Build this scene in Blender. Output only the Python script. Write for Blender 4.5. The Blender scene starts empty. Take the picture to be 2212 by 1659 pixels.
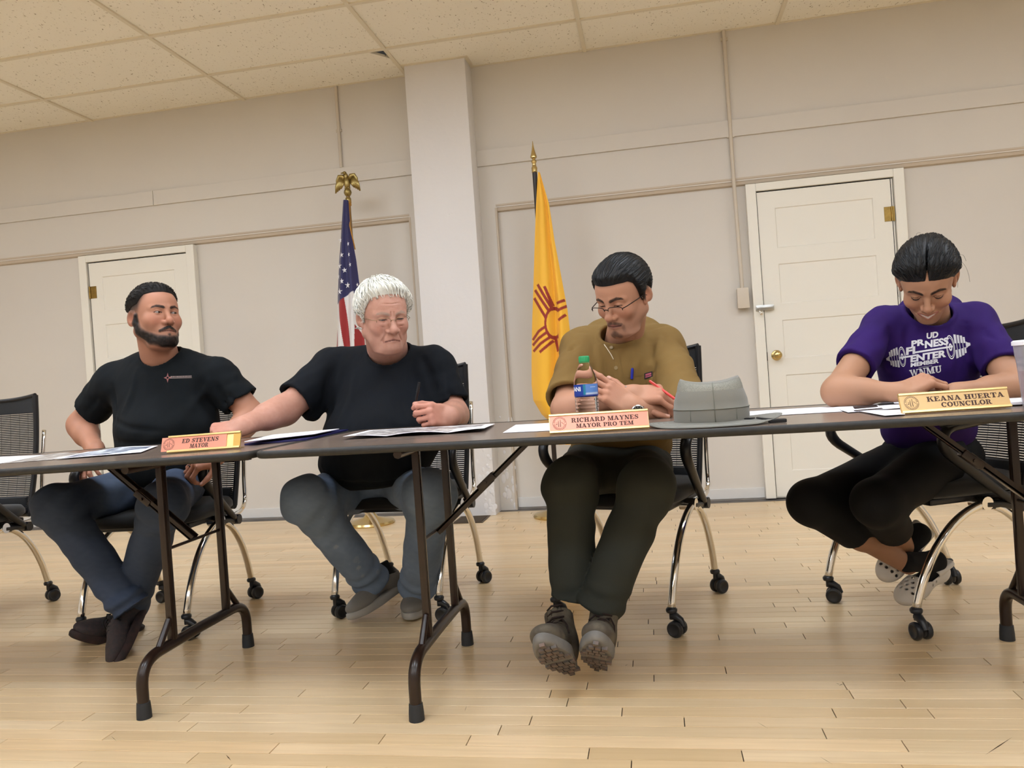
import bpy, bmesh, math, random
import numpy as np
from mathutils import Vector, Matrix, Quaternion
from mathutils.bvhtree import BVHTree

scene = bpy.context.scene
C = scene.collection
PI = math.pi

# ------------------------------------------------------------------ camera
IW, IH, FPX = 2212.0, 1659.0, 1700.0
YAW, PITCH, ROLL = 0.17723, -0.00663, 0.06938
CAMZ = 0.889
WALLY = 5.245
CEIL = 3.0146
_f = np.array([-math.sin(YAW)*math.cos(PITCH), math.cos(YAW)*math.cos(PITCH), math.sin(PITCH)])
_r0 = np.array([math.cos(YAW), math.sin(YAW), 0.0])
_u0 = np.cross(_r0, _f)
_r = math.cos(ROLL)*_r0 - math.sin(ROLL)*_u0
_u = math.sin(ROLL)*_r0 + math.cos(ROLL)*_u0
cam_d = bpy.data.cameras.new('camera')
cam = bpy.data.objects.new('camera', cam_d)
C.objects.link(cam)
cam.matrix_world = Matrix(((_r[0], _u[0], -_f[0], 0), (_r[1], _u[1], -_f[1], 0), (_r[2], _u[2], -_f[2], CAMZ), (0, 0, 0, 1)))
cam_d.sensor_width = 36.0
cam_d.lens = FPX/IW*36.0
cam_d.clip_start = 0.05
scene.camera = cam

def ray(x, y):
    return _f + _r*(x-IW/2)/FPX - _u*(y-IH/2)/FPX
def P(x, y, Y):
    """photo pixel -> world point at depth Y (metres from the camera towards the wall)"""
    d = ray(x, y); d = d*(Y/d[1]); return Vector((d[0], d[1], d[2]+CAMZ))
def PZ(x, y, z):
    """photo pixel -> world point at height z"""
    d = ray(x, y); d = d*((z-CAMZ)/d[2]); return Vector((d[0], d[1], z))
def proj(p):
    d = np.asarray(p, float) - np.array([0, 0, CAMZ])
    z = d@_f
    return np.stack([IW/2+FPX*(d@_r)/z, IH/2-FPX*(d@_u)/z], -1)

# ------------------------------------------------------------------ world, exposure
world = bpy.data.worlds.new('world'); scene.world = world
world.use_nodes = True
world.node_tree.nodes['Background'].inputs[0].default_value = (0.9, 0.85, 0.8, 1)
world.node_tree.nodes['Background'].inputs[1].default_value = 0.02
scene.view_settings.view_transform = 'Standard'
scene.view_settings.look = 'None'
scene.view_settings.gamma = 1.0
scene.view_settings.use_curve_mapping = False
scene.view_settings.exposure = 0.96
LAMP = 9.0          # strength of the ceiling light diffusers
# ceiling troffers (slots of the ceiling grid): column, row counted from the wall
LIGHT_SLOTS = [(1, 4), (3, 4), (5, 4), (7, 4), (2, 7), (4, 7), (6, 7), (1, 10), (3, 10), (5, 10), (7, 10), (1, 13), (4, 13), (7, 13)]  # all unseen; second row from the wall added to brighten the front floor

# ------------------------------------------------------------------ materials
def lin(c):
    if isinstance(c, str):
        c = tuple(int(c[i:i+2], 16)/255 for i in (0, 2, 4))
    return tuple((x/12.92 if x <= 0.04045 else ((x+0.055)/1.055)**2.4) for x in c) + (1.0,)
MATS = {}
def mat(name, col, rough=0.5, metal=0.0, noise=None, bump=None, attr=None, spec=0.5, coat=0.0, coat_rough=0.1, sheen=0.0, sss=0.0,
        trans=0.0, ior=1.45, emit=0.0, alpha=1.0, spots=None):
    """noise=(scale, second colour, factor[, stretch xyz]); bump=(scale, strength, distance[, stretch]); attr=name of a colour attribute;
    spots=(scale, colour, low, high)"""
    if name in MATS: return MATS[name]
    m = bpy.data.materials.new(name); m.use_nodes = True
    nt = m.node_tree; N = nt.nodes; L = nt.links
    b = N['Principled BSDF']
    b.inputs['Roughness'].default_value = rough
    b.inputs['Metallic'].default_value = metal
    b.inputs['Specular IOR Level'].default_value = spec
    b.inputs['Coat Weight'].default_value = coat
    b.inputs['Coat Roughness'].default_value = coat_rough
    b.inputs['Sheen Weight'].default_value = sheen
    b.inputs['Transmission Weight'].default_value = trans
    b.inputs['IOR'].default_value = ior
    b.inputs['Alpha'].default_value = alpha
    if sss:
        b.inputs['Subsurface Weight'].default_value = sss
        b.inputs['Subsurface Radius'].default_value = (0.012, 0.005, 0.003)
        b.inputs['Subsurface Scale'].default_value = 1.0
    tc = N.new('ShaderNodeTexCoord')
    def mapped(stretch):
        if not stretch: return tc.outputs['Object']
        mp = N.new('ShaderNodeMapping'); mp.inputs['Scale'].default_value = stretch
        L.new(tc.outputs['Object'], mp.inputs['Vector']); return mp.outputs['Vector']
    src = None
    if attr:
        a = N.new('ShaderNodeAttribute'); a.attribute_name = attr; src = a.outputs['Color']
    else:
        rgb = N.new('ShaderNodeRGB'); rgb.outputs[0].default_value = lin(col); src = rgb.outputs[0]
    def mix(fac, a, bcol):
        mx = N.new('ShaderNodeMix'); mx.data_type = 'RGBA'
        L.new(fac, mx.inputs['Factor']); L.new(a, mx.inputs['A'])
        mx.inputs['B'].default_value = lin(bcol); return mx.outputs['Result']
    if noise:
        t = N.new('ShaderNodeTexNoise'); t.inputs['Scale'].default_value = noise[0]; t.inputs['Detail'].default_value = 5
        L.new(mapped(noise[3] if len(noise) > 3 else None), t.inputs['Vector'])
        mr = N.new('ShaderNodeMapRange'); mr.inputs['From Min'].default_value = 0.35; mr.inputs['From Max'].default_value = 0.7
        mr.inputs['To Min'].default_value = 0; mr.inputs['To Max'].default_value = noise[2]
        L.new(t.outputs['Fac'], mr.inputs['Value'])
        src = mix(mr.outputs['Result'], src, noise[1])
    if spots:
        t = N.new('ShaderNodeTexVoronoi'); t.inputs['Scale'].default_value = spots[0]
        L.new(tc.outputs['Object'], t.inputs['Vector'])
        mr = N.new('ShaderNodeMapRange'); mr.inputs['From Min'].default_value = spots[2]; mr.inputs['From Max'].default_value = spots[3]
        mr.inputs['To Min'].default_value = 1; mr.inputs['To Max'].default_value = 0
        L.new(t.outputs['Distance'], mr.inputs['Value'])
        src = mix(mr.outputs['Result'], src, spots[1])
    L.new(src, b.inputs['Base Color'])
    if emit:
        L.new(src, b.inputs['Emission Color']); b.inputs['Emission Strength'].default_value = emit
    if bump:
        t = N.new('ShaderNodeTexNoise'); t.inputs['Scale'].default_value = bump[0]; t.inputs['Detail'].default_value = 4
        L.new(mapped(bump[3] if len(bump) > 3 else None), t.inputs['Vector'])
        bp = N.new('ShaderNodeBump'); bp.inputs['Strength'].default_value = bump[1]; bp.inputs['Distance'].default_value = bump[2]
        L.new(t.outputs['Fac'], bp.inputs['Height']); L.new(bp.outputs['Normal'], b.inputs['Normal'])
    MATS[name] = m
    return m

# ------------------------------------------------------------------ mesh helpers
def mesh_obj(name, verts, faces, m, parent=None, smooth=False, loc=None, mats=None, fm=None):
    me = bpy.data.meshes.new(name)
    me.from_pydata([tuple(v) for v in verts], [], [tuple(int(i) for i in f) for f in faces])
    if mats:
        for x in mats: me.materials.append(x)
        me.polygons.foreach_set('material_index', fm)
    else:
        me.materials.append(m)
    if smooth is True:
        me.polygons.foreach_set('use_smooth', [True]*len(me.polygons))
    elif smooth:
        me.polygons.foreach_set('use_smooth', [True]*len(me.polygons))
        me.set_sharp_from_angle(angle=smooth)
    me.update()
    o = bpy.data.objects.new(name, me); C.objects.link(o)
    if parent is not None: o.parent = parent
    if loc is not None: o.location = loc
    return o

class MB:
    """collects shapes into one mesh"""
    def __init__(s, org=(0, 0, 0)): s.v = []; s.f = []; s.org = Vector(org)
    def add(s, vs, fs):
        n = len(s.v); s.v += [Vector(v)-s.org for v in vs]; s.f += [tuple(i+n for i in f) for f in fs]; return s
    def box(s, a, b, M=None, bev=0.0):
        x0, y0, z0 = a; x1, y1, z1 = b
        if bev <= 0:
            vs = [Vector(q) for q in ((x0,y0,z0),(x1,y0,z0),(x1,y1,z0),(x0,y1,z0),(x0,y0,z1),(x1,y0,z1),(x1,y1,z1),(x0,y1,z1))]
            fs = [(3,2,1,0),(4,5,6,7),(0,1,5,4),(1,2,6,5),(2,3,7,6),(3,0,4,7)]
        else:
            bm = bmesh.new(); bmesh.ops.create_cube(bm, size=1)
            for v in bm.verts: v.co = Vector(((x0+x1)/2+v.co.x*(x1-x0), (y0+y1)/2+v.co.y*(y1-y0), (z0+z1)/2+v.co.z*(z1-z0)))
            bmesh.ops.bevel(bm, geom=list(bm.edges), offset=bev, segments=2, affect='EDGES', profile=0.6)
            bm.verts.index_update(); vs = [v.co.copy() for v in bm.verts]; fs = [tuple(v.index for v in f.verts) for f in bm.faces]; bm.free()
        if M is not None: vs = [M@v for v in vs]
        return s.add(vs, fs)
    def tube(s, pts, r, seg=12, cap=True, flat=None, closed=False):
        """tube along points; r a number or one per point; flat=(vector, factor) squashes the section along a direction"""
        pts = [Vector(p) for p in pts]; n = len(pts)
        rr = list(r) if hasattr(r, '__len__') else [r]*n
        tang = []
        for i in range(n):
            a = pts[(i-1) % n] if closed or i > 0 else pts[0]; b = pts[(i+1) % n] if closed or i < n-1 else pts[-1]
            t = b-a; tang.append(t.normalized() if t.length > 1e-9 else Vector((0, 0, 1)))
        ref = Vector((0, 0, 1)) if abs(tang[0].z) < 0.9 else Vector((1, 0, 0))
        u = (ref - tang[0]*ref.dot(tang[0])).normalized()
        vs = []
        for i in range(n):
            u = (u - tang[i]*u.dot(tang[i]))
            u = u.normalized() if u.length > 1e-6 else tang[i].orthogonal().normalized()
            w = tang[i].cross(u)
            for k in range(seg):
                a = 2*PI*k/seg; d = (u*math.cos(a)+w*math.sin(a))*rr[i]
                if flat: fv = Vector(flat[0]).normalized(); d -= fv*d.dot(fv)*(1-flat[1])
                vs.append(pts[i]+d)
        fs = []
        m = n if closed else n-1
        for i in range(m):
            for k in range(seg):
                a = i*seg+k; b = i*seg+(k+1) % seg; j = ((i+1) % n)*seg
                fs.append((a, b, j+(k+1) % seg, j+k))
        if cap and not closed:
            fs.append(tuple(range(seg-1, -1, -1))); fs.append(tuple((n-1)*seg+k for k in range(seg)))
        return s.add(vs, fs)
    def lathe(s, prof, seg=24, M=None, sx=1.0, sy=1.0, cap=True):
        """prof: (radius, height) pairs around local z"""
        vs = []; fs = []
        for r, z in prof:
            for k in range(seg):
                a = 2*PI*k/seg; vs.append(Vector((r*math.cos(a)*sx, r*math.sin(a)*sy, z)))
        for i in range(len(prof)-1):
            for k in range(seg):
                k2 = (k+1) % seg; fs.append((i*seg+k, i*seg+k2, (i+1)*seg+k2, (i+1)*seg+k))
        if cap:
            fs.append(tuple(range(seg-1, -1, -1))); fs.append(tuple((len(prof)-1)*seg+k for k in range(seg)))
        if M is not None: vs = [M@v for v in vs]
        return s.add(vs, fs)
    def prism(s, poly, h0, h1, M=None):
        """2-d polygon (x, y) extruded along z"""
        n = len(poly)
        vs = [Vector((x, y, h0)) for x, y in poly]+[Vector((x, y, h1)) for x, y in poly]
        fs = [tuple(range(n-1, -1, -1)), tuple(range(n, 2*n))]+[(i, (i+1) % n, n+(i+1) % n, n+i) for i in range(n)]
        if M is not None: vs = [M@v for v in vs]
        return s.add(vs, fs)
    def ball(s, c, r, seg=16, ring=10, M=None):
        prof = [(max(1e-5, math.sin(PI*i/ring)), -math.cos(PI*i/ring)) for i in range(ring+1)]
        r = r if hasattr(r, '__len__') else (r, r, r)
        Mx = Matrix.Translation(c) @ (M.to_4x4() if M is not None else Matrix.Identity(4)) @ Matrix.Diagonal((r[0], r[1], r[2], 1))
        return s.lathe(prof, seg, Mx)
    def build(s, name, m, parent=None, smooth=False, loc=None):
        return mesh_obj(name, s.v, s.f, m, parent, smooth, loc)

def tag(o, label=None, cat=None, group=None, kind=None):
    if label: o['label'] = label
    if cat: o['category'] = cat
    if group: o['group'] = group
    if kind: o['kind'] = kind
    return o
def empty(name, loc=(0, 0, 0), rz=0.0):
    o = bpy.data.objects.new(name, None); C.objects.link(o); o.location = loc; o.rotation_euler = (0, 0, rz); o.empty_display_size = 0.1
    return o
def bez(pts, n=16):
    """cubic bezier chain (4, 7, 10.. points) sampled"""
    out = []
    for k in range(0, len(pts)-3, 3):
        a, b, c, d = [Vector(q) for q in pts[k:k+4]]
        for i in range(n+1):
            if k > 0 and i == 0: continue
            t = i/n; out.append(a*(1-t)**3+b*3*t*(1-t)**2+c*3*t*t*(1-t)+d*t**3)
    return out
def round_poly(pts, r, n=4):
    """2-d polygon with rounded corners"""
    out = []; m = len(pts)
    for i in range(m):
        p = Vector(pts[i]); a = Vector(pts[i-1])-p; b = Vector(pts[(i+1) % m])-p
        rr = min(r, a.length*0.49, b.length*0.49); A = p+a.normalized()*rr; B = p+b.normalized()*rr
        for k in range(n+1):
            t = k/n; out.append(tuple(A*(1-t)**2+p*2*t*(1-t)+B*t*t))
    return out
def cattr(o, name, cols):
    """per-vertex colour attribute from sRGB triples (n,3)"""
    me = o.data
    a = me.color_attributes.new(name, 'FLOAT_COLOR', 'POINT')
    c = np.asarray(cols, float); c = np.where(c <= 0.04045, c/12.92, ((np.clip(c, 0, 1)+0.055)/1.055)**2.4)
    c = np.concatenate([c, np.ones((len(c), 1))], 1).astype(np.float32)
    a.data.foreach_set('color', c.ravel())
rng = random.Random(7)
# ================================================================== the room
X0, X1, YB = -3.955-2*1.2192, 5.0, -4.6
M_wall = mat('wall_paint', 'd8d1c7', 0.6, noise=(0.9, 'd0c9c1', 0.7), bump=(14, 0.10, 0.01))
M_col = mat('column_paint', 'e6e2e0', 0.55, noise=(1.2, 'dfdbd8', 0.6), bump=(30, 0.16, 0.012))
M_trim = mat('door_paint', 'ebe6da', 0.38, bump=(20, 0.04, 0.006))
M_base = mat('baseboard_paint', 'd9d6d2', 0.45)
M_gap = mat('dark_gap', '2a2522', 0.8)
M_vinyl = mat('floor_border_vinyl', '6f6862', 0.6, noise=(9, '4e4843', 0.8))
M_mould = mat('mould_paint', 'c6b7a4', 0.55, bump=(30, 0.1, 0.008))
M_brass = mat('aged_brass', 'a08348', 0.34, 1.0, noise=(40, '6b5730', 0.5))
M_dull = mat('dull_brass', 'a3905c', 0.36, 1.0, noise=(60, '7d6c3e', 0.5))
M_gold = mat('polished_brass', 'cdb57c', 0.24, 1.0)
M_chrome = mat('chrome', 'e6e4e0', 0.09, 1.0)
M_steel = mat('brushed_steel', 'b9bab8', 0.28, 1.0)

# floor: slab, boards near the camera one by one, the rest joined
M_board = mat('maple_board', 'd8ba8c', 0.30, attr='tone', noise=(3.0, 'cbaa7c', 0.38, (1.2, 22, 1)), bump=(16, 0.035, 0.003, (1, 18, 1)), coat=0.28, coat_rough=0.22)
floor = tag(MB().box((X0, YB, -0.05), (X1, WALLY+0.1, -0.004)).build('floor', mat('subfloor', '33271b', 0.9)), kind='structure')
BW = 0.0572
def plank_mesh(rects):
    vs = []; fs = []; cols = []
    g = 0.0012
    for (x0, x1, y0, y1, dz, col) in rects:
        n = len(vs); b = 0.0004
        vs += [(x0+g, y0+g, -0.006), (x1-g, y0+g, -0.006), (x1-g, y1-g, -0.006), (x0+g, y1-g, -0.006),
               (x0+g, y0+g, dz-b), (x1-g, y0+g, dz-b), (x1-g, y1-g, dz-b), (x0+g, y1-g, dz-b),
               (x0+g+b, y0+g+b, dz), (x1-g-b, y0+g+b, dz), (x1-g-b, y1-g-b, dz), (x0+g+b, y1-g-b, dz)]
        fs += [(n, n+1, n+5, n+4), (n+1, n+2, n+6, n+5), (n+2, n+3, n+7, n+6), (n+3, n, n+4, n+7)]
        fs += [(n+4, n+5, n+9, n+8), (n+5, n+6, n+10, n+9), (n+6, n+7, n+11, n+10), (n+7, n+4, n+8, n+11), (n+8, n+9, n+10, n+11)]
        cols += [col]*12
    return vs, fs, cols
near = []; far = []
row = 0; y = YB
prng = random.Random(11)
while y < WALLY-0.06:
    x = X0 + prng.uniform(-0.5, 0)
    while x < X1:
        ln = prng.choice([0.25, 0.35, 0.45, 0.6, 0.75, 0.9, 1.1])*prng.uniform(0.85, 1.15)
        x0, x1 = max(x, X0), min(x+ln, X1)
        if x1-x0 > 0.02:
            t = prng.gauss(0, 1); base = np.array([0.893, 0.780, 0.612]) + 0.020*t*np.array([1, 1.05, 1.15]) + prng.uniform(-0.012, 0.012)*np.array([1, 0, -1])
            r = (x0, x1, y, y+BW, -0.0001*abs(prng.gauss(0, 1)), tuple(np.clip(base, 0, 1)))
            c = proj([(x0+x1)/2, y+BW/2, 0]) if y > 0.8 else (-9, -9)
            a = proj([x0, y, 0]) if y > 0.8 else (-9, -9); b2 = proj([x1, y, 0]) if y > 0.8 else (-9, -9)
            vis = y > 1.5 and y < 2.95 and b2[0] > 0 and a[0] < IW and c[1] < IH+25
            (near if vis else far).append(r)
        x += ln
    y += BW
near.sort(key=lambda r: r[2]); far += near[292:]; near = near[:292]
for r in near:
    vs, fs, cs = plank_mesh([r]); o = mesh_obj('floor_board', vs, fs, M_board, floor); cattr(o, 'tone', cs)
vs, fs, cs = plank_mesh(far); o = mesh_obj('floor_boards', vs, fs, M_board, floor); cattr(o, 'tone', cs); o['kind'] = 'stuff'
tag(MB().box((X0, WALLY-0.06, -0.006), (X1, WALLY+0.1, 0.0015)).build('trim_1', M_vinyl), kind='structure')
for a, b, w_ in [((2128, 1631), (2187, 1592), 0.003), ((488, 1630), (499, 1643), 0.003), ((1812, 1481), (1822, 1477), 0.0025), ((1806, 1476), (1814, 1478), 0.002), ((1636, 1560), (1660, 1574), 0.0012), ((1770, 1634), (1800, 1652), 0.0012), ((580, 1588), (594, 1584), 0.002), ((1004, 1537), (1008, 1524), 0.001), ((1350, 1438), (1356, 1435), 0.002), ((240, 1590), (252, 1601), 0.0012)]:
    p_, q_ = PZ(*a, 0.0002), PZ(*b, 0.0002); n_ = (q_-p_).normalized().cross(Vector((0, 0, 1)))*w_
    mesh_obj('scuff_mark', [p_, (p_+q_)/2-n_*0.5, q_, (p_+q_)/2+n_*0.5], [(0, 1, 2, 3)], mat('floor_scuff', '4a3a28', 0.7), floor)

# back wall: proud upper wall and pilaster, recessed bays below
YW = WALLY-0.006; YR = WALLY+0.030
wb = MB()
wb.box((X0, YW, 2.05), (X1, YW+0.3, 3.4))
wb.box((X0, YR, -0.05), (X1, YR+0.26, 2.06))
wb.box((-1.574, YW, 0), (-0.965, YR+0.02, 2.05))
wall = tag(wb.build('wall_back', M_wall), kind='structure')
# chamfered ledge of the recess
for x0, x1 in ((X0, -1.574), (-0.965, X1)):
    lm = MB()
    prof = [(YW-0.004, 2.072), (YW-0.004, 2.062), (YW+0.006, 2.050), (YW+0.012, 2.030), (YR+0.001, 2.024), (YR+0.001, 2.072)]
    vs = [(x0, yy, zz) for yy, zz in prof]+[(x1, yy, zz) for yy, zz in prof]; n = len(prof)
    lm.add(vs, [tuple(range(n)), tuple(range(2*n-1, n-1, -1))]+[(i, n+i, n+(i+1) % n, (i+1) % n) for i in range(n)])
    lm.build('ledge', M_mould, wall)
for x, s in ((-1.574, -1), (-0.965, 1)):
    MB().box((x-0.008 if s > 0 else x-0.006, YW-0.003, 0.0), (x+0.006 if s > 0 else x+0.008, YR, 2.05), bev=0.003).build('bead', M_mould, wall)
# board rail
for i, (x0, x1) in enumerate(((X0, -3.499), (-3.496, -1.484), (-1.072, X1))):
    MB().box((x0, YW-0.016, 2.335), (x1, YW+0.01, 2.442), bev=0.003).build('rail_board', M_wall, wall)
# baseboards
tag(MB().box((X0, YR-0.012, 0.012), (-4.152, YR+0.01, 0.078), bev=0.003).build('baseboard_left', M_base), kind='structure')
tag(MB().box((-3.205, YR-0.012, 0.012), (-1.582, YR+0.01, 0.078), bev=0.003).build('baseboard_middle', M_base), kind='structure')
bb = MB().box((-0.957, YR-0.012, 0.012), (0.66, YR+0.01, 0.078), bev=0.003)
tag(bb.build('baseboard_right', M_base), kind='structure')
tag(MB().box((1.608, YR-0.012, 0.012), (X1, YR+0.01, 0.078), bev=0.003).build('baseboard_far', M_base), kind='structure')
# column
CY = 5.062
cm = MB().box((-1.487, CY, 0.0), (-1.072, WALLY+0.05, 3.1), bev=0.006)
column = tag(cm.build('column', M_col, smooth=0.5), kind='structure')
# crumbled plaster at the foot of the column and pilaster
pl = MB(); pr = random.Random(3)
for i in range(60):
    zz = abs(pr.gauss(0, 0.28)); xx = -1.072+pr.uniform(-0.10, 0.005) if pr.random() < 0.6 else -0.965+pr.uniform(-0.08, 0.0)
    yy = CY if xx < -1.06 else YW
    sz = pr.uniform(0.006, 0.02)
    pl.ball((xx, yy+0.0006, zz+0.02), (sz, 0.0022, sz*pr.uniform(0.8, 2.2)), 8, 5)
pl.build('crumbled_plaster', M_col, column, smooth=True)
# ceiling-angle trim of the column
for a, b in (((-1.51, CY-0.022, CEIL-0.006), (-1.05, CY+0.002, CEIL+0.012)), ((-1.072, CY, CEIL-0.006), (-1.048, WALLY, CEIL+0.012)), ((-1.511, CY, CEIL-0.006), (-1.487, WALLY, CEIL+0.012))):
    MB().box(a, b).build('wall_angle', mat('grid_metal', 'e6dbc4', 0.45), column)
M_grid = MATS['grid_metal']

# other walls of the room (behind and beside the camera)
tag(MB().box((X0-0.2, YB-0.2, -0.05), (X0, WALLY+0.3, 3.4)).build('wall_left', M_wall), kind='structure')
tag(MB().box((X1, YB-0.2, -0.05), (X1+0.2, WALLY+0.3, 3.4)).build('wall_right', M_wall), kind='structure')
tag(MB().box((X0-0.2, YB-0.2, -0.05), (X1+0.2, YB, 3.4)).build('wall_front', M_wall), kind='structure')

# ceiling: slab above, tiles, grid bars, lights
def tile_mat():
    m = bpy.data.materials.new('ceiling_tile'); m.use_nodes = True
    N = m.node_tree.nodes; L = m.node_tree.links; b = N['Principled BSDF']; b.inputs['Roughness'].default_value = 0.85
    tc = N.new('ShaderNodeTexCoord'); geo = N.new('ShaderNodeNewGeometry')
    mp = N.new('ShaderNodeMapping'); mp.inputs['Scale'].default_value = (1.0, 0.55, 1); mp.inputs['Rotation'].default_value = (0, 0, 0.5)
    L.new(geo.outputs['Position'], mp.inputs['Vector'])
    v = N.new('ShaderNodeTexNoise'); v.inputs['Scale'].default_value = 95; v.inputs['Detail'].default_value = 2; L.new(mp.outputs['Vector'], v.inputs['Vector'])
    mr = N.new('ShaderNodeMapRange'); mr.inputs['From Min'].default_value = 0.65; mr.inputs['From Max'].default_value = 0.75; L.new(v.outputs['Fac'], mr.inputs['Value'])
    n2 = N.new('ShaderNodeTexNoise'); n2.inputs['Scale'].default_value = 1.1; L.new(geo.outputs['Position'], n2.inputs['Vector'])
    mx0 = N.new('ShaderNodeMix'); mx0.data_type = 'RGBA'; L.new(n2.outputs['Fac'], mx0.inputs['Factor'])
    mx0.inputs['A'].default_value = lin('fbf5e8'); mx0.inputs['B'].default_value = lin('f7f0e0')
    mx = N.new('ShaderNodeMix'); mx.data_type = 'RGBA'; L.new(mr.outputs['Result'], mx.inputs['Factor']); L.new(mx0.outputs['Result'], mx.inputs['A'])
    mx.inputs['B'].default_value = lin('a8967a'); L.new(mx.outputs['Result'], b.inputs['Base Color'])
    bp = N.new('ShaderNodeBump'); bp.inputs['Strength'].default_value = 0.5; bp.inputs['Distance'].default_value = 0.003; bp.invert = True
    L.new(mr.outputs['Result'], bp.inputs['Height']); L.new(bp.outputs['Normal'], b.inputs['Normal'])
    return m
M_tile = tile_mat()
ceiling = tag(MB().box((X0, YB, CEIL+0.25), (X1, WALLY+0.1, CEIL+0.3)).build('ceiling', mat('plenum', '1d1a17', 0.9)), kind='structure')
TX, TY = 1.2192, 0.6096
GX = -3.955
xs = [X0]+[GX+TX*i for i in range(-1, 8) if X0 < GX+TX*i < X1]+[X1]
ys = [YW]+[WALLY-0.482-TY*j for j in range(0, 17) if WALLY-0.482-TY*j > YB]+[YB]
gb = MB()
for x in xs[1:-1]: MB().box((x-0.012, YB, CEIL-0.009), (x+0.012, YW, CEIL+0.02)).build('grid_bar', M_grid, ceiling)
for yy in ys[1:-1]:
    MB().box((X0, yy-0.012, CEIL-0.0085), (X1, yy+0.012, CEIL+0.02)).build('grid_bar', M_grid, ceiling)
MB().box((X0, YW-0.022, CEIL-0.003), (-1.511, YW+0.001, CEIL+0.012)).build('wall_angle', M_grid, ceiling)
MB().box((-1.048, YW-0.022, CEIL-0.003), (X1, YW+0.001, CEIL+0.012)).build('wall_angle', M_grid, ceiling)
M_diff = mat('light_diffuser', (0.90, 0.945, 1.0), 0.5, emit=LAMP)
M_fix = mat('fixture_white', 'e6e0d4', 0.4)
trg = random.Random(5); nl = 0
LW = ['nearest row of ceiling lights, above the tables side', 'second row of ceiling lights']
for i in range(len(xs)-1):
    for j in range(len(ys)-1):
        x0, x1, y1, y0 = xs[i]+0.006, xs[i+1]-0.006, ys[j]-0.006, ys[j+1]+0.006
        if (i, j) in LIGHT_SLOTS:
            nl += 1
            t = empty('ceiling_light', ((x0+x1)/2, (y0+y1)/2, CEIL))
            hx, hy = (x1-x0)/2, (y1-y0)/2
            fr = MB()
            for a, b in (((-hx, -hy, -0.004), (hx, -hy+0.03, 0.06)), ((-hx, hy-0.03, -0.004), (hx, hy, 0.06)), ((-hx, -hy, -0.004), (-hx+0.03, hy, 0.06)), ((hx-0.03, -hy, -0.004), (hx, hy, 0.06))): fr.box(a, b)
            fr.build('frame', M_fix, t); MB().box((-hx+0.03, -hy+0.03, 0.0), (hx-0.03, hy-0.03, 0.05)).build('diffuser', M_diff, t)
            tag(t, 'recessed rectangular ceiling light with a glowing diffuser, unseen overhead', 'ceiling light', 'ceiling lights behind the camera')
            continue
        z = CEIL+trg.uniform(-0.0005, 0.002)
        # the column notch and the broken corner beside it
        if y1 > CY and x0 < -1.5 < x1 or (j == 0 and x0 < -1.07 < x1):
            pass
        if j == 0 and abs(xs[i+1]-(GX+2*TX)) < 0.01:
            poly = [(x0, y0), (x1-0.13, y0), (x1-0.09, y0+0.05), (x1, y0+0.17), (x1, y1), (x0, y1)]
            MB().prism(poly, z, z+0.016).build('ceiling_tile', M_tile, ceiling); continue
        MB().box((x0, y0, z), (x1, y1, z+0.016)).build('ceiling_tile', M_tile, ceiling)

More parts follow.
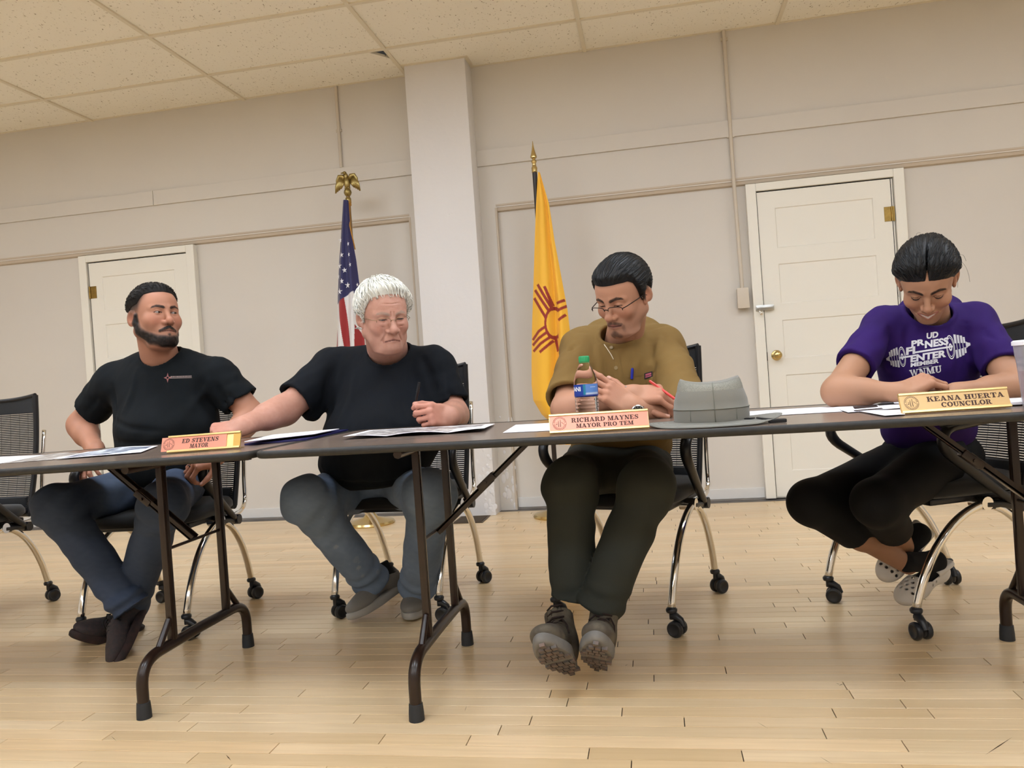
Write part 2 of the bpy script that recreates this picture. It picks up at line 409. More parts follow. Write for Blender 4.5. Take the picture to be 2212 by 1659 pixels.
# doors
def panel_door(name, xo0, xo1, hinge_right, full):
    root = tag(MB().box((xo0+0.066, YR-0.030, 0.012), (xo1-0.066, YR+0.015, 1.966)).build(name, M_trim), kind='structure')
    s0, s1 = xo0+0.068, xo1-0.081 if hinge_right else xo1-0.066
    if not hinge_right: s0 = xo0+0.073
    # slab face: stiles and rails around five sunk panels
    yf, yb = YR-0.036, YR-0.02
    px0, px1 = s0+0.104, s1-0.106
    tops = [1.857, 1.500, 1.143, 0.793, 0.437]; bots = [1.602, 1.247, 0.900, 0.540, 0.182]
    st = MB()
    st.box((s0, yf, 0.02), (px0, yb, 1.964)); st.box((px1, yf, 0.02), (s1, yb, 1.964))
    zz = [1.964]+[v for ab in zip(tops, bots) for v in ab]+[0.02]
    for k in range(0, len(zz), 2): st.box((px0, yf, zz[k+1]), (px1, yb, zz[k]))
    st.build('door_slab', M_trim, root)
    for t, b in zip(tops, bots):
        pm = MB(); i = 0.012
        vs = [(px0, yf, b), (px1, yf, b), (px1, yf, t), (px0, yf, t), (px0+i, yb-0.002, b+i), (px1-i, yb-0.002, b+i), (px1-i, yb-0.002, t-i), (px0+i, yb-0.002, t-i)]
        pm.add(vs, [(0, 1, 5, 4), (1, 2, 6, 5), (2, 3, 7, 6), (3, 0, 4, 7), (4, 5, 6, 7)])
        pm.build('door_panel', M_trim, root)
    # casing
    yc = YR-0.052
    for nm, a, b in (('casing', (xo0, yc, 0.01), (xo0+0.062, YR, 2.022)), ('casing', (xo1-0.062, yc, 0.01), (xo1, YR, 2.022)), ('casing', (xo0+0.062, yc, 1.972), (xo1-0.062, YR, 2.022))):
        MB().box(a, b, bev=0.004).build(nm, M_trim, root)
    for x in (s0-0.0035, s1+0.0035): MB().box((x-0.002, yf+0.004, 0.02), (x+0.002, yb, 1.967)).build('gap', M_gap, root)
    MB().box((s0, yf+0.004, 1.9645), (s1, yb, 1.970)).build('gap', M_gap, root)
    hx = s1 if hinge_right else s0
    for hz in ((1.702, 1.792), (0.30, 0.39)):
        hm = MB()
        if hinge_right: hm.box((hx-0.045, yf-0.003, hz[0]), (hx-0.002, yf+0.002, hz[1])).box((hx+0.003, yf-0.003, hz[0]), (hx+0.016, yf+0.002, hz[1]))
        else: hm.box((hx+0.002, yf-0.003, hz[0]), (hx+0.052, yf+0.002, hz[1])).box((hx-0.012, yf-0.003, hz[0]), (hx-0.003, yf+0.002, hz[1]))
        hm.tube([(hx, yf-0.006, hz[0]), (hx, yf-0.006, hz[1])], 0.006, 8)
        hm.build('hinge', M_brass, root, smooth=0.6)
    if hinge_right:
        kz, kx = 0.922, s0+0.056
        Mk = Matrix.Translation((kx, yf, kz)) @ Matrix.Rotation(PI/2, 4, 'X')
        MB().lathe([(0.001, -0.001), (0.033, 0), (0.033, 0.004), (0.028, 0.008), (0.013, 0.010), (0.011, 0.028), (0.018, 0.032), (0.026, 0.040), (0.0275, 0.048), (0.024, 0.057), (0.015, 0.063), (0.004, 0.065)], 24, Mk).build('knob', M_gold, root, smooth=0.8)
        # surface latch with a small padlock
        la = MB().box((s0-0.055, yc-0.012, 1.212), (s0+0.056, yc-0.006, 1.246), bev=0.002).box((s0-0.055, yc-0.006, 1.218), (s0-0.02, yc+0.002, 1.24)).box((s0+0.02, yc-0.006, 1.218), (s0+0.05, yf, 1.24))
        la.box((s0-0.05, yc-0.022, 1.222), (s0+0.048, yc-0.012, 1.236), bev=0.002)
        la.build('latch', M_steel, root, smooth=0.5)
        MB().tube([(s0-0.036, yc-0.02, 1.222), (s0-0.036, yc-0.03, 1.205), (s0-0.026, yc-0.036, 1.194), (s0-0.016, yc-0.03, 1.205)], 0.006, 8).ball((s0-0.026, yc-0.03, 1.192), (0.011, 0.009, 0.012)).build('latch_lever', M_chrome, root, smooth=True)
        MB().box((s0-0.006, yf-0.001, 0.89), (s0+0.0005, yf+0.003, 0.945)).build('strike_plate', M_gap, root)
    return root
panel_door('door_1', -4.150, -3.207, False, False)
panel_door('door_2', 0.661, 1.606, True, True)

# conduits and junction box on the wall
M_cond = mat('painted_conduit', 'cfc3b2', 0.5)
cd = empty('wall_conduit', (0.592, YW-0.015, 1.36))
MB().tube([(0, 0, 1.655), (0.0, 0, 0.7), (0.008, 0, 0.0)], 0.012, 10).build('pipe', M_cond, cd, smooth=0.8)
for z in (0.98, 1.6): MB().box((-0.022, 0.0, z-0.01), (0.022, 0.016, z+0.01)).build('strap', M_cond, cd)
tag(cd, 'thin painted vertical conduit running down the wall to the box beside the right door', 'conduit')
jb = empty('junction_box', (0.601, YR, 1.30))
MB().box((-0.034, -0.062, -0.062), (0.034, -0.004, 0.064), bev=0.004).build('box', M_cond, jb, smooth=0.5)
MB().box((-0.036, -0.066, -0.064), (0.036, -0.060, 0.066), bev=0.002).build('cover', M_cond, jb, smooth=0.5)
tag(jb, 'small painted junction box on the wall left of the right door', 'junction box')
c2 = empty('wall_conduit', (-2.038, YW-0.011, 2.442))
MB().tube([(0, 0, 0.572), (0, 0, 0.0)], 0.011, 10).build('pipe', M_cond, c2, smooth=0.8)
MB().box((-0.02, 0.0, 0.25), (0.02, 0.012, 0.27)).build('strap', M_cond, c2)
tag(c2, 'thin painted vertical conduit on the upper wall above the eagle-topped flagpole', 'conduit')

# floor vent at the foot of the column
fv = empty('floor_vent', (-1.21, 4.94, 0.0))
M_vent = mat('bronze_vent', '5a4c3c', 0.5, 0.4)
MB().box((-0.10, -0.13, 0.0), (0.10, 0.115, 0.004)).build('frame', M_vent, fv)
for k in range(14): MB().box((-0.088, -0.116+k*0.0155, 0.004), (0.088, -0.110+k*0.0155, 0.008)).build('slat', M_vent, fv)
tag(fv, 'flat bronze floor vent beside the foot of the column', 'vent')
# wall scuffs of the column: three small chips of bare plaster
for k, (a, b) in enumerate((((962, 465), (966, 470)), ((968, 461), (971, 466)), ((975, 460), (976, 463)))):
    p = P(a[0], a[1], CY-0.001); q = P(b[0], b[1], CY-0.001)
    MB().tube([p, (p+q)/2+Vector((0, -0.001, 0.004)), q], [0.001, 0.003, 0.001], 6).build('paint_chip', mat('bare_plaster', 'f4f2ee', 0.7), column)
# ================================================================== folding tables
def tz(x):
    return 0.744-(-1.05-x)*0.012 if x < -1.05 else 0.744-min(x+1.05, 1.4)*0.0055
def PT(x, y, dz=0.0):
    """photo pixel -> point on the table top"""
    z = 0.74
    for _ in range(6):
        p = PZ(x, y, z+dz); z = tz(p.x)
    return Vector((p.x, p.y, z+dz))
M_lam = mat('walnut_laminate', '75655a', 0.24, noise=(2.5, '5f5148', 0.7, (0.6, 9, 1)), spec=0.6)
M_edge = mat('rubber_edge', '181715', 0.5, noise=(60, '302d29', 0.35), bump=(90, 0.15, 0.003))
M_leg = mat('brown_enamel', '22150f', 0.28, noise=(30, '2e1e17', 0.4))
M_cap = mat('foot_cap_rubber', '26282b', 0.6)
YF, YK = 1.914, 2.678
def shear(o, x_off):
    for v in o.data.vertices: v.co.z += tz(v.co.x+x_off)-0.74
    return o
def folding_table(xl, xr, legs, label):
    cx = (xl+xr)/2
    t = empty('folding_table', (cx, (YF+YK)/2, 0))
    hx, hy = (xr-xl)/2, (YK-YF)/2
    def rr(i, r): return round_poly([(-hx+i, -hy+i), (hx-i, -hy+i), (hx-i, hy-i), (-hx+i, hy-i)], r, 5)
    # subdivided along x so that the slight sag shows
    n = 24
    def slab(i, z0, z1, name, m):
        mb = MB(); xs_ = [(-hx+i)+(2*hx-2*i)*k/n for k in range(n+1)]
        def yext(x):
            r = 0.055; d = max(0, r-(hx-i-abs(x)))
            return hy-i-(r-math.sqrt(max(0, r*r-d*d)))
        xs2 = sorted(set([-hx+i+0.055*(1-math.cos(a*PI/12)) for a in range(0, 7)]+[hx-i-0.055*(1-math.cos(a*PI/12)) for a in range(0, 7)]+xs_[1:-1]))
        vs = []; fs = []
        for x in xs2:
            e = yext(x); vs += [(x, -e, z0), (x, e, z0), (x, e, z1), (x, -e, z1)]
        for k in range(len(xs2)-1):
            a = 4*k; b = a+4
            for q in range(4): fs.append((a+q, a+(q+1) % 4, b+(q+1) % 4, b+q))
        fs += [(3, 2, 1, 0), tuple(4*(len(xs2)-1)+q for q in range(4))]
        mb.add(vs, fs); return shear(mb.build(name, m, t), cx)
    slab(0.004, 0.7245, 0.740, 'tabletop', M_lam)
    # rubber edge moulding: a rounded band around the top
    ring = rr(0.0, 0.058); ring = [Vector((x, y, 0)) for x, y in ring]
    dense = []
    for k in range(len(ring)):
        a, b = ring[k], ring[(k+1) % len(ring)]; m = max(1, int((b-a).length/0.12))
        dense += [a+(b-a)*q/m for q in range(m)]
    mb = MB(); prof = [(-0.010, 0.7405), (-0.002, 0.7412), (0.003, 0.738), (0.004, 0.731), (0.003, 0.724), (-0.002, 0.7205), (-0.010, 0.7205)]
    vs = []; fs = []; N_ = len(dense); Q = len(prof)
    for k, p in enumerate(dense):
        tg = (dense[(k+1) % N_]-dense[k-1]).normalized(); nn = Vector((tg.y, -tg.x, 0))
        for o, z in prof: vs.append(p+nn*o+Vector((0, 0, z)))
    for k in range(N_):
        for q in range(Q-1): fs.append((k*Q+q, ((k+1) % N_)*Q+q, ((k+1) % N_)*Q+q+1, k*Q+q+1))
    mb.add(vs, fs); shear(mb.build('edge_moulding', M_edge, t, smooth=0.9), cx)
    ap = MB()
    for sy in (-1, 1): ap.box((-hx+0.10, sy*(hy-0.20)-0.010, 0.704), (hx-0.10, sy*(hy-0.20)+0.010, 0.7245))
    shear(ap.build('apron_rail', M_leg, t), cx)
    for lx, d in legs:           # d: side to which the brace runs
        x = lx-cx; y0, y1 = -0.295, 0.290; ua, ub = -0.140, 0.165
        fb = MB().tube([(x, y0, 0.03), (x, y0, 0.085)]+bez([(x, y0, 0.085), (x, y0, 0.135), (x, y0+0.03, 0.158), (x, y0+0.085, 0.160)], 10)+[(x, 0, 0.162)]+bez([(x, y1-0.085, 0.160), (x, y1-0.03, 0.158), (x, y1, 0.135), (x, y1, 0.085)], 10)+[(x, y1, 0.03)], 0.0165, 14)
        fb.build('foot_bar', M_leg, t, smooth=0.8)
        for yy in (y0, y1): MB().lathe([(0.021, 0.0), (0.0205, 0.02), (0.0185, 0.045), (0.0165, 0.046)], 16, Matrix.Translation((x, yy, 0))).build('foot_cap', M_cap, t, smooth=0.7)
        for yy in (ua, ub):
            zt = tz(lx)-0.030
            um = MB().box((x-0.0105, yy-0.013, 0.155), (x+0.0105, yy+0.013, zt), bev=0.004)
            um.box((x-0.0118, yy-0.005, 0.17), (x+0.0118, yy+0.005, zt-0.02))
            um.build('upright', M_leg, t, smooth=0.5)
        for yy, g in ((ua, -1), (ub, 1)): MB().tube([(x, yy+g*0.085, 0.150), (x, yy+g*0.012, 0.235)], 0.010, 8).build('gusset', M_leg, t, smooth=0.8)
        MB().tube([(x, ua, 0.445), (x, ub, 0.445)], 0.005, 8).build('cross_rod', M_leg, t, smooth=0.8)
        MB().tube([(x, -hy+0.08, tz(lx)-0.032), (x, hy-0.08, tz(lx)-0.032)], 0.012, 8).build('pivot_rod', M_leg, t, smooth=0.8)
        # two-piece folding brace with a lock plate
        def strip(a, b, w, th, nm):
            a = Vector(a); b = Vector(b); dz = (b-a); L_ = dz.length
            ang = math.atan2(dz.z, dz.x); Mx = Matrix.Translation(a) @ Matrix.Rotation(-ang, 4, 'Y')
            mb = MB().box((0, -w/2, -th/2), (L_, w/2, th/2), Mx, 0.002)
            mb.box((0, -w/2, -th*1.6), (L_, -w/2+0.004, th/2), Mx).box((0, w/2-0.004, -th*1.6), (L_, w/2, th/2), Mx)
            return mb.build(nm, M_leg, t)
        yb_ = 0.012
        A = Vector((x+d*0.005, yb_, 0.445)); B = Vector((x+d*0.315, yb_, tz(lx+d*0.31)-0.024)); m_ = A.lerp(B, 0.52)
        strip(A, A.lerp(B, 0.56), 0.030, 0.009, 'brace'); strip(A.lerp(B, 0.46), B, 0.024, 0.008, 'brace')
        lk = MB().box((-0.030, -0.019, -0.012), (0.034, 0.019, 0.010), Matrix.Translation(m_) @ Matrix.Rotation(-math.atan2(B.z-A.z, B.x-A.x), 4, 'Y'), 0.003)
        lk.tube([m_+Vector((0, -0.026, 0)), m_+Vector((0, 0.026, 0))], 0.005, 8); lk.build('brace_lock', M_leg, t, smooth=0.5)
    return tag(t, label, 'table')
folding_table(-3.50, -1.066, [(-1.484, -1)], 'brown folding table on the left, standing in front of the bearded man')
folding_table(-1.052, 1.36, [(-0.678, 1), (0.998, -1)], 'long brown folding table with the grey hat and two name plates on it')

# ================================================================== chairs
M_blk = mat('black_plastic', '17171a', 0.38)
M_fab = mat('black_fabric', '0e0e10', 0.85, bump=(400, 0.2, 0.001), sheen=0.2)
M_mesh = mat('black_mesh_strand', '1b1b1e', 0.6)
M_whl = mat('caster_plastic', '232427', 0.35)
def make_chair():
    t = empty('mesh_back_chair')
    # seat
    sb = MB()
    prof = [(0.0, -0.03), (0.5, -0.03), (0.92, -0.026), (1.0, -0.010), (1.0, 0.008), (0.95, 0.026), (0.6, 0.034), (0.0, 0.030)]
    vs = []; fs = []; n = 40
    for r, z in prof:
        for k in range(n):
            a = 2*PI*k/n; c, s_ = math.cos(a), math.sin(a); e = 0.55
            vs.append((math.copysign(abs(c)**e, c)*0.235*r, math.copysign(abs(s_)**e, s_)*0.235*r-0.015, 0.445+z-(0.012*max(0, -s_) if z > -0.02 else 0)))
    for i in range(len(prof)-1):
        for k in range(n): fs.append((i*n+k, i*n+(k+1) % n, (i+1)*n+(k+1) % n, (i+1)*n+k))
    sb.add(vs, fs); sb.build('seat', M_fab, t, smooth=True)
    MB().box((-0.20, -0.17, 0.396), (0.20, 0.16, 0.416), bev=0.006).build('seat_pan', M_blk, t)
    # back: frame, top band, mesh strands
    def bp(u, v, off=0.0):           # u -1..1, v 0..1
        hw = 0.205-0.012*(1-v)
        return Vector((u*hw, 0.225+0.075*v+0.022*u*u*(-1)+off+0.02*math.sin(v*PI), 0.425+0.525*v+0.018*u*u*max(0, (v-0.9)*10)))
    fr = MB()
    for s in (-1, 1): fr.tube([bp(s, k/16) for k in range(17)], 0.014, 10, flat=((1, 0, 0), 0.8))
    fr.tube([bp(-1+2*k/16, 0.0) for k in range(17)], 0.016, 10); fr.tube([bp(-1+2*k/16, 1.0) for k in range(17)], 0.010, 10)
    fr.build('back_frame', M_blk, t, smooth=0.9)
    tb = MB(); nb = 16
    vs = []; fs = []
    for v in (0.88, 1.0):
        for k in range(nb+1): p = bp(-1+2*k/nb, v); vs += [p+Vector((0, -0.006, 0)), p+Vector((0, 0.006, 0))]
    w = 2*(nb+1)
    for k in range(nb):
        fs += [(2*k, 2*k+2, w+2*k+2, w+2*k), (2*k+1, w+2*k+1, w+2*k+3, 2*k+3)]
    tb.add(vs, fs); tb.build('back_band', M_fab, t, smooth=True)
    ms = MB(); rows = 54
    for r in range(rows):
        v = 0.03+0.85*r/(rows-1); dv = 0.0066
        vs = []; fs = []
        for k in range(9):
            for q in (-dv, dv): vs.append(bp(-1+2*k/8, v+q*0.85))
        for k in range(8): fs.append((2*k, 2*k+2, 2*k+3, 2*k+1))
        ms.add(vs, fs)
    for k in range(1, 8): ms.tube([bp(-1+2*k/8, 0.03+0.85*i/10, 0.001) for i in range(11)], 0.0008, 4)
    mo = ms.build('mesh_panel', M_mesh, t); mo['kind'] = 'stuff'
    # low lumbar pad
    MB().box((-0.17, 0.215, 0.425), (0.17, 0.245, 0.50), bev=0.012).build('back_pad', M_fab, t, smooth=0.8)
    for s in (-1, 1):
        x = 0.226*s
        # chrome legs from the side hub
        MB().tube(bez([(x, 0.02, 0.392), (x, -0.13, 0.375), (x*0.985, -0.225, 0.235), (x*0.96, -0.262, 0.085)], 18), 0.0135, 12).build('leg', M_chrome, t, smooth=True)
        MB().tube(bez([(x, 0.00, 0.392), (x, 0.13, 0.375), (x*0.985, 0.215, 0.235), (x*0.96, 0.258, 0.085)], 18), 0.0135, 12).build('leg', M_chrome, t, smooth=True)
        MB().tube([(x*0.80, 0.01, 0.392), (x*1.06, 0.01, 0.392)], 0.022, 14).build('hub', M_chrome, t, smooth=0.8)
        MB().tube([(x, 0.01, 0.388), (x*1.0, 0.13, 0.376)], 0.016, 10).tube([(x*0.90, 0.135, 0.376), (x*1.10, 0.135, 0.376)], 0.021, 12).build('pivot', M_blk, t, smooth=0.8)
        MB().tube(bez([(x*0.97, 0.05, 0.395), (x*0.97, 0.20, 0.385), (x*0.95, 0.262, 0.40), (x*0.93, 0.268, 0.47), (x*0.92, 0.272, 0.55), (x*0.92, 0.29, 0.65), (x*0.91, 0.318, 0.80)], 10), 0.0095, 10).build('back_stay', M_chrome, t, smooth=True)
        # arm: strut from the pivot up to the pad
        strut = bez([(x*1.03, 0.135, 0.372), (x*1.08, 0.03, 0.44), (x*1.15, -0.07, 0.51), (x*1.19, -0.14, 0.560), (x*1.21, -0.185, 0.595), (x*1.21, -0.185, 0.640), (x*1.21, -0.13, 0.650), (x*1.20, -0.02, 0.662), (x*1.13, 0.12, 0.672), (x*1.02, 0.255, 0.665)], 8)
        rad = [0.0135+0.006*min(1, i/10) for i in range(len(strut))]
        MB().tube(strut, rad, 10, flat=((0, -0.6, 0.8), 0.75)).build('arm', M_blk, t, smooth=True)
        pad = [(x*1.21, -0.165, 0.652), (x*1.20, -0.06, 0.667), (x*1.17, 0.05, 0.674), (x*1.10, 0.16, 0.676), (x*1.02, 0.24, 0.668)]
        MB().tube(pad, [0.02, 0.026, 0.026, 0.024, 0.018], 12, flat=((0, 0, 1), 0.38)).build('arm_pad', M_blk, t, smooth=True)
        for yy in (-0.262, 0.258):
            c = empty('x'); bpy.data.objects.remove(c)
            xx = x*0.96; a = (0.6 if yy > 0 else -0.5)*s+0.4
            Mc = Matrix.Translation((xx, yy, 0)) @ Matrix.Rotation(a, 4, 'Z')
            cs = MB().lathe([(0.017, 0.078), (0.019, 0.083), (0.019, 0.089), (0.0145, 0.094)], 14, Mc).lathe([(0.009, 0.055), (0.009, 0.08)], 10, Mc)
            hood = [(0.0065*math.cos(0), 0)]
            cs.tube([Mc@Vector((0.0, 0, 0.068)), Mc@Vector((0.012, 0, 0.066)), Mc@Vector((0.030, 0, 0.055)), Mc@Vector((0.040, 0, 0.034))], [0.013, 0.014, 0.012, 0.009], 10)
            co = cs.build('caster', M_whl, t, smooth=0.9)
            for w in (-1, 1):
                Mw = Mc @ Matrix.Translation((0.016, w*0.017, 0.0275)) @ Matrix.Rotation(PI/2, 4, 'X')
                MB().lathe([(0.004, -0.010), (0.020, -0.010), (0.0255, -0.008), (0.0275, -0.004), (0.0275, 0.004), (0.0255, 0.008), (0.020, 0.010), (0.016, 0.007), (0.004, 0.007)], 20, Mw).build('wheel', M_whl, co, smooth=0.7)
    return t
def copy_tree(o, parent=None):
    c = o.copy(); C.objects.link(c); c.parent = parent
    for ch in list(o.children): copy_tree(ch, c)
    return c
chair0 = make_chair()
CH = [((-3.05, 2.96), 2, 'empty black mesh-back chair at the left edge of the photo'),
      ((-2.005, 2.93), 2, 'black mesh-back chair under the bearded man in dark jeans'),
      ((-1.04, 3.135), -5, 'black mesh-back chair under the white-haired man'),
      ((-0.105, 2.975), -20, 'black mesh-back chair under the man in the tan shirt'),
      ((0.905, 2.915), -66, 'black mesh-back chair turned sideways under the woman in purple')]
chairs = []
for i, (xy, a, lb) in enumerate(CH):
    o = chair0 if i == 0 else copy_tree(chair0)
    o.location = (xy[0], xy[1], 0); o.rotation_euler = (0, 0, math.radians(a))
    tag(o, lb, 'chair', 'black mesh-back chairs on casters'); chairs.append(o)

# ================================================================== flags
M_pole = mat('dark_flagpole', '2b211b', 0.35)
M_wpole = mat('oak_flagpole', '8a6a3c', 0.4)
def edge_at(tab, y):
    ys_ = [q[1] for q in tab]; return float(np.interp(y, ys_, [q[0] for q in tab]))
def draped_flag(name, left, right, y0, y1, Yd, fold, colf, parent, base, nu, nv, m, th=0.03):
    """cloth hanging in folds: left/right edge tables in photo pixels turned into positions at depth Yd; closed behind"""
    vs = []; cols = []; fs = []
    for j in range(nv+1):
        py = y0+(y1-y0)*j/nv
        a, b = edge_at(left, py), edge_at(right, py)
        for i in range(nu+1):
            u = i/nu; px = a+(b-a)*u
            q = P(px, py, Yd); wdt = (b-a)*0.0029
            q.y += fold(u, j/nv, wdt)
            vs.append(q-base); cols.append(colf(px, py, u, j/nv))
    for j in range(nv):
        for i in range(nu):
            k = j*(nu+1)+i; fs.append((k, k+nu+1, k+nu+2, k+1))
    n0 = len(vs); nb = 12        # back layer
    for j in range(0, nv+1):
        py = y0+(y1-y0)*j/nv; a, b = edge_at(left, py), edge_at(right, py)
        for i in range(nb+1):
            u = i/nb; px = a+(b-a)*u; q = P(px, py, Yd); wdt = (b-a)*0.0029
            e = fold(u, j/nv, wdt)
            q.y += e+(0.0015+min(th, wdt*0.6)*math.sin(PI*u)*(1+0.4*math.sin(9*u+4*j/nv)))
            vs.append(q-base); cols.append(colf(px, py, u, j/nv))
    for j in range(nv):
        for i in range(nb):
            k = n0+j*(nb+1)+i; fs.append((k, k+1, k+nb+2, k+nb+1))
    o = mesh_obj(name, vs, fs, m, parent, True); cattr(o, 'print', cols); return o
M_flag = mat('flag_nylon', 'ffffff', 0.55, attr='print', sheen=0.25, bump=(600, 0.1, 0.0008))
Y_US, Y_NM = 4.87, 4.90
# --- stars-and-stripes flag
bx_ = P(750, 440, Y_US).x
us = empty('flag_stand', (bx_-0.01, Y_US+0.05, 0))
base = Vector(us.location)
bp_ = PZ(775, 1120, 0.0)
MB().lathe([(0.155, 0), (0.158, 0.008), (0.150, 0.02), (0.11, 0.03), (0.05, 0.045), (0.03, 0.07), (0.024, 0.09), (0.018, 0.10)], 36).build('stand_base', M_gold, us, smooth=0.7)
topz = P(749, 425, Y_US+0.05).z
MB().tube([(0, 0, 0.09), (0, 0, topz)], 0.0135, 14).build('pole', M_wpole, us, smooth=0.8)
# eagle finial
eg = MB(); ez = topz
eg.lathe([(0.014, -0.05), (0.019, -0.045), (0.019, -0.012), (0.013, -0.005), (0.010, 0.0), (0.020, 0.010), (0.026, 0.026), (0.022, 0.042), (0.012, 0.052), (0.008, 0.056)], 18, Matrix.Translation((0, 0, ez)))
eg.build('finial_ball', M_dull, us, smooth=0.8)
eb = MB()
eb.ball((0, 0, ez+0.088), (0.021, 0.022, 0.042)); eb.ball((-0.002, -0.006, ez+0.130), (0.014, 0.016, 0.024))
eb.ball((-0.008, -0.012, ez+0.152), (0.013, 0.015, 0.012)); eb.tube([(-0.014, -0.018, ez+0.153), (-0.026, -0.026, ez+0.150), (-0.028, -0.027, ez+0.142)], [0.006, 0.004, 0.001], 8)
eb.ball((0, 0.012, ez+0.058), (0.016, 0.010, 0.024))
for s in (-1, 1): eb.tube([(s*0.009, -0.004, ez+0.06), (s*0.010, -0.012, ez+0.05)], [0.008, 0.006], 8)
eb.build('eagle_body', M_dull, us, smooth=True)
for s in (-1, 1):
    wg = MB()
    for k in range(8):
        t_ = k/7; root_ = Vector((s*(0.022+0.034*t_), 0.0, ez+0.098+0.036*math.sin(t_*2.2)))
        tip = Vector((s*(0.045+0.042*t_), 0.006-0.004*k/7, ez+0.055-0.030*t_ + 0.004*(k % 2)))
        wg.tube([root_, root_.lerp(tip, 0.55)+Vector((s*0.003, 0, 0)), tip], [0.010, 0.009, 0.002], 8, flat=((0, 1, 0), 0.4))
    wg.tube([(s*0.014, 0, ez+0.112), (s*0.030, -0.002, ez+0.136), (s*0.052, -0.002, ez+0.138), (s*0.068, 0, ez+0.112), (s*0.074, 0, ez+0.08)], [0.013, 0.014, 0.012, 0.009, 0.003], 10, flat=((0, 1, 0), 0.55))
    wg.build('eagle_wing', M_dull, us, smooth=True)
BLUE, RED, WHITE = (0.135, 0.125, 0.33), (0.60, 0.13, 0.13), (0.87, 0.85, 0.84)
usL = [(741, 432), (735, 520), (731, 570), (728, 640), (726, 740), (720, 840), (722, 905)]
usR = [(752, 432), (757, 500), (768, 560), (778, 640), (786, 740), (792, 840), (790, 905)]
def us_col(px, py, u, v):
    bnd = 658-(px-727)*0.78 if px < 757 else 634.6-(px-757)*0.55
    if px > 767: bnd = 634-(px-767)*0.2
    if py < bnd: return BLUE
    d = px-727-(py-655)*0.14
    if px > 770 and py > 700: return RED if (px-770) < (py-700)*0.5 else WHITE
    if d < -8: return RED if (py > 690) else WHITE
    if d < 6: return WHITE
    if d < 20.5: return RED
    if d < 46: return WHITE
    return RED
def us_fold(u, v, w):
    return -0.35*w*math.sin(PI*u)**1.0*0.5+0.10*w*math.sin(2*PI*2.0*u+1.2+1.5*v)
draped_flag('flag_cloth', usL, usR, 432, 905, Y_US, us_fold, us_col, us, base, 100, 380, M_flag)
fc = us.children[-1]
# stars printed on the canton
bv = None
def star(cx, cy, r, rot, sq):
    pts = []
    for k in range(10):
        rr_ = r if k % 2 == 0 else r*0.40; a = rot+PI/2+k*PI/5
        px, py = cx+math.cos(a)*rr_*sq, cy-math.sin(a)*rr_
        u = (px-edge_at(usL, py))/(edge_at(usR, py)-edge_at(usL, py)); v = (py-432)/(905-432)
        q = P(px, py, Y_US); w = (edge_at(usR, py)-edge_at(usL, py))*0.0029
        q.y += us_fold(u, v, w)-0.007; pts.append(q-base)
    c = sum(pts, Vector())/10
    mesh_obj('star', pts+[c], [(k, (k+1) % 10, 10) for k in range(10)], mat('star_white', 'e8e6ea', 0.6), fc)
for cx, cy, r, rot, sq in ((736, 519.5, 6.5, 0.1, 0.75), (741, 552, 6.5, 0.2, 0.75), (736, 575.5, 7.5, 0.0, 0.9), (747, 584.5, 6.5, 0.2, 0.7), (731.5, 598, 6.5, 0.1, 0.55), (742.5, 608.5, 6.5, 0.15, 0.6), (754, 617, 7.5, 0, 0.95), (737.5, 630.5, 7.5, 0, 0.95),
                           (755, 528, 5.5, 0.3, 0.4), (757, 551, 5.5, 0.3, 0.45), (760, 573, 5.5, 0.3, 0.4), (772, 615, 5, 0.2, 0.4)):
    star(cx, cy, r, rot, sq)
# cord wound below the finial and hanging down
M_cord = mat('gold_cord', 'c08a35', 0.5, bump=(300, 0.4, 0.002))
cm_ = MB()
for k in range(3): cm_.lathe([(0.0150, 0), (0.0195, 0.004), (0.0195, 0.009), (0.0150, 0.013)], 16, Matrix.Translation((0, 0, topz-0.062+k*0.0125)))
for k, (dx, ln) in enumerate(((-0.004, 0.36), (0.006, 0.42), (0.012, 0.30))):
    cm_.tube([(dx, -0.017, topz-0.055), (dx+0.004, -0.028-0.01*k, topz-0.2), (dx+0.010+0.006*k, -0.03, topz-0.055-ln)], 0.0042, 8)
cm_.build('cord', M_cord, us, smooth=True)
tag(us, 'eagle-topped flagpole with a furled stars-and-stripes flag, behind the white-haired man', 'flag')
# --- yellow flag
sx = P(1169, 370, Y_NM+0.045).x
nm = empty('flag_stand', (P(1176, 700, Y_NM+0.045).x+0.004, Y_NM+0.05, 0)); base2 = Vector(nm.location)
MB().lathe([(0.155, 0), (0.158, 0.008), (0.150, 0.02), (0.11, 0.03), (0.05, 0.045), (0.03, 0.07), (0.024, 0.09), (0.018, 0.10)], 36).build('stand_base', M_gold, nm, smooth=0.7)
pz = P(1170, 368, Y_NM+0.05).z
MB().tube([(0, 0, 0.09), (0, 0, pz)], 0.0155, 14).build('pole', M_pole, nm, smooth=0.8)
MB().lathe([(0.013, -0.012), (0.019, -0.008), (0.017, 0.0), (0.019, 0.02), (0.013, 0.032), (0.012, 0.05), (0.017, 0.056), (0.017, 0.064), (0.011, 0.07), (0.010, 0.078), (0.020, 0.084), (0.021, 0.092), (0.015, 0.110), (0.009, 0.135), (0.004, 0.165), (0.0015, 0.19)], 18, Matrix.Translation((0, 0, pz))).build('spear_finial', M_gold, nm, smooth=0.8)
YEL, DKR = (0.975, 0.735, 0.205), (0.60, 0.16, 0.10)
cr3 = lambda a, b: (1100+a/2.592, 290+b/2.592)
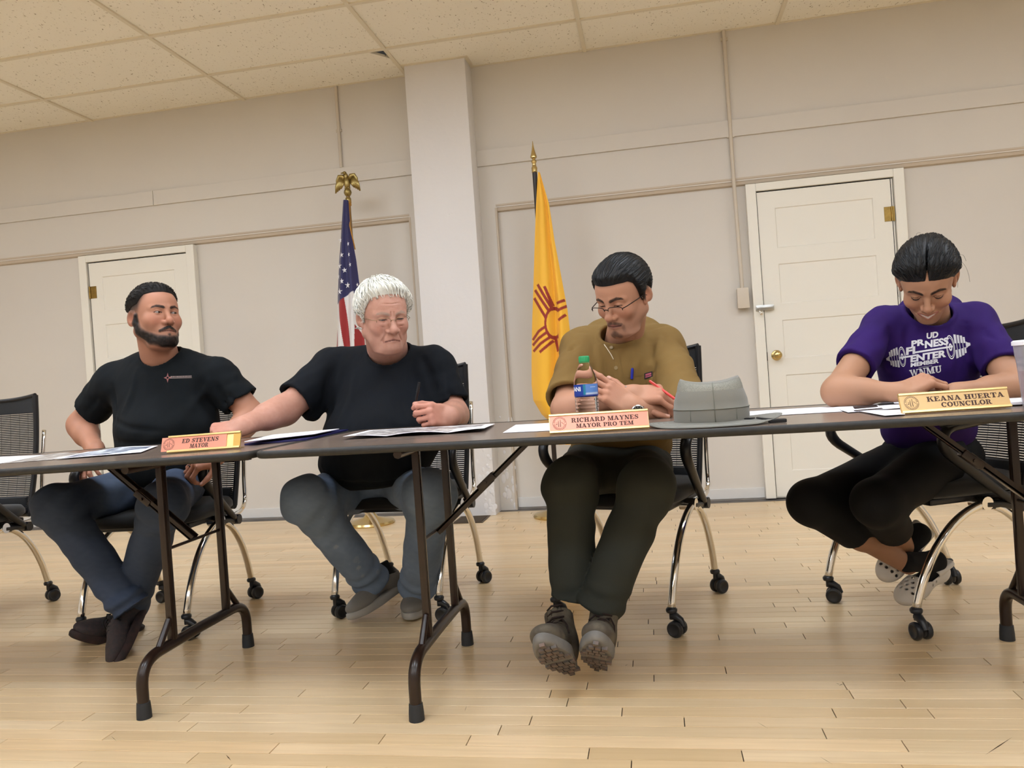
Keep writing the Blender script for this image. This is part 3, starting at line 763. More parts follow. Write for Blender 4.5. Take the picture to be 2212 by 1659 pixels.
rays = [((142, 920), (212, 1030)), ((147, 875), (228, 992)), ((163, 845), (242, 975)), ((203, 857), (247, 962)),
        ((133, 1152), (170, 1105), (212, 1078)), ((133, 1182), (170, 1145), (222, 1108)), ((137, 1216), (180, 1175), (234, 1138)), ((177, 1221), (215, 1190), (250, 1158)),
        ((268, 948), (312, 930)), ((270, 990), (325, 962)), ((278, 1042), (318, 1012)), ((262, 1150), (275, 1215))]
rays = [[cr3(*q) for q in r] for r in rays]
RC = cr3(254, 1058); RX, RY = 45/2.592, 82/2.592
def nm_col(px, py, u, v):
    if px < RC[0]+12:
        d = math.hypot((px-RC[0])/RX, (py-RC[1])/RY)
        if abs(d-1) < 0.13 and px < RC[0]+9: return DKR
    for r in rays:
        for a, b in zip(r[:-1], r[1:]):
            ax, ay = a; bx, by = b; L2 = (bx-ax)**2+(by-ay)**2
            t_ = ((px-ax)*(bx-ax)+(py-ay)*(by-ay))/L2
            if -0.02 <= t_ <= 1.02 and math.hypot(px-ax-t_*(bx-ax), py-ay-t_*(by-ay)) < 3.0: return DKR
    return YEL
nmL = [(1162, 372), (1158, 440), (1155, 520), (1152, 620), (1149, 700), (1148, 780), (1148, 830), (1152, 865), (1170, 895), (1195, 918), (1200, 960)]
nmR = [(1166, 372), (1186, 440), (1198, 520), (1213, 600), (1226, 670), (1234, 740), (1240, 830), (1243, 880), (1240, 918), (1236, 960)]
def nm_fold(u, v, w):
    c = 0.78-0.25*v        # position of the deep crease
    d = (u-c)/0.10
    return -0.25*w*math.sin(PI*u)+0.22*w*math.exp(-d*d)+0.03*w*math.sin(11*u+3*v)
draped_flag('flag_cloth', nmL, nmR, 372, 960, Y_NM, nm_fold, nm_col, nm, base2, 130, 460, M_flag)
tag(nm, 'spear-topped flagpole with a furled yellow flag bearing a red sun, behind the man in tan', 'flag')
# ================================================================== lettering
def _rect(x0, y0, x1, y1): return [(x0, y0), (x1, y0), (x1, y1), (x0, y1)]
def _ring(cx, cy, rx, ry, ix, iy, a0, a1, n=14, icx=None):
    icx = cx if icx is None else icx; out = []
    for k in range(n):
        a, b = math.radians(a0+(a1-a0)*k/n), math.radians(a0+(a1-a0)*(k+1)/n)
        out.append([(cx+rx*math.cos(a), cy+ry*math.sin(a)), (cx+rx*math.cos(b), cy+ry*math.sin(b)), (icx+ix*math.cos(b), cy+iy*math.sin(b)), (icx+ix*math.cos(a), cy+iy*math.sin(a))])
    return out
S_ = 0.13
def _stem(x, w=0.26, ov=0.10, top=True, bot=True):
    o = [_rect(x, 0, x+w, 1)]
    if bot: o.append(_rect(x-ov, 0, x+w+ov, S_))
    if top: o.append(_rect(x-ov, 1-S_, x+w+ov, 1))
    return o
def glyph(c):
    if c == 'I': return _stem(0.1), 0.46
    if c == 'H': return _stem(0.1)+_stem(0.62)+[_rect(0.3, 0.44, 0.7, 0.57)], 0.98
    if c == 'E': return _stem(0.1)+[_rect(0.3, 0.87, 0.78, 1), _rect(0.3, 0, 0.82, 0.13), _rect(0.3, 0.44, 0.58, 0.57), _rect(0.68, 0.66, 0.78, 0.9), _rect(0.70, 0.1, 0.82, 0.36), _rect(0.50, 0.34, 0.58, 0.67)], 0.84
    if c == 'L': return _stem(0.1)+[_rect(0.3, 0, 0.80, 0.13), _rect(0.68, 0.1, 0.80, 0.4)], 0.82
    if c == 'T': return [_rect(0.32, 0, 0.58, 1), _rect(0.2, 0, 0.7, S_), _rect(0, 0.87, 0.9, 1), _rect(0, 0.62, 0.11, 0.9), _rect(0.79, 0.62, 0.9, 0.9)], 0.9
    if c == 'D': return _stem(0.1)+_ring(0.40, 0.5, 0.52, 0.5, 0.24, 0.37, -90, 90), 0.93
    if c == 'P': return _stem(0.1)+_ring(0.44, 0.71, 0.40, 0.29, 0.14, 0.16, -90, 90), 0.84
    if c == 'R': return _stem(0.1)+_ring(0.44, 0.73, 0.38, 0.27, 0.13, 0.14, -90, 90)+[[(0.42, 0.5), (0.66, 0.5), (0.92, 0.0), (0.64, 0.0)], _rect(0.62, 0, 1.0, S_)], 0.99
    if c == 'O': return _ring(0.48, 0.5, 0.48, 0.52, 0.21, 0.37, 0, 360, 24), 0.96
    if c == 'C': return _ring(0.46, 0.5, 0.46, 0.52, 0.19, 0.37, 45, 320, 20)+[_rect(0.74, 0.60, 0.86, 1.0)], 0.90
    if c == 'U': return [_rect(0.1, 0.3, 0.36, 1), _rect(0.66, 0.3, 0.80, 1), _rect(0, 0.87, 0.46, 1), _rect(0.56, 0.87, 0.90, 1)]+_ring(0.45, 0.32, 0.35, 0.34, 0.21, 0.20, 180, 360, 12, 0.45), 0.90
    if c == 'N': return [_rect(0.12, 0, 0.24, 1), _rect(0.74, 0, 0.86, 1), [(0.06, 1), (0.36, 1), (0.86, 0), (0.58, 0)], _rect(0, 0, 0.36, S_), _rect(0.62, 0.87, 0.98, 1), _rect(0, 0.87, 0.3, 1)], 0.97
    if c == 'M': return [_rect(0.11, 0, 0.23, 1), _rect(0.80, 0, 1.06, 1), [(0.08, 1), (0.36, 1), (0.66, 0), (0.50, 0)], [(0.50, 0), (0.62, 0), (0.92, 1), (0.80, 1)], _rect(0, 0, 0.34, S_), _rect(0.70, 0, 1.16, S_), _rect(0, 0.87, 0.3, 1), _rect(0.85, 0.87, 1.16, 1)], 1.15
    if c == 'A': return [[(0.10, 0), (0.23, 0), (0.54, 1), (0.40, 1)], [(0.36, 1), (0.60, 1), (0.94, 0), (0.66, 0)], _rect(0.24, 0.26, 0.72, 0.37), _rect(0, 0, 0.34, S_), _rect(0.56, 0, 1.03, S_)], 1.02
    if c == 'V': return [[(0.08, 1), (0.36, 1), (0.62, 0), (0.42, 0)], [(0.42, 0), (0.54, 0), (0.86, 1), (0.74, 1)], _rect(0, 0.87, 0.45, 1), _rect(0.62, 0.87, 0.95, 1)], 0.94
    if c == 'W': return [[(0.08, 1), (0.30, 1), (0.50, 0), (0.36, 0)], [(0.36, 0), (0.46, 0), (0.68, 1), (0.60, 1)], [(0.54, 1), (0.76, 1), (0.94, 0), (0.80, 0)], [(0.80, 0), (0.90, 0), (1.16, 1), (1.06, 1)], _rect(0, 0.87, 0.38, 1), _rect(0.98, 0.87, 1.24, 1)], 1.24
    if c == 'Y': return [[(0.06, 1), (0.34, 1), (0.60, 0.45), (0.34, 0.45)], [(0.46, 0.45), (0.60, 0.45), (0.88, 1), (0.75, 1)], _rect(0.34, 0, 0.60, 0.5), _rect(0.22, 0, 0.72, S_), _rect(0, 0.87, 0.42, 1), _rect(0.64, 0.87, 0.96, 1)], 0.95
    if c == 'K': return _stem(0.1)+[[(0.34, 0.36), (0.34, 0.52), (0.72, 1), (0.86, 1)], [(0.46, 0.58), (0.66, 0.70), (0.98, 0), (0.70, 0)], _rect(0.62, 0.87, 0.98, 1), _rect(0.62, 0, 1.05, S_)], 1.04
    if c == 'S':
        pts = [(0.70, 0.72), (0.66, 0.86), (0.50, 0.93), (0.30, 0.91), (0.16, 0.82), (0.15, 0.68), (0.26, 0.58), (0.46, 0.50), (0.62, 0.42), (0.68, 0.28), (0.60, 0.14), (0.42, 0.07), (0.22, 0.10), (0.12, 0.28)]
        w = [0.05, 0.06, 0.065, 0.08, 0.10, 0.12, 0.13, 0.14, 0.13, 0.12, 0.09, 0.065, 0.06, 0.05]; o = []
        for i in range(len(pts)-1):
            (ax, ay), (bx, by) = pts[i], pts[i+1]; dx, dy = bx-ax, by-ay; l = math.hypot(dx, dy); nx, ny = -dy/l, dx/l
            o.append([(ax+nx*w[i], ay+ny*w[i]), (bx+nx*w[i+1], by+ny*w[i+1]), (bx-nx*w[i+1], by-ny*w[i+1]), (ax-nx*w[i], ay-ny*w[i])])
        return o+[_rect(0.66, 0.64, 0.76, 1.0), _rect(0.06, 0.0, 0.16, 0.36)], 0.80
    return [], 0.40
def text_polys(s, x0, x1, y0, h, slant=0.0):
    """the text fitted between x0 and x1, baseline y0, height h"""
    out = []; w = 0.0
    for c in s: w += glyph(c)[1]+0.05
    k = (x1-x0)/(w-0.05); x = x0
    for c in s:
        ps, gw = glyph(c)
        for p in ps: out.append([(x+px*k+py*h*slant, y0+py*h) for px, py in p])
        x += (gw+0.05)*k
    return out
def flat_polys(polys, M, name, m, parent, z=0.0):
    vs = []; fs = []
    for p in polys:
        n = len(vs); vs += [M@Vector((x, y, z)) for x, y in p]; fs.append(tuple(range(n, n+len(p))))
    return mesh_obj(name, vs, fs, m, parent)
def font_mesh(s, size, shear=0.0, bold=0.0, spacing=1.0):
    """the built-in font as vertices and faces"""
    cu = bpy.data.curves.new('lettering', 'FONT'); cu.body = s; cu.size = size; cu.shear = shear; cu.offset = bold; cu.space_character = spacing; cu.align_x = 'CENTER'
    cu.resolution_u = 3
    ob = bpy.data.objects.new('lettering', cu); C.objects.link(ob)
    bpy.context.view_layer.update()
    me = ob.evaluated_get(bpy.context.evaluated_depsgraph_get()).to_mesh()
    vs = [v.co.copy() for v in me.vertices]; fs = [tuple(p.vertices) for p in me.polygons]
    ob.evaluated_get(bpy.context.evaluated_depsgraph_get()).to_mesh_clear()
    bpy.data.objects.remove(ob); bpy.data.curves.remove(cu)
    return vs, fs

# ================================================================== things on the tables
M_ink = mat('engraved_ink', '40231c', 0.5)
M_copper = mat('copper_plate', 'd98d76', 0.30, 0.35, spec=0.6)
M_goldp = mat('gold_plate', 'd0ab74', 0.32, 0.25, spec=0.6)
M_anod = mat('anodised_gold', 'dcc083', 0.25, 0.7)
def seal(cx, cy, r):
    ps = _ring(cx, cy, r, r, r*0.95, r*0.95, 0, 360, 40)+_ring(cx, cy, r*0.70, r*0.70, r*0.675, r*0.675, 150, 390, 30)
    for k in range(26):           # tiny lettering around the rim
        if k in (0, 13): continue
        a = 360*k/26; ps += _ring(cx, cy, r*0.89, r*0.89, r*0.77, r*0.77, a-4.0, a+3.0, 1)
    for dx, h in ((-0.16, 0.42), (0.12, 0.58)):
        ps.append([(cx+(dx-0.05)*r, cy-0.52*r), (cx+(dx+0.05)*r, cy-0.52*r), (cx+(dx+0.03)*r, cy+h*r), (cx+(dx-0.03)*r, cy+h*r)])
    ps.append([(cx-0.62*r, cy-0.18*r), (cx-0.28*r, cy-0.16*r), (cx-0.36*r, cy-0.02*r)]); ps.append([(cx-0.55*r, cy+0.10*r), (cx-0.24*r, cy+0.06*r), (cx-0.3*r, cy+0.14*r)])
    ps.append([(cx+0.2*r, cy+0.10*r), (cx+0.35*r, cy+0.18*r), (cx+0.42*r, cy+0.08*r), (cx+0.62*r, cy-0.12*r), (cx+0.58*r, cy-0.15*r), (cx+0.40*r, cy+0.02*r), (cx+0.32*r, cy+0.1*r)])
    return ps
def name_plate(pl, pr, w, lines, plate_m, shift, label, slant=0.0, filler=False, rec=20, trim=M_anod):
    """pl, pr: pixels of the lower front corners; w: width"""
    a, b = PT(*pl), PT(*pr); c = (a+b)/2+Vector((0, 0, 0.0012)); rz = math.atan2((b-a).y, (b-a).x)*0.6
    t = empty('name_plate', c, rz); t.rotation_euler[1] = -math.atan((tz(b.x)-tz(a.x))/(b.x-a.x))
    R_ = Matrix.Rotation(math.radians(90-rec), 4, 'X')      # local x,y on the plate face
    h = 0.0505; hw = w/2
    def plate_box(x0, x1, y0, y1, z0, z1, nm, m, bev=0.0): MB().box((x0, y0, z0), (x1, y1, z1), Matrix.Translation((0, 0, 0.002)) @ R_, bev).build(nm, m, t)
    plate_box(-hw, hw, 0, h, -0.004, -0.001, 'backing', trim)
    plate_box(-hw, hw, 0.0, 0.0065, -0.001, 0.0045, 'lower_rail', trim, 0.0012); plate_box(-hw, hw, h-0.0060, h, -0.001, 0.0040, 'upper_rail', trim, 0.0012)
    Mf = Matrix.Translation((0, 0, 0.002)) @ R_
    MB().box((-hw, 0.002, 0.0006), (hw, 0.010, 0.003)).box((-hw, 0.024, 0.0006), (hw, 0.030, 0.003)).build('foot', trim, t)
    plate_box(-hw+shift+0.001, hw+shift-(0.022 if filler else 0.001), 0.0045, h-0.0045, -0.001, 0.0016, 'plate', plate_m)
    if filler: plate_box(hw-0.021, hw, 0.0062, h-0.0062, -0.001, 0.0010, 'filler_strip', mat('brushed_gold', 'c9a04e', 0.35, 0.3))
    pl_o = [c_ for c_ in t.children if c_.name.startswith('plate')][-1]
    polys = []
    x0 = -hw+shift
    for s, f0, f1, yb, hh in lines: polys += text_polys(s, x0+f0*w, x0+f1*w, yb*h, hh*h, slant)
    flat_polys(polys, Mf, 'lettering', M_ink, pl_o, 0.0019)
    flat_polys(seal(x0+0.105*w, 0.5*h, 0.0175), Mf, 'seal', M_ink, pl_o, 0.0019)
    return tag(t, label, 'name plate', 'name plates on the tables')
name_plate((355, 982), (524, 969), 0.222, [('ED STEVENS', 0.285, 0.79, 0.515, 0.255), ('MAYOR', 0.40, 0.655, 0.20, 0.245)], M_copper, -0.020, 'copper-coloured desk name plate of the mayor, slid partly out of its gold holder', 0.12, True)
name_plate((1185, 941), (1405, 926), 0.252, [('RICHARD MAYNES', 0.225, 0.90, 0.505, 0.235), ('MAYOR PRO TEM', 0.27, 0.845, 0.215, 0.215)], M_copper, 0.0, 'copper-coloured desk name plate of the mayor pro tem, beside the grey hat')
name_plate((1938, 899), (2195, 880), 0.258, [('KEANA HUERTA', 0.25, 0.955, 0.51, 0.245), ('COUNCILOR', 0.37, 0.83, 0.20, 0.235)], M_goldp, 0.0, 'gold desk name plate of the councilor in front of the woman in purple')

# papers
M_paper = mat('white_paper', 'eceaf0', 0.6)
def print_mat(name, base, marks, scale, lo, hi):
    m = bpy.data.materials.new(name); m.use_nodes = True
    N = m.node_tree.nodes; L = m.node_tree.links; b = N['Principled BSDF']; b.inputs['Roughness'].default_value = 0.4
    tc = N.new('ShaderNodeTexCoord'); n = N.new('ShaderNodeTexNoise'); n.inputs['Scale'].default_value = scale; n.inputs['Detail'].default_value = 7; n.inputs['Distortion'].default_value = 1.2
    L.new(tc.outputs['Object'], n.inputs['Vector']); r = N.new('ShaderNodeMapRange'); r.inputs['From Min'].default_value = lo; r.inputs['From Max'].default_value = hi
    L.new(n.outputs['Fac'], r.inputs['Value']); mx = N.new('ShaderNodeMix'); mx.data_type = 'RGBA'
    L.new(r.outputs['Result'], mx.inputs['Factor']); mx.inputs['A'].default_value = lin(marks); mx.inputs['B'].default_value = lin(base); L.new(mx.outputs['Result'], b.inputs['Base Color'])
    return m
M_map = print_mat('printed_aerial_map', 'cfcac6', '5c5257', 26, 0.40, 0.60)
M_map2 = print_mat('printed_blue_map', 'dfe6ee', '4a5470', 16, 0.42, 0.56)
M_map3 = print_mat('printed_grey_map', 'c9c4be', '857c76', 22, 0.42, 0.60)
def sheet(name, px, m, label, cat='paper', lift=0.001, curl=None, margin=None, group=None, th=0.0006):
    """px: the four corners in photo pixels (front-left, front-right, back-right, back-left) lying on the table"""
    q = [PT(*p, dz=lift) for p in px]
    c = (q[0]+q[1]+q[2]+q[3])/4; c.z = min(v.z for v in q)
    n = 16; vs = []; fs = []
    for side in (0, 1):
        for j in range(n+1):
            for i in range(n+1):
                u, v = i/n, j/n
                p = (q[0]*(1-u)+q[1]*u)*(1-v)+(q[3]*(1-u)+q[2]*u)*v
                dz = curl(u, v) if curl else 0.0
                vs.append(p+Vector((0, 0, max(dz, 0)+(th if side else 0)))-c)
    w = (n+1)**2
    for j in range(n):
        for i in range(n):
            k = j*(n+1)+i; fs.append((w+k, w+k+1, w+k+n+2, w+k+n+1)); fs.append((k, k+n+1, k+n+2, k+1))
    for i in range(n):
        for a, b in ((i, i+1), ((n)*(n+1)+i+1, (n)*(n+1)+i), ((i+1)*(n+1), i*(n+1)), (i*(n+1)+n, (i+1)*(n+1)+n)): fs.append((a, b, w+b, w+a))
    if margin:
        fm = []
        for f in fs:
            ctr = sum((vs[k] for k in f), Vector())/len(f)
            k0 = min(f) % w; i, j = k0 % (n+1), k0//(n+1)
            fm.append(1 if (1 <= i < n-1 and 1 <= j < n-1 and margin(i/n, j/n)) else 0)
        o = mesh_obj(name, vs, fs, None, None, False, c, [M_paper, m], fm)
    else: o = mesh_obj(name, vs, fs, m, None, False, c)
    return tag(o, label, cat, group)
sheet('paper_sheet', [(-60, 1012), (30, 996), (96, 983), (0, 987)], M_paper, 'plain white paper at the far left end of the left table')
sheet('printed_sheet', [(6, 1001), (112, 993), (176, 979), (98, 983)], M_map3, 'grey printed map sheet on the left table in front of the bearded man', curl=lambda u, v: 0.004*math.sin(PI*u)*v)
sheet('printed_sheet', [(113, 992), (304, 977), (341, 963), (190, 976)], M_map2, 'blue and white printed map sheet beside the slid-out name plate', lift=0.004, curl=lambda u, v: 0.006*v*math.sin(3*u)**2, margin=lambda u, v: True)
# folder with loose sheets
M_navy = mat('navy_folder', '1c1b52', 0.45)
fo = sheet('folder', [(528, 962), (662, 951), (752, 930), (600, 942)], M_navy, 'dark navy folder lying open under white sheets between the first two name plates', 'folder', lift=0.001, th=0.005)
sheet('paper_sheet', [(528, 957), (680, 940), (733, 927), (590, 940)], M_paper, 'white sheets on the navy folder beside the outstretched fist', lift=0.011, th=0.002, curl=lambda u, v: 0.003*(1-v))
sheet('printed_map', [(741, 949), (1046, 932), (1069, 917), (797, 931)], M_map, 'grey aerial map print with folded edges in front of the white-haired man', lift=0.002, curl=lambda u, v: 0.007*abs(math.sin(7*u+1))*(1-v)+0.002, margin=lambda u, v: not (u > 0.72 and v < 0.45))
sheet('paper_sheet', [(1086, 935), (1215, 929), (1225, 912), (1114, 918)], M_paper, 'blank white sheet partly under the copper name plate beside the water bottle')
sheet('paper_sheet', [(1626, 900), (1820, 889), (1799, 878), (1600, 890)], M_paper, 'long white sheet lying just right of the grey hat')
sheet('printed_form', [(1832, 891), (1960, 880), (1960, 867), (1798, 880)], M_paper, 'white form with black bars under the forearm of the woman in purple', lift=0.0022)
M_blackbar = mat('printed_black', '1d1a1f', 0.5)
fo_ = bpy.data.objects[[o.name for o in C.objects if o.name.startswith('printed_form')][-1]]
for pxs in ([(1842, 878), (1892, 874), (1897, 878), (1846, 882.5)], [(1895, 872), (1930, 869), (1932, 872), (1899, 875.5)], [(1844, 886), (1905, 881), (1908, 882.5), (1846, 887.5)]):
    q = [PT(*p, dz=0.0042) for p in pxs]
    mesh_obj('printed_bar', [v-fo_.location for v in q], [(0, 1, 2, 3)], M_blackbar, fo_)
sheet('paper_sheet', [(1911, 898), (1955, 895), (1950, 885), (1855, 888)], M_paper, 'white sheet sticking out beside the gold name plate', lift=0.0035)
sheet('paper_pad', [(2160, 876), (2250, 871), (2250, 862), (2168, 866)], M_paper, 'paper pad at the right edge behind the plastic cup', lift=0.004, th=0.006)

# water bottle
def bottle():
    p = P(1266.5, 850, 2.13); p.z = tz(p.x)+0.0005; t = empty('water_bottle', p); t.scale = (0.95, 0.95, 0.95)
    r = 0.0335
    z_ = [(0.003, 0.004), (0.018, 0.002), (0.029, 0.0), (0.0328, 0.004), (r, 0.010)]
    k = 0.010
    while k < 0.085:
        z_ += [(r, k+0.003), (r-0.0012, k+0.0065), (r, k+0.010)]; k += 0.0105
    z_ += [(r, 0.092), (r, 0.128), (0.0328, 0.138), (0.0290, 0.155), (0.0205, 0.173), (0.0150, 0.184), (0.0128, 0.189), (0.0128, 0.196)]
    M_pet = mat('clear_pet', 'f4f8fa', 0.04, trans=1.0, ior=1.05)
    MB().lathe(z_, 40, cap=True).build('shell', M_pet, t, smooth=True)
    M_water = mat('water', 'f2f7fa', 0.02, trans=1.0, ior=1.14)
    wz = [(max(0.001, a-0.0012), b+0.0008) for a, b in z_ if b < 0.096]
    MB().lathe([(0.001, 0.005)]+wz[2:]+[(r-0.0012, 0.097), (0.001, 0.097)], 40).build('water', M_water, t, smooth=0.8)
    cap = MB().lathe([(0.0135, 0.191), (0.0148, 0.1915), (0.0150, 0.205), (0.0138, 0.2075), (0.001, 0.208)], 36).lathe([(0.0150, 0.1885), (0.0150, 0.1905)], 24)
    for q in range(30):
        a = 2*PI*q/30; cap.tube([(0.0149*math.cos(a), 0.0149*math.sin(a), 0.193), (0.0149*math.cos(a), 0.0149*math.sin(a), 0.204)], 0.0007, 5)
    cap.build('cap', mat('green_cap', '2f9a63', 0.4), t, smooth=0.6)
    rl = r+0.0006; lb = MB(); n = 64; vs = []; fs = []; cols = []
    for j in range(13):
        z = 0.094+0.033*j/12
        for i in range(n):
            a = 2*PI*i/n; vs.append((rl*math.cos(a), rl*math.sin(a), z))
            u = ((a+PI) % (2*PI))
            deg = math.degrees(a) % 360
            if j < 2: c = (0.10, 0.20, 0.55)
            elif 275 < deg < 345: c = (0.35, 0.52, 0.80) if j > 3 else (0.70, 0.76, 0.86)
            elif 262 < deg <= 275: c = (0.10, 0.50, 0.62)
            else: c = (0.07, 0.22, 0.58)
            cols.append(c)
    for j in range(12):
        for i in range(n): fs.append((j*n+i, j*n+(i+1) % n, (j+1)*n+(i+1) % n, (j+1)*n+i))
    lo = mesh_obj('label_band', vs, fs, mat('bottle_label', 'ffffff', 0.35, attr='print'), t, True); cattr(lo, 'print', cols)
    vs, fs = font_mesh('DASANI', 0.017, bold=0.0004)
    out = []
    for v in vs:
        a = math.radians(199)+v.x/rl; out.append((math.cos(a)*(rl+0.0004), math.sin(a)*(rl+0.0004), 0.109+v.y))
    mesh_obj('lettering', out, fs, mat('label_white', 'f2f4f8', 0.5), lo)
    vs, fs = font_mesh('=====', 0.006)
    mesh_obj('small_print', [(math.cos(math.radians(310)+v.x/rl)*(rl+0.0004), math.sin(math.radians(310)+v.x/rl)*(rl+0.0004), 0.117+v.y) for v in vs], fs, MATS['label_white'], lo)
    return tag(t, 'half-full clear water bottle with green cap and blue label behind the copper name plate', 'bottle')
bottle()

# hat
def hat():
    M_hat = mat('grey_hat_cloth', '74726a', 0.8, bump=(500, 0.25, 0.001), sheen=0.2)
    M_hatm = mat('grey_hat_mesh', '8a8980', 0.8, spots=(520, '5d5e56', 0.20, 0.42))
    p = PT(1542, 912); p.y = max(p.y, 2.06)
    c = P(1537, 905, 2.08); c.z = tz(c.x)
    t = empty('sun_hat', c); t.scale = (0.96, 0.96, 0.93)
    n = 72
    def surf(rings, nm, m, smooth=True):
        vs = []; fs = []
        for ring in rings: vs += ring
        for i in range(len(rings)-1):
            for k in range(n): fs.append((i*n+k, i*n+(k+1) % n, (i+1)*n+(k+1) % n, (i+1)*n+k))
        return mesh_obj(nm, vs, fs, m, t, smooth)
    ex, ey = 0.099, 0.108
    def lift(k, f, z):
        c_, s_ = math.cos(2*PI*k/n), math.sin(2*PI*k/n); q = min(1, max(0, (z-0.086)/0.022))
        return q*(0.006*abs(c_)**3-0.008*abs(s_)**2)
    def crown(f, z, w=0.0):
        return [Vector((math.cos(2*PI*k/n)*ex*f, math.sin(2*PI*k/n)*ey*f, z+0.012+lift(k, f, z))) for k in range(n)]
    # brim: droops at front, lifts to the right
    def brim(f, th=0.0):
        out = []
        for k in range(n):
            a = 2*PI*k/n; ca, sa = math.cos(a), math.sin(a)
            wd = 0.052+0.030*max(0, ca)**2+0.018*max(0, -ca)
            d = f*wd
            z = 0.012-0.009*f-0.004*f*max(0, -sa)+0.018*f*f*max(0, ca)**3+0.008*f*f*max(0, -ca)**3
            out.append(Vector((ca*(ex+d), sa*(ey*0.97+d*0.85), max(z, 0.0046)+th)))
        return out
    surf([crown(0.985, 0.0), crown(1.0, 0.010), crown(0.995, 0.034)], 'crown_band', M_hat)
    surf([crown(1.003, 0.034), crown(0.985, 0.036), crown(0.965, 0.055), crown(0.895, 0.078), crown(0.87, 0.084)], 'crown_side', M_hat)
    surf([crown(0.875, 0.083), crown(0.85, 0.094), crown(0.815, 0.103), crown(0.785, 0.108)], 'mesh_band', M_hatm)
    top = [crown(0.785, 0.108), crown(0.76, 0.1115), [Vector((v.x, v.y, v.z-0.001)) for v in crown(0.71, 0.111)]]
    for f, dz in ((0.5, 0.008), (0.25, 0.012), (0.02, 0.013)):
        top.append([Vector((math.cos(2*PI*k/n)*ex*f, math.sin(2*PI*k/n)*ey*f, 0.122-dz+lift(k, f, 0.11)*f)) for k in range(n)])
    surf(top, 'crown_top', M_hat)
    b = surf([brim(0), brim(0.35), brim(0.7), brim(0.97), brim(1.0, -0.001), brim(0.97, -0.003), brim(0.5, -0.003), brim(0, -0.003)], 'brim', M_hat)
    sm = MB()
    for f in (0.2, 0.4, 0.6, 0.8, 0.93): sm.tube([v+Vector((0, 0, 0.0001)) for v in brim(f)], 0.0004, 5, closed=True)
    for z in (0.034,): sm.tube([Vector((v.x*1.003, v.y*1.003, v.z)) for v in crown(1.0 if z < 0.05 else 0.872, z)], 0.0011, 6, closed=True)
    sm.tube([(math.cos(-PI/2)*ex*f+0.002, -ey*f*1.005, z+0.012) for f, z in ((1.0, 0.0), (0.998, 0.034), (0.968, 0.055), (0.872, 0.084), (0.81, 0.104))], 0.0009, 5)
    for a in (-0.95, -2.2): sm.tube([(math.cos(a)*ex*f, math.sin(a)*ey*f, z+0.012) for f, z in ((1.0, 0.004), (1.0, 0.032))], 0.0008, 5)
    sm.build('stitching', mat('hat_thread', '67685e', 0.8), t, smooth=True)
    MB().box((0.055, -0.088, 0.0125), (0.083, -0.076, 0.0155), Matrix.Rotation(0.3, 4, 'Z')).build('toggle', M_blk, t)
    st = MB()
    e = Vector((P(1641, 905, 1.99)-c)); st.tube([(0.11, -0.06, 0.014), (0.125, -0.075, 0.012), (0.145, -0.085, 0.010)], 0.005, 8, flat=((0, 0, 1), 0.5))
    st.box((0.135, -0.094, 0.0005), (0.178, -0.070, 0.010), bev=0.002)
    st.build('chin_strap', M_blk, t)
    return tag(t, 'grey cloth sun hat with a dented crown and wide brim at the table edge', 'hat')
hat()

# plastic tumbler at the right edge
p = P(2239, 850, 2.10); p.z = tz(p.x)+0.0005
cu = empty('plastic_tumbler', p)
M_cup = mat('frosted_plastic', 'eceaf0', 0.15, trans=0.8, ior=1.15)
MB().lathe([(0.026, 0.0), (0.030, 0.0), (0.0305, 0.004), (0.0375, 0.105), (0.0385, 0.108), (0.038, 0.112), (0.0395, 0.115), (0.0390, 0.119), (0.0405, 0.123), (0.0425, 0.150), (0.0410, 0.150), (0.0288, 0.006), (0.001, 0.006)], 40).build('cup', M_cup, cu, smooth=0.7)
MB().lathe([(0.001, 0.007), (0.0282, 0.007), (0.0330, 0.085), (0.001, 0.085)], 28).build('drink', mat('pink_drink', 'e0a09c', 0.2, trans=0.5), cu, smooth=0.8)
MB().lathe([(0.040, 0.147), (0.0455, 0.148), (0.0455, 0.157), (0.041, 0.160), (0.001, 0.161)], 40).build('lid', mat('white_lid', 'eceaf2', 0.35), cu, smooth=0.6)
tag(cu, 'clear plastic tumbler with a white lid at the right edge of the photo', 'cup')
# ================================================================== implicit surfaces for bodies and clothes
def V3(v): return np.array([v[0], v[1], v[2]], float)
def smin(a, b, k):
    h = np.clip(0.5+0.5*(b-a)/k, 0, 1); return b*(1-h)+a*h-k*h*(1-h)
def smax(a, b, k): return -smin(-a, -b, k)
def rc(p, a, b, r1, r2=None):
    """tapered capsule"""
    r2 = r1 if r2 is None else r2
    a = V3(a); b = V3(b); ba = b-a; q = p-a
    t = np.clip((q@ba)/max(ba@ba, 1e-12), 0, 1)
    return np.linalg.norm(q-t[:, None]*ba, axis=1)-(r1+(r2-r1)*t)
def ell(p, c, r, R=None):
    q = p-V3(c)
    if R is not None: q = q@R
    r = np.asarray(r, float); k0 = np.linalg.norm(q/r, axis=1); k1 = np.linalg.norm(q/(r*r), axis=1)
    return k0*(k0-1)/np.maximum(k1, 1e-9)
def rbox(p, c, h, rad, R=None):
    q = p-V3(c)
    if R is not None: q = q@R
    q = np.abs(q)-(np.asarray(h, float)-rad)
    return np.linalg.norm(np.maximum(q, 0), axis=1)+np.minimum(q.max(1), 0)-rad
def chain(p, pts, rads):
    d = None
    for i in range(len(pts)-1):
        e = rc(p, pts[i], pts[i+1], rads[i], rads[i+1]); d = e if d is None else np.minimum(d, e)
    return d
def schain(p, pts, rads, k):
    d = None
    for i in range(len(pts)-1):
        e = rc(p, pts[i], pts[i+1], rads[i], rads[i+1]); d = e if d is None else smin(d, e, k)
    return d
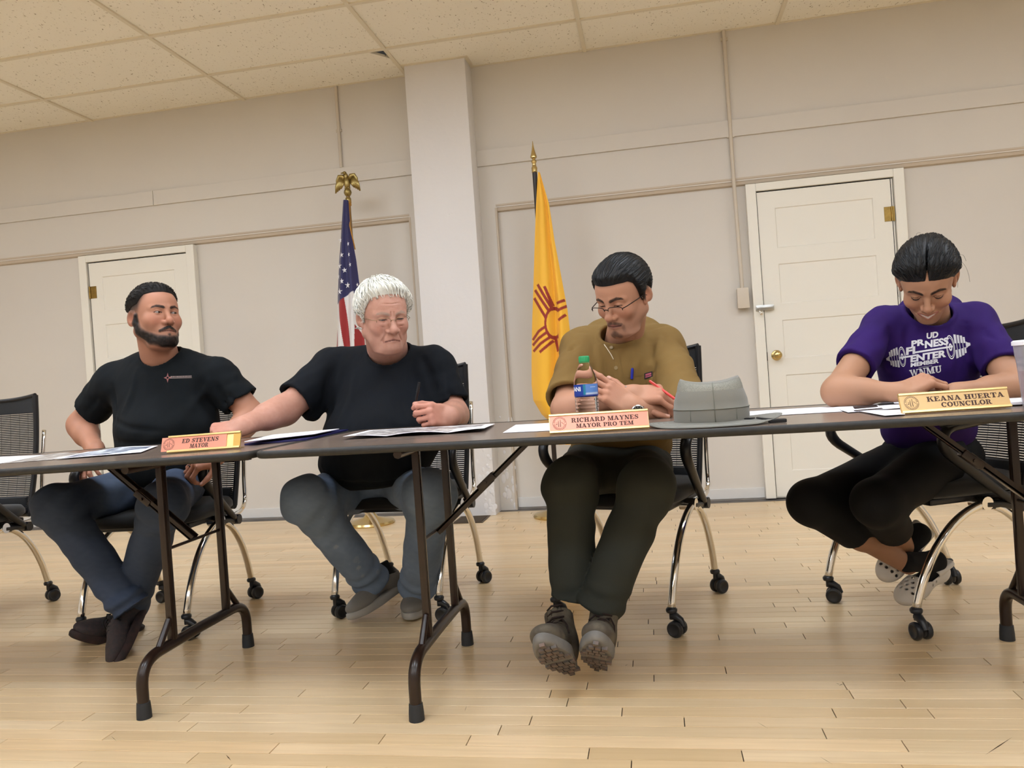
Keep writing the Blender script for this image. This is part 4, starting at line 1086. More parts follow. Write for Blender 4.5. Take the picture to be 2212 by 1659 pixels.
def wob(p, f, seed=0):
    """smooth pseudo noise in -1..1"""
    r = np.random.RandomState(seed); o = 0
    for k in range(4):
        d = r.normal(size=3); d /= np.linalg.norm(d); o = o+np.sin(p@d*f*(0.7+0.35*k)+r.uniform(0, 6.3)+1.7*np.sin(p@np.roll(d, 1)*f*0.6+k))
    return o/4
def sstep(x, a, b):
    t = np.clip((x-a)/(b-a), 0, 1); return t*t*(3-2*t)
def axes(y, z):
    """rotation matrix (columns) with y along the first and z near the second direction"""
    y = V3(y); y /= np.linalg.norm(y); z = V3(z); z = z-y*(z@y); z /= np.linalg.norm(z); x = np.cross(y, z)
    return np.stack([x, y, z], 1)
def plane(p, o, n):
    n = V3(n); n = n/np.linalg.norm(n); return (p-V3(o))@n
def polygonise(fn, lo, hi, h):
    """sparse sampling and surface nets"""
    lo = V3(lo); hi = V3(hi); B = 8
    nb = np.ceil((hi-lo)/(h*B)).astype(int)+1; n = nb*B
    ci = np.stack(np.meshgrid(*[np.arange(k) for k in nb], indexing='ij'), -1).reshape(-1, 3)
    cd = fn(lo+(ci*B+(B-1)/2)*h)
    D = np.repeat(np.repeat(np.repeat(np.where(cd < 0, -1.0, 1.0).reshape(nb), B, 0), B, 1), B, 2).astype(np.float32)
    act = ci[np.abs(cd) < h*B*1.25]
    loc = np.stack(np.meshgrid(*[np.arange(B)]*3, indexing='ij'), -1).reshape(-1, 3)
    for s in range(0, len(act), 800):
        idx = (act[s:s+800, None, :]*B+loc[None]).reshape(-1, 3)
        D[idx[:, 0], idx[:, 1], idx[:, 2]] = fn(lo+idx*h)
    S = D < 0
    cnt = np.zeros(np.array(D.shape)-1, np.int8)
    for dx in (0, 1):
        for dy in (0, 1):
            for dz in (0, 1): cnt += S[dx:n[0]-1+dx, dy:n[1]-1+dy, dz:n[2]-1+dz]
    ijk = np.argwhere((cnt > 0) & (cnt < 8))
    idm = np.full(cnt.shape, -1, np.int32); idm[ijk[:, 0], ijk[:, 1], ijk[:, 2]] = np.arange(len(ijk))
    cor = np.array([(a, b, c) for a in (0, 1) for b in (0, 1) for c in (0, 1)])
    val = np.stack([D[ijk[:, 0]+c[0], ijk[:, 1]+c[1], ijk[:, 2]+c[2]] for c in cor], 1)
    acc = np.zeros((len(ijk), 3)); num = np.zeros(len(ijk))
    for a in range(8):
        for b in range(a+1, 8):
            if np.abs(cor[a]-cor[b]).sum() != 1: continue
            m = (val[:, a] < 0) != (val[:, b] < 0)
            t = val[m, a]/(val[m, a]-val[m, b]); acc[m] += cor[a]+(cor[b]-cor[a])*t[:, None]; num[m] += 1
    V = lo+(ijk+acc/num[:, None])*h
    F = []
    for ax in range(3):
        o = [(1, 2), (2, 0), (0, 1)][ax]
        sl0 = [slice(1, -1)]*3; sl1 = [slice(1, -1)]*3; sl0[ax] = slice(0, -1); sl1[ax] = slice(1, None)
        a = S[tuple(sl0)]; b = S[tuple(sl1)]
        e = np.argwhere(a != b); flip = a[e[:, 0], e[:, 1], e[:, 2]]
        off = np.ones(3, int); off[ax] = 0; e = e+off
        u = np.zeros(3, int); v = np.zeros(3, int); u[o[0]] = 1; v[o[1]] = 1
        q = []
        for d in (-u-v, -v, 0*u, -u):
            w = e+d; q.append(idm[w[:, 0], w[:, 1], w[:, 2]])
        q = np.stack(q, 1); q[~flip] = q[~flip][:, ::-1]; F.append(q)
    F = np.concatenate(F); F = F[(F >= 0).all(1)]
    return V, F
def np_mesh(name, V, F, m, parent=None, cols=None, attr='skin', base=(0, 0, 0)):
    me = bpy.data.meshes.new(name); V = np.asarray(V, np.float32)-np.array(base, np.float32)
    me.vertices.add(len(V)); me.vertices.foreach_set('co', V.ravel())
    me.loops.add(F.size); me.loops.foreach_set('vertex_index', F.astype(np.int32).ravel())
    me.polygons.add(len(F)); me.polygons.foreach_set('loop_start', np.arange(0, F.size, F.shape[1], dtype=np.int32))
    me.polygons.foreach_set('use_smooth', np.ones(len(F), bool))
    me.materials.append(m); me.update(calc_edges=True); me.validate()
    o = bpy.data.objects.new(name, me); C.objects.link(o)
    if parent is not None: o.parent = parent
    if cols is not None: cattr(o, attr, cols)
    return o
def join_np(parts):
    Vs, Fs, Cs = [], [], []; n = 0
    for V, F, c in parts: Vs.append(V); Fs.append(F+n); Cs.append(c); n += len(V)
    return np.concatenate(Vs), np.concatenate(Fs), np.concatenate(Cs)

# ------------------------------------------------------------------ head (local: face towards -y, x to the viewer's right, metres)
HD = dict(fw=1.0, jw=1.0, jf=1.0, cheek=1.0, eye=0.0042, smile=0.0, age=0.0, nose=1.0, lip=1.0, brow=1.0, dbl=0.0, teeth=0.0, lid=0.0)
def head_core(p, h):
    ps = np.abs(p*[1, 0, 0])+p*[0, 1, 1]
    d = smin(ell(p, (0, 0.014, 0.033), (0.077, 0.098, 0.085)), ell(p, (0, -0.030, 0.028), (0.066, 0.062, 0.064)), 0.03)
    d = smin(d, ell(p, (0, -0.028, -0.035), (0.061*h['fw'], 0.062, 0.074)), 0.03)
    d = smin(d, rc(ps, (0.014, -0.066, -0.094), (0.050*h['jw'], 0.008, -0.060), 0.023*h['jf'], 0.023*h['jf']), 0.025)
    d = smin(d, ell(p, (0, -0.077, -0.100), (0.025, 0.021, 0.018)), 0.015)
    d = smin(d, ell(ps, (0.041, -0.062, -0.032), (0.025*h['cheek'], 0.021*h['cheek'], 0.024*h['cheek'])), 0.02)
    return d, ps
def beard_mask(ps, kind):
    if kind == 'full':
        jl = schain(ps, [(0.074, -0.006, -0.005), (0.071, 0.000, -0.030), (0.066, -0.012, -0.062), (0.046, -0.055, -0.098), (0.018, -0.088, -0.112), (0, -0.092, -0.113)], [-0.008, -0.002, 0.0, 0.002, 0.003, 0.003], 0.004)
        m = 1-sstep(jl, 0.013, 0.025)
        mo = rc(ps, (0.003, -0.104, -0.0590), (0.029, -0.089, -0.073), 0.0); m = np.maximum(m, 1-sstep(mo, 0.004, 0.008))
        so = rc(ps, (0, -0.098, -0.088), (0, -0.096, -0.098), 0.0); m = np.maximum(m, 0.8*(1-sstep(so, 0.004, 0.009)))
        return m
    if kind == 'goatee':
        mo = rc(ps, (0.003, -0.104, -0.0595), (0.026, -0.090, -0.070), 0.0); m = 0.55*(1-sstep(mo, 0.003, 0.0075))
        ch = rc(ps, (0, -0.096, -0.100), (0.012, -0.090, -0.108), 0.0); m = np.maximum(m, 0.6*(1-sstep(ch, 0.006, 0.015)))
        sd = rc(ps, (0.028, -0.086, -0.078), (0.026, -0.082, -0.10), 0.0); return np.maximum(m, 0.25*(1-sstep(sd, 0.004, 0.010)))
    return np.zeros(len(ps))
def head_sdf(p, h, neck):
    d, ps = head_core(p, h)
    d = smin(d, rc(ps, (0.010, -0.088, 0.017), (0.046, -0.071, 0.014), 0.0085*h['brow'], 0.008*h['brow']), 0.014)
    d = smax(d, -ell(ps, (0.031, -0.100, -0.001), (0.0165, 0.0175, 0.0120)), 0.012)
    ec = (0.0315, -0.0755, -0.002)
    d = smin(d, np.linalg.norm(ps-V3(ec), axis=1)-0.0142, 0.004)
    if h['age']:                      # bags under the eyes
        d = smin(d, ell(ps, (0.031, -0.0815, -0.0185), (0.014, 0.008, 0.006)), 0.006)
        d = smax(d, -rc(ps, (0.020, -0.096, -0.0285), (0.042, -0.082, -0.026), 0.0005*h['age']), 0.005)
    if h['eye'] > 0: d = smax(d, -ell(ps, (0.0315, -0.0900, -0.0015+h['lid']), (0.0125, 0.012, h['eye'])), 0.0012)
    n = h['nose']
    nose = smin(rc(p, (0, -0.088, 0.010), (0, -0.108, -0.032), 0.0078*n, 0.0100*n), np.linalg.norm(p-V3((0, -0.1105, -0.0375)), axis=1)-0.0120*n, 0.008)
    nose = smin(nose, ell(ps, (0.0130*n, -0.0985, -0.0415), (0.0088*n, 0.011, 0.0088)), 0.005)
    d = smin(d, nose, 0.008)
    d = smax(d, -ell(ps, (0.0070, -0.1065, -0.0495), (0.0038, 0.006, 0.0032)), 0.002)
    d = smin(d, ell(p, (0, -0.075, -0.071), (0.034, 0.0245, 0.027)), 0.015)
    sm = h['smile']; wd = 0.0255+0.004*max(0, sm*100)+0.002*(sm < -0.004)
    cz = -0.0730+sm
    l = h['lip']
    d = smin(d, rc(ps, (0.0, -0.0980, -0.0680), (wd, -0.0905, cz+0.0005), 0.0050*l, 0.0022*l), 0.004)
    d = smin(d, rc(ps, (0.0, -0.0965, -0.0790-h['teeth']), (wd*0.9, -0.0905, cz-0.002), 0.0060*l, 0.0026*l), 0.004)
    if h['teeth'] > 0:
        d = smax(d, -rc(ps, (0, -0.1015, -0.0733-h['teeth']*0.5), (wd*0.88, -0.0945, cz-0.0008), h['teeth']*1.0, 0.0010), 0.0015)
    d = smax(d, -rc(ps, (0.0, -0.1030, -0.0733), (wd*1.04, -0.0945, cz-0.0004), 0.0017, 0.0016), 0.0020)
    if h['age']:
        a = h['age']
        d = smax(d, -rc(ps, (0.0190, -0.099, -0.042), (0.034, -0.080, -0.078), 0.0016*a, 0.0020*a), 0.006)
        d = smax(d, -rc(ps, (0.030, -0.084, -0.080), (0.030, -0.074, -0.102), 0.0016*a, 0.0012*a), 0.006)
        for z in (0.040, 0.052, 0.063): d = smax(d, -rc(ps, (0.0, -0.0925, z), (0.034, -0.084, z+0.002), 0.0006*a, 0.0004), 0.004)
        d = smax(d, -rc(ps, (0.0055, -0.098, 0.010), (0.006, -0.096, 0.026), 0.0008*a), 0.004)
        d = smin(d, ell(ps, (0.047, -0.042, -0.078), (0.020, 0.022, 0.024)), 0.02)       # jowls
    if sm > 0: d = smin(d, ell(ps, (0.041, -0.074, -0.036), (0.017, 0.012, 0.014)), 0.012); d = smax(d, -rc(ps, (0.019, -0.098, -0.044), (0.033, -0.083, -0.066), 0.0010), 0.006)
    ce, se = math.cos(0.25), math.sin(0.25); Re = np.array([[1, 0, 0], [0, ce, -se], [0, se, ce]])
    Ry = np.array([[math.cos(0.45), math.sin(0.45), 0], [-math.sin(0.45), math.cos(0.45), 0], [0, 0, 1]])
    ear = ell(ps, (0.0830, 0.018, -0.010), (0.0070, 0.0200, 0.0320), Re@Ry)
    ear = smin(ear, ell(ps, (0.0765, 0.006, -0.034), (0.006, 0.008, 0.010)), 0.008)
    ear = smax(ear, -ell(ps, (0.0915, 0.013, -0.009), (0.0085, 0.0115, 0.0205), Re@Ry), 0.003)
    d = smin(d, ear, 0.005)
    if h['dbl']: d = smin(d, ell(p, (0, -0.040, -0.118), (0.050, 0.046, 0.026*h['dbl'])), 0.03)
    a, b, r = neck
    d = smin(d, rc(p, a, b, r[0], r[1]), 0.022)
    return d
HAIRLINE = {'short': ([0, 0.45, 0.85, 1.02, 1.20, 1.50, 1.62, 1.95, 2.3, 3.2], [0.080, 0.078, 0.072, 0.058, 0.040, 0.036, 0.036, 0.030, 0.010, -0.020]),
            'old': ([0, 0.45, 0.85, 1.10, 1.32, 1.50, 1.62, 1.95, 2.3, 3.2], [0.084, 0.080, 0.066, 0.028, -0.010, -0.020, 0.004, 0.002, -0.07, -0.09]),
            'slick': ([0, 0.45, 0.85, 1.05, 1.25, 1.46, 1.60, 1.95, 2.3, 3.2], [0.066, 0.066, 0.062, 0.050, -0.005, -0.032, 0.008, 0.006, -0.07, -0.09]),
            'back': ([0, 0.45, 0.85, 1.10, 1.32, 1.50, 1.62, 1.95, 2.3, 3.2], [0.062, 0.054, 0.040, 0.022, 0.004, -0.012, -0.004, -0.006, -0.05, -0.07])}
def hair_line(p, kind):
    phi = np.arctan2(np.abs(p[:, 0]), -(p[:, 1]-0.012)); return p[:, 2]-np.interp(phi, *HAIRLINE[kind])
def hair_sdf(p, h, kind, th, amp, part=0.0, earcut=1.0):
    d, ps = head_core(p, h)
    hl = hair_line(p, kind)
    t = th*sstep(hl, -0.004, 0.060 if kind == 'back' else 0.034)+0.0012
    ang = np.arctan2(p[:, 0], p[:, 2]+0.02)
    if amp: t = t+amp*sstep(hl, 0.0, 0.02)*(np.sin(ang*62+2.2*wob(p, 30, 2))+0.6*np.sin(ang*115+2.5*wob(p, 40, 5)))*0.5+0.6*amp*wob(p, 55, 3)
    if part: t = t-part*np.exp(-((p[:, 0]-0.004-0.05*(p[:, 1]+0.05))/0.0022)**2)*sstep(-p[:, 1], -0.01, 0.03)
    d = d-t
    d = smax(d, -hl*0.85, 0.004)
    ear = ell(ps, (0.086, 0.014, -0.012), (0.020*earcut, 0.021*earcut, 0.031*earcut))
    return smax(d, -ear, 0.004)
def head_colours(V, h, skin, lip, browc, beard=None, beardc=(0.07, 0.055, 0.05), red=0.05, stub=0.0, fade=None, hairc=None):
    ps = np.abs(V*[1, 0, 0])+V*[0, 1, 1]; c = np.tile(np.array(skin, float), (len(V), 1))
    n = wob(V, 60, 9)[:, None]; c = c*(1+0.03*n)
    def mixc(m, col): nonlocal c; c = c*(1-m[:, None])+np.array(col)*m[:, None]
    chk = np.exp(-(np.linalg.norm((ps-V3((0.042, -0.072, -0.034)))/[0.024, 0.03, 0.020], axis=1))**2)+np.exp(-(np.linalg.norm((V-V3((0, -0.113, -0.038)))/[0.014, 0.014, 0.014], axis=1))**2)+0.8*np.exp(-(np.linalg.norm((ps-V3((0.082, 0.014, -0.012)))/[0.012, 0.02, 0.03], axis=1))**2)
    mixc(np.clip(chk*red*2.2, 0, 0.4), (skin[0]*1.02, skin[1]*0.78, skin[2]*0.78))
    sm = h['smile']; wd = 0.0255+0.004*max(0, sm*100)+0.002*(sm < -0.004); cz = -0.0730+sm; l = h['lip']
    dl = np.minimum(rc(ps, (0.0, -0.0985, -0.0685), (wd*0.96, -0.0925, cz+0.0002), 0.0044*l, 0.0018), rc(ps, (0.0, -0.0965, -0.0785-h['teeth']), (wd*0.9, -0.0920, cz-0.002), 0.0050*l, 0.0020))
    mixc(0.75*(1-sstep(dl, 0.0, 0.0022)), lip)
    if h['teeth'] <= 0: mixc(0.8*(1-sstep(rc(ps, (0.0, -0.1005, -0.0733), (wd*1.02, -0.0935, cz-0.0004), 0.0014, 0.0014), 0, 0.0012)), (lip[0]*0.45, lip[1]*0.4, lip[2]*0.4))
    if h['teeth'] > 0:
        mth = rc(ps, (0, -0.0985, -0.0733-h['teeth']*0.5), (wd*0.84, -0.0920, cz-0.0008), h['teeth']*1.0, 0.0010); mixc(1-sstep(mth, -0.0005, 0.0010), (0.86, 0.80, 0.76))
    # brows
    bx = ps[:, 0]; arch = np.interp(bx, [0.010, 0.022, 0.036, 0.050, 0.056], [0.0155, 0.0195, 0.0225, 0.0185, 0.0135]); thk = np.interp(bx, [0.008, 0.014, 0.036, 0.052, 0.058], [0.0008, 0.0044, 0.0040, 0.0020, 0.0003])
    mb = (1-sstep(np.abs(V[:, 2]-arch*1.0)-thk, -0.0006, 0.0022))*(V[:, 1] < -0.045)*sstep(bx, 0.008, 0.012)*(1-sstep(bx, 0.050, 0.057))
    mixc(np.clip(mb*(0.80+0.25*wob(V, 500, 4)), 0, 0.95), browc)
    # lash line and lids
    el = np.linalg.norm((ps-V3((0.0315, -0.0885, -0.0015+h['lid'])))/[0.0135, 0.02, max(h['eye'], 0.001)+0.0012], axis=1)
    mixc(0.75*np.exp(-((el-1.0)/0.16)**2)*(V[:, 1] < -0.06)*(V[:, 2] > -0.004+h['lid']), (0.12, 0.08, 0.07))
    if beard: m = beard_mask(ps, beard); mixc(np.clip(m*(0.93+0.15*wob(V, 420, 8)), 0, 0.97), beardc)
    if stub:
        jm = (1-sstep(V[:, 2], -0.062, -0.035))*(V[:, 1] < 0.01)*(V[:, 2] > -0.125); mixc(stub*jm, (0.35, 0.30, 0.28))
    if fade is not None:
        hl = hair_line(V, fade); mixc(0.9*sstep(hl, -0.060 if fade == 'short' else -0.008, 0.012)**1.5*sstep(V[:, 1], -0.062, -0.022), hairc) if fade == 'short' else mixc(0.85*sstep(hl, -0.008, 0.016), hairc)
        if fade == 'short': mixc(0.9*sstep(hl, -0.004, 0.008), hairc)
    return np.clip(c, 0, 1)
def eyeball(R, o, s, gaze, iris, side, parent, base, lid_tint=1.0):
    n, m = 20, 14; vs = []; cols = []; fs = []
    g = V3(gaze); g /= np.linalg.norm(g); Rg = axes(-g, (0, 0, 1))
    for i in range(m+1):
        a = PI*i/m
        for k in range(n):
            b = 2*PI*k/n; q = np.array([math.sin(a)*math.cos(b), -math.cos(a), math.sin(a)*math.sin(b)])
            vs.append(Rg@q*0.0128)
            cols.append((0.03, 0.025, 0.02) if a < 0.20 else iris if a < 0.56 else (0.09, 0.06, 0.05) if a < 0.62 else (0.60*lid_tint, 0.55*lid_tint, 0.52*lid_tint))
    for i in range(m):
        for k in range(n): fs.append((i*n+k, i*n+(k+1) % n, (i+1)*n+(k+1) % n, (i+1)*n+k))
    V = (np.array(vs)+[side*0.0315, -0.0755, -0.002])*s@R.T+o
    # finer rings towards the pupil
    ob = np_mesh('eye', V, np.array(fs), mat('eyeball', 'ffffff', 0.08, attr='skin'), parent, np.array(cols), base=base)
    return ob
def strands(roots, dirs, dist, grad, steps, ln, rad, off, rnd, lift=0.0, gravity=0.0):
    """tapered hair locks that follow a surface (dist/grad functions); all at once"""
    n = len(roots); p = roots.copy(); d = dirs.copy(); path = [p.copy()]
    for s in range(steps):
        g = grad(p); d = d+gravity*np.array([0, 0, -1.0]); d = d-g*(d*g).sum(1)[:, None]; d /= np.maximum(np.linalg.norm(d, axis=1), 1e-6)[:, None]
        p = p+d*(ln/steps)[:, None]
        g = grad(p); dd = dist(p); tgt = off*(0.35+0.65*math.sin(PI*min(1, (s+1)/steps*0.8)))+lift*(s+1)/steps
        p = p+g*(tgt-dd)[:, None]; path.append(p.copy())
    Vs = []; Fs = []; k = 4
    P_ = np.stack(path, 1)                       # n, steps+1, 3
    T = np.gradient(P_, axis=1); T /= np.maximum(np.linalg.norm(T, axis=2), 1e-9)[..., None]
    ref = grad(P_.reshape(-1, 3)).reshape(P_.shape)
    U = np.cross(T, ref); U /= np.maximum(np.linalg.norm(U, axis=2), 1e-9)[..., None]; W = np.cross(U, T)
    m = steps+1; tt = np.linspace(0, 1, m); rr_ = rad[:, None]*(np.clip(tt*6+0.4, 0, 1)*(1-tt**2.5)+0.06)[None]
    ang = np.arange(k)*2*PI/k
    ring = P_[:, :, None]+rr_[..., None, None]*(U[:, :, None]*np.cos(ang)[None, None, :, None]*1.6+W[:, :, None]*np.sin(ang)[None, None, :, None]*0.8)
    Vv = ring.reshape(-1, 3)
    i = np.arange(n)[:, None, None]; j = np.arange(m-1)[None, :, None]; q = np.arange(k)[None, None, :]
    a = i*m*k+j*k+q; b = i*m*k+j*k+(q+1) % k
    F = np.stack([a, b, b+k, a+k], -1).reshape(-1, 4)
    return Vv, F

# ------------------------------------------------------------------ hands (local: wrist at 0, fingers along +y, back of the hand +z, thumb on side s of x)
FB = [(0.029, 0.088, 0.0), (0.010, 0.093, 0.002), (-0.009, 0.089, 0.001), (-0.027, 0.080, -0.002)]
FL = [(0.042, 0.026, 0.021), (0.046, 0.029, 0.022), (0.042, 0.027, 0.022), (0.033, 0.020, 0.019)]
FR = [(0.0098, 0.0088, 0.0080, 0.0066), (0.0100, 0.0090, 0.0082, 0.0068), (0.0094, 0.0085, 0.0078, 0.0064), (0.0086, 0.0076, 0.0068, 0.0057)]
def hand_joints(s, curl, spread=(0.10, 0.02, -0.06, -0.16), thumb=None, tl=(0.044, 0.034, 0.028)):
    out = []
    for i in range(4):
        b = V3((FB[i][0]*s, FB[i][1], FB[i][2])); pts = [b]; A = 0
        for k in range(3):
            A += curl[i][k]; sp = spread[i]*s
            pts.append(pts[-1]+np.array([math.sin(sp)*max(0.3, math.cos(A)), math.cos(A)*math.cos(sp), -math.sin(A)])*FL[i][k])
        out.append(pts)
    th = thumb or ((0.72, 0.62, -0.30), (0.40, 0.84, -0.36), (0.20, 0.92, -0.34))
    pts = [V3((0.020*s, 0.020, -0.008))]
    for k in range(3):
        d = V3(th[k])*[s, 1, 1]; pts.append(pts[-1]+d/np.linalg.norm(d)*tl[k])
    return out, pts
def hand_sdf(p, s, J):
    fing, th = J
    d = rbox(p, (0.001*s, 0.050, -0.001), (0.0395, 0.044, 0.0135), 0.0130)
    d = smin(d, ell(p, (0.024*s, 0.036, -0.010), (0.019, 0.032, 0.0150)), 0.012)
    d = smin(d, ell(p, (-0.024*s, 0.036, -0.008), (0.014, 0.034, 0.0140)), 0.012)
    d = smin(d, ell(p, (0, -0.004, 0), (0.0290, 0.036, 0.0205)), 0.020)
    f = None
    for i in range(4):
        e = schain(p, fing[i], FR[i], 0.003)
        e = smin(e, np.linalg.norm(p-fing[i][1], axis=1)-FR[i][1]*1.04, 0.003)
        f = e if f is None else smin(f, e, 0.0018)
    # knuckles
    for i in range(4): d = smin(d, np.linalg.norm(p-(fing[i][0]+[0, 0.0, 0.002]), axis=1)-0.0112, 0.006)
    d = smin(d, f, 0.0050)
    t = schain(p, th, (0.0150, 0.0110, 0.0098, 0.0078), 0.004)
    return smin(d, t, 0.0065)
def hand_nails(V, J, s):
    """mask of finger and thumb nails"""
    m = np.zeros(len(V)); fing, th = J
    for i, pts in enumerate(list(fing)+[th]):
        a, b = pts[2], pts[3]; ax = (b-a)/np.linalg.norm(b-a)
        side = np.array([1.0, 0, 0]); 
        if i == 4: side = np.cross(ax, [0.0, 0.3, 1.0])
        side = side-ax*(side@ax); side /= np.linalg.norm(side); up = np.cross(side, ax)
        if up[2] < 0 and i < 4: up = up
        c = b-ax*0.001; q = V-c; al = q@ax; la = q@side; u = q@up
        m = np.maximum(m, (1-sstep(np.sqrt((al/0.0075)**2+(la/0.0055)**2), 0.85, 1.05))*(u > 0.003))
    return m
class Arm:
    """bare arm with hand, as one surface; shoulder, elbow, wrist in world space; hand given by finger direction and back-of-hand normal"""
    def __init__(s, sh, el, wr, ydir, zdir, thumb_side, curl, r=(0.052, 0.043, 0.045, 0.028), hs=1.0, spread=(0.10, 0.02, -0.06, -0.16), thumb=None, tl=(0.044, 0.034, 0.028)):
        s.sh, s.el, s.wr, s.r, s.hs, s.ts = V3(sh), V3(el), V3(wr), r, hs, thumb_side
        s.R = axes(ydir, zdir); s.J = hand_joints(thumb_side, curl, spread, thumb, tl)
    def w(s, q): return s.wr+s.R@(V3(q)*s.hs)
    def loc(s, p): return (p-s.wr)@s.R/s.hs
    def sdf(s, p):
        d = rc(p, s.sh, s.el, s.r[0], s.r[1])
        fa = s.wr-s.el; c = s.el+fa*0.25
        d2 = rc(p, s.el, s.wr, s.r[1]*0.92, s.r[3])
        d2 = smin(d2, rc(p, s.el+fa*0.12, s.el+fa*0.42, s.r[2], s.r[2]*0.86), 0.03)
        d = smin(d, d2, 0.025)
        lp = s.loc(p); near = np.linalg.norm(lp-[0, 0.06, 0], axis=1) < 0.19
        hd = np.full(len(p), 1.0)
        if near.any(): hd[near] = hand_sdf(lp[near], s.ts, s.J)*s.hs
        return smin(d, hd, 0.016)
    def mesh(s, h, skin, nail=(0.86, 0.70, 0.64), red=0.15, t0=0.25):
        cut = s.sh+(s.el-s.sh)*t0; nrm = s.sh-s.el
        fn = lambda p: np.maximum(s.sdf(p), plane(p, cut, nrm))
        pts = [cut, s.el, s.wr]+[s.w(q) for f in s.J[0] for q in f]+[s.w(q) for q in s.J[1]]
        pts = np.array(pts); lo = pts.min(0)-0.075; hi = pts.max(0)+0.075
        V, F = polygonise(fn, lo, hi, h)
        c = np.tile(np.array(skin, float), (len(V), 1)); c *= 1+0.035*wob(V, 50, 3)[:, None]
        lp = s.loc(V)
        kn = np.zeros(len(V))
        for f in s.J[0]:
            for q in f[:3]: kn = np.maximum(kn, np.exp(-(np.linalg.norm(lp-q, axis=1)/0.011)**2))
        kn = np.maximum(kn, 0.6*sstep(lp[:, 1], 0.02, 0.09)*(np.abs(lp).max(1) < 0.2))
        c = c*(1-red*kn[:, None])+np.array([skin[0]*1.0, skin[1]*0.70, skin[2]*0.68])*red*kn[:, None]
        m = hand_nails(lp, s.J, s.ts)*(np.linalg.norm(lp, axis=1) < 0.25); c = c*(1-0.6*m[:, None])+np.array(nail)*0.6*m[:, None]
        return V, F, np.clip(c, 0, 1)

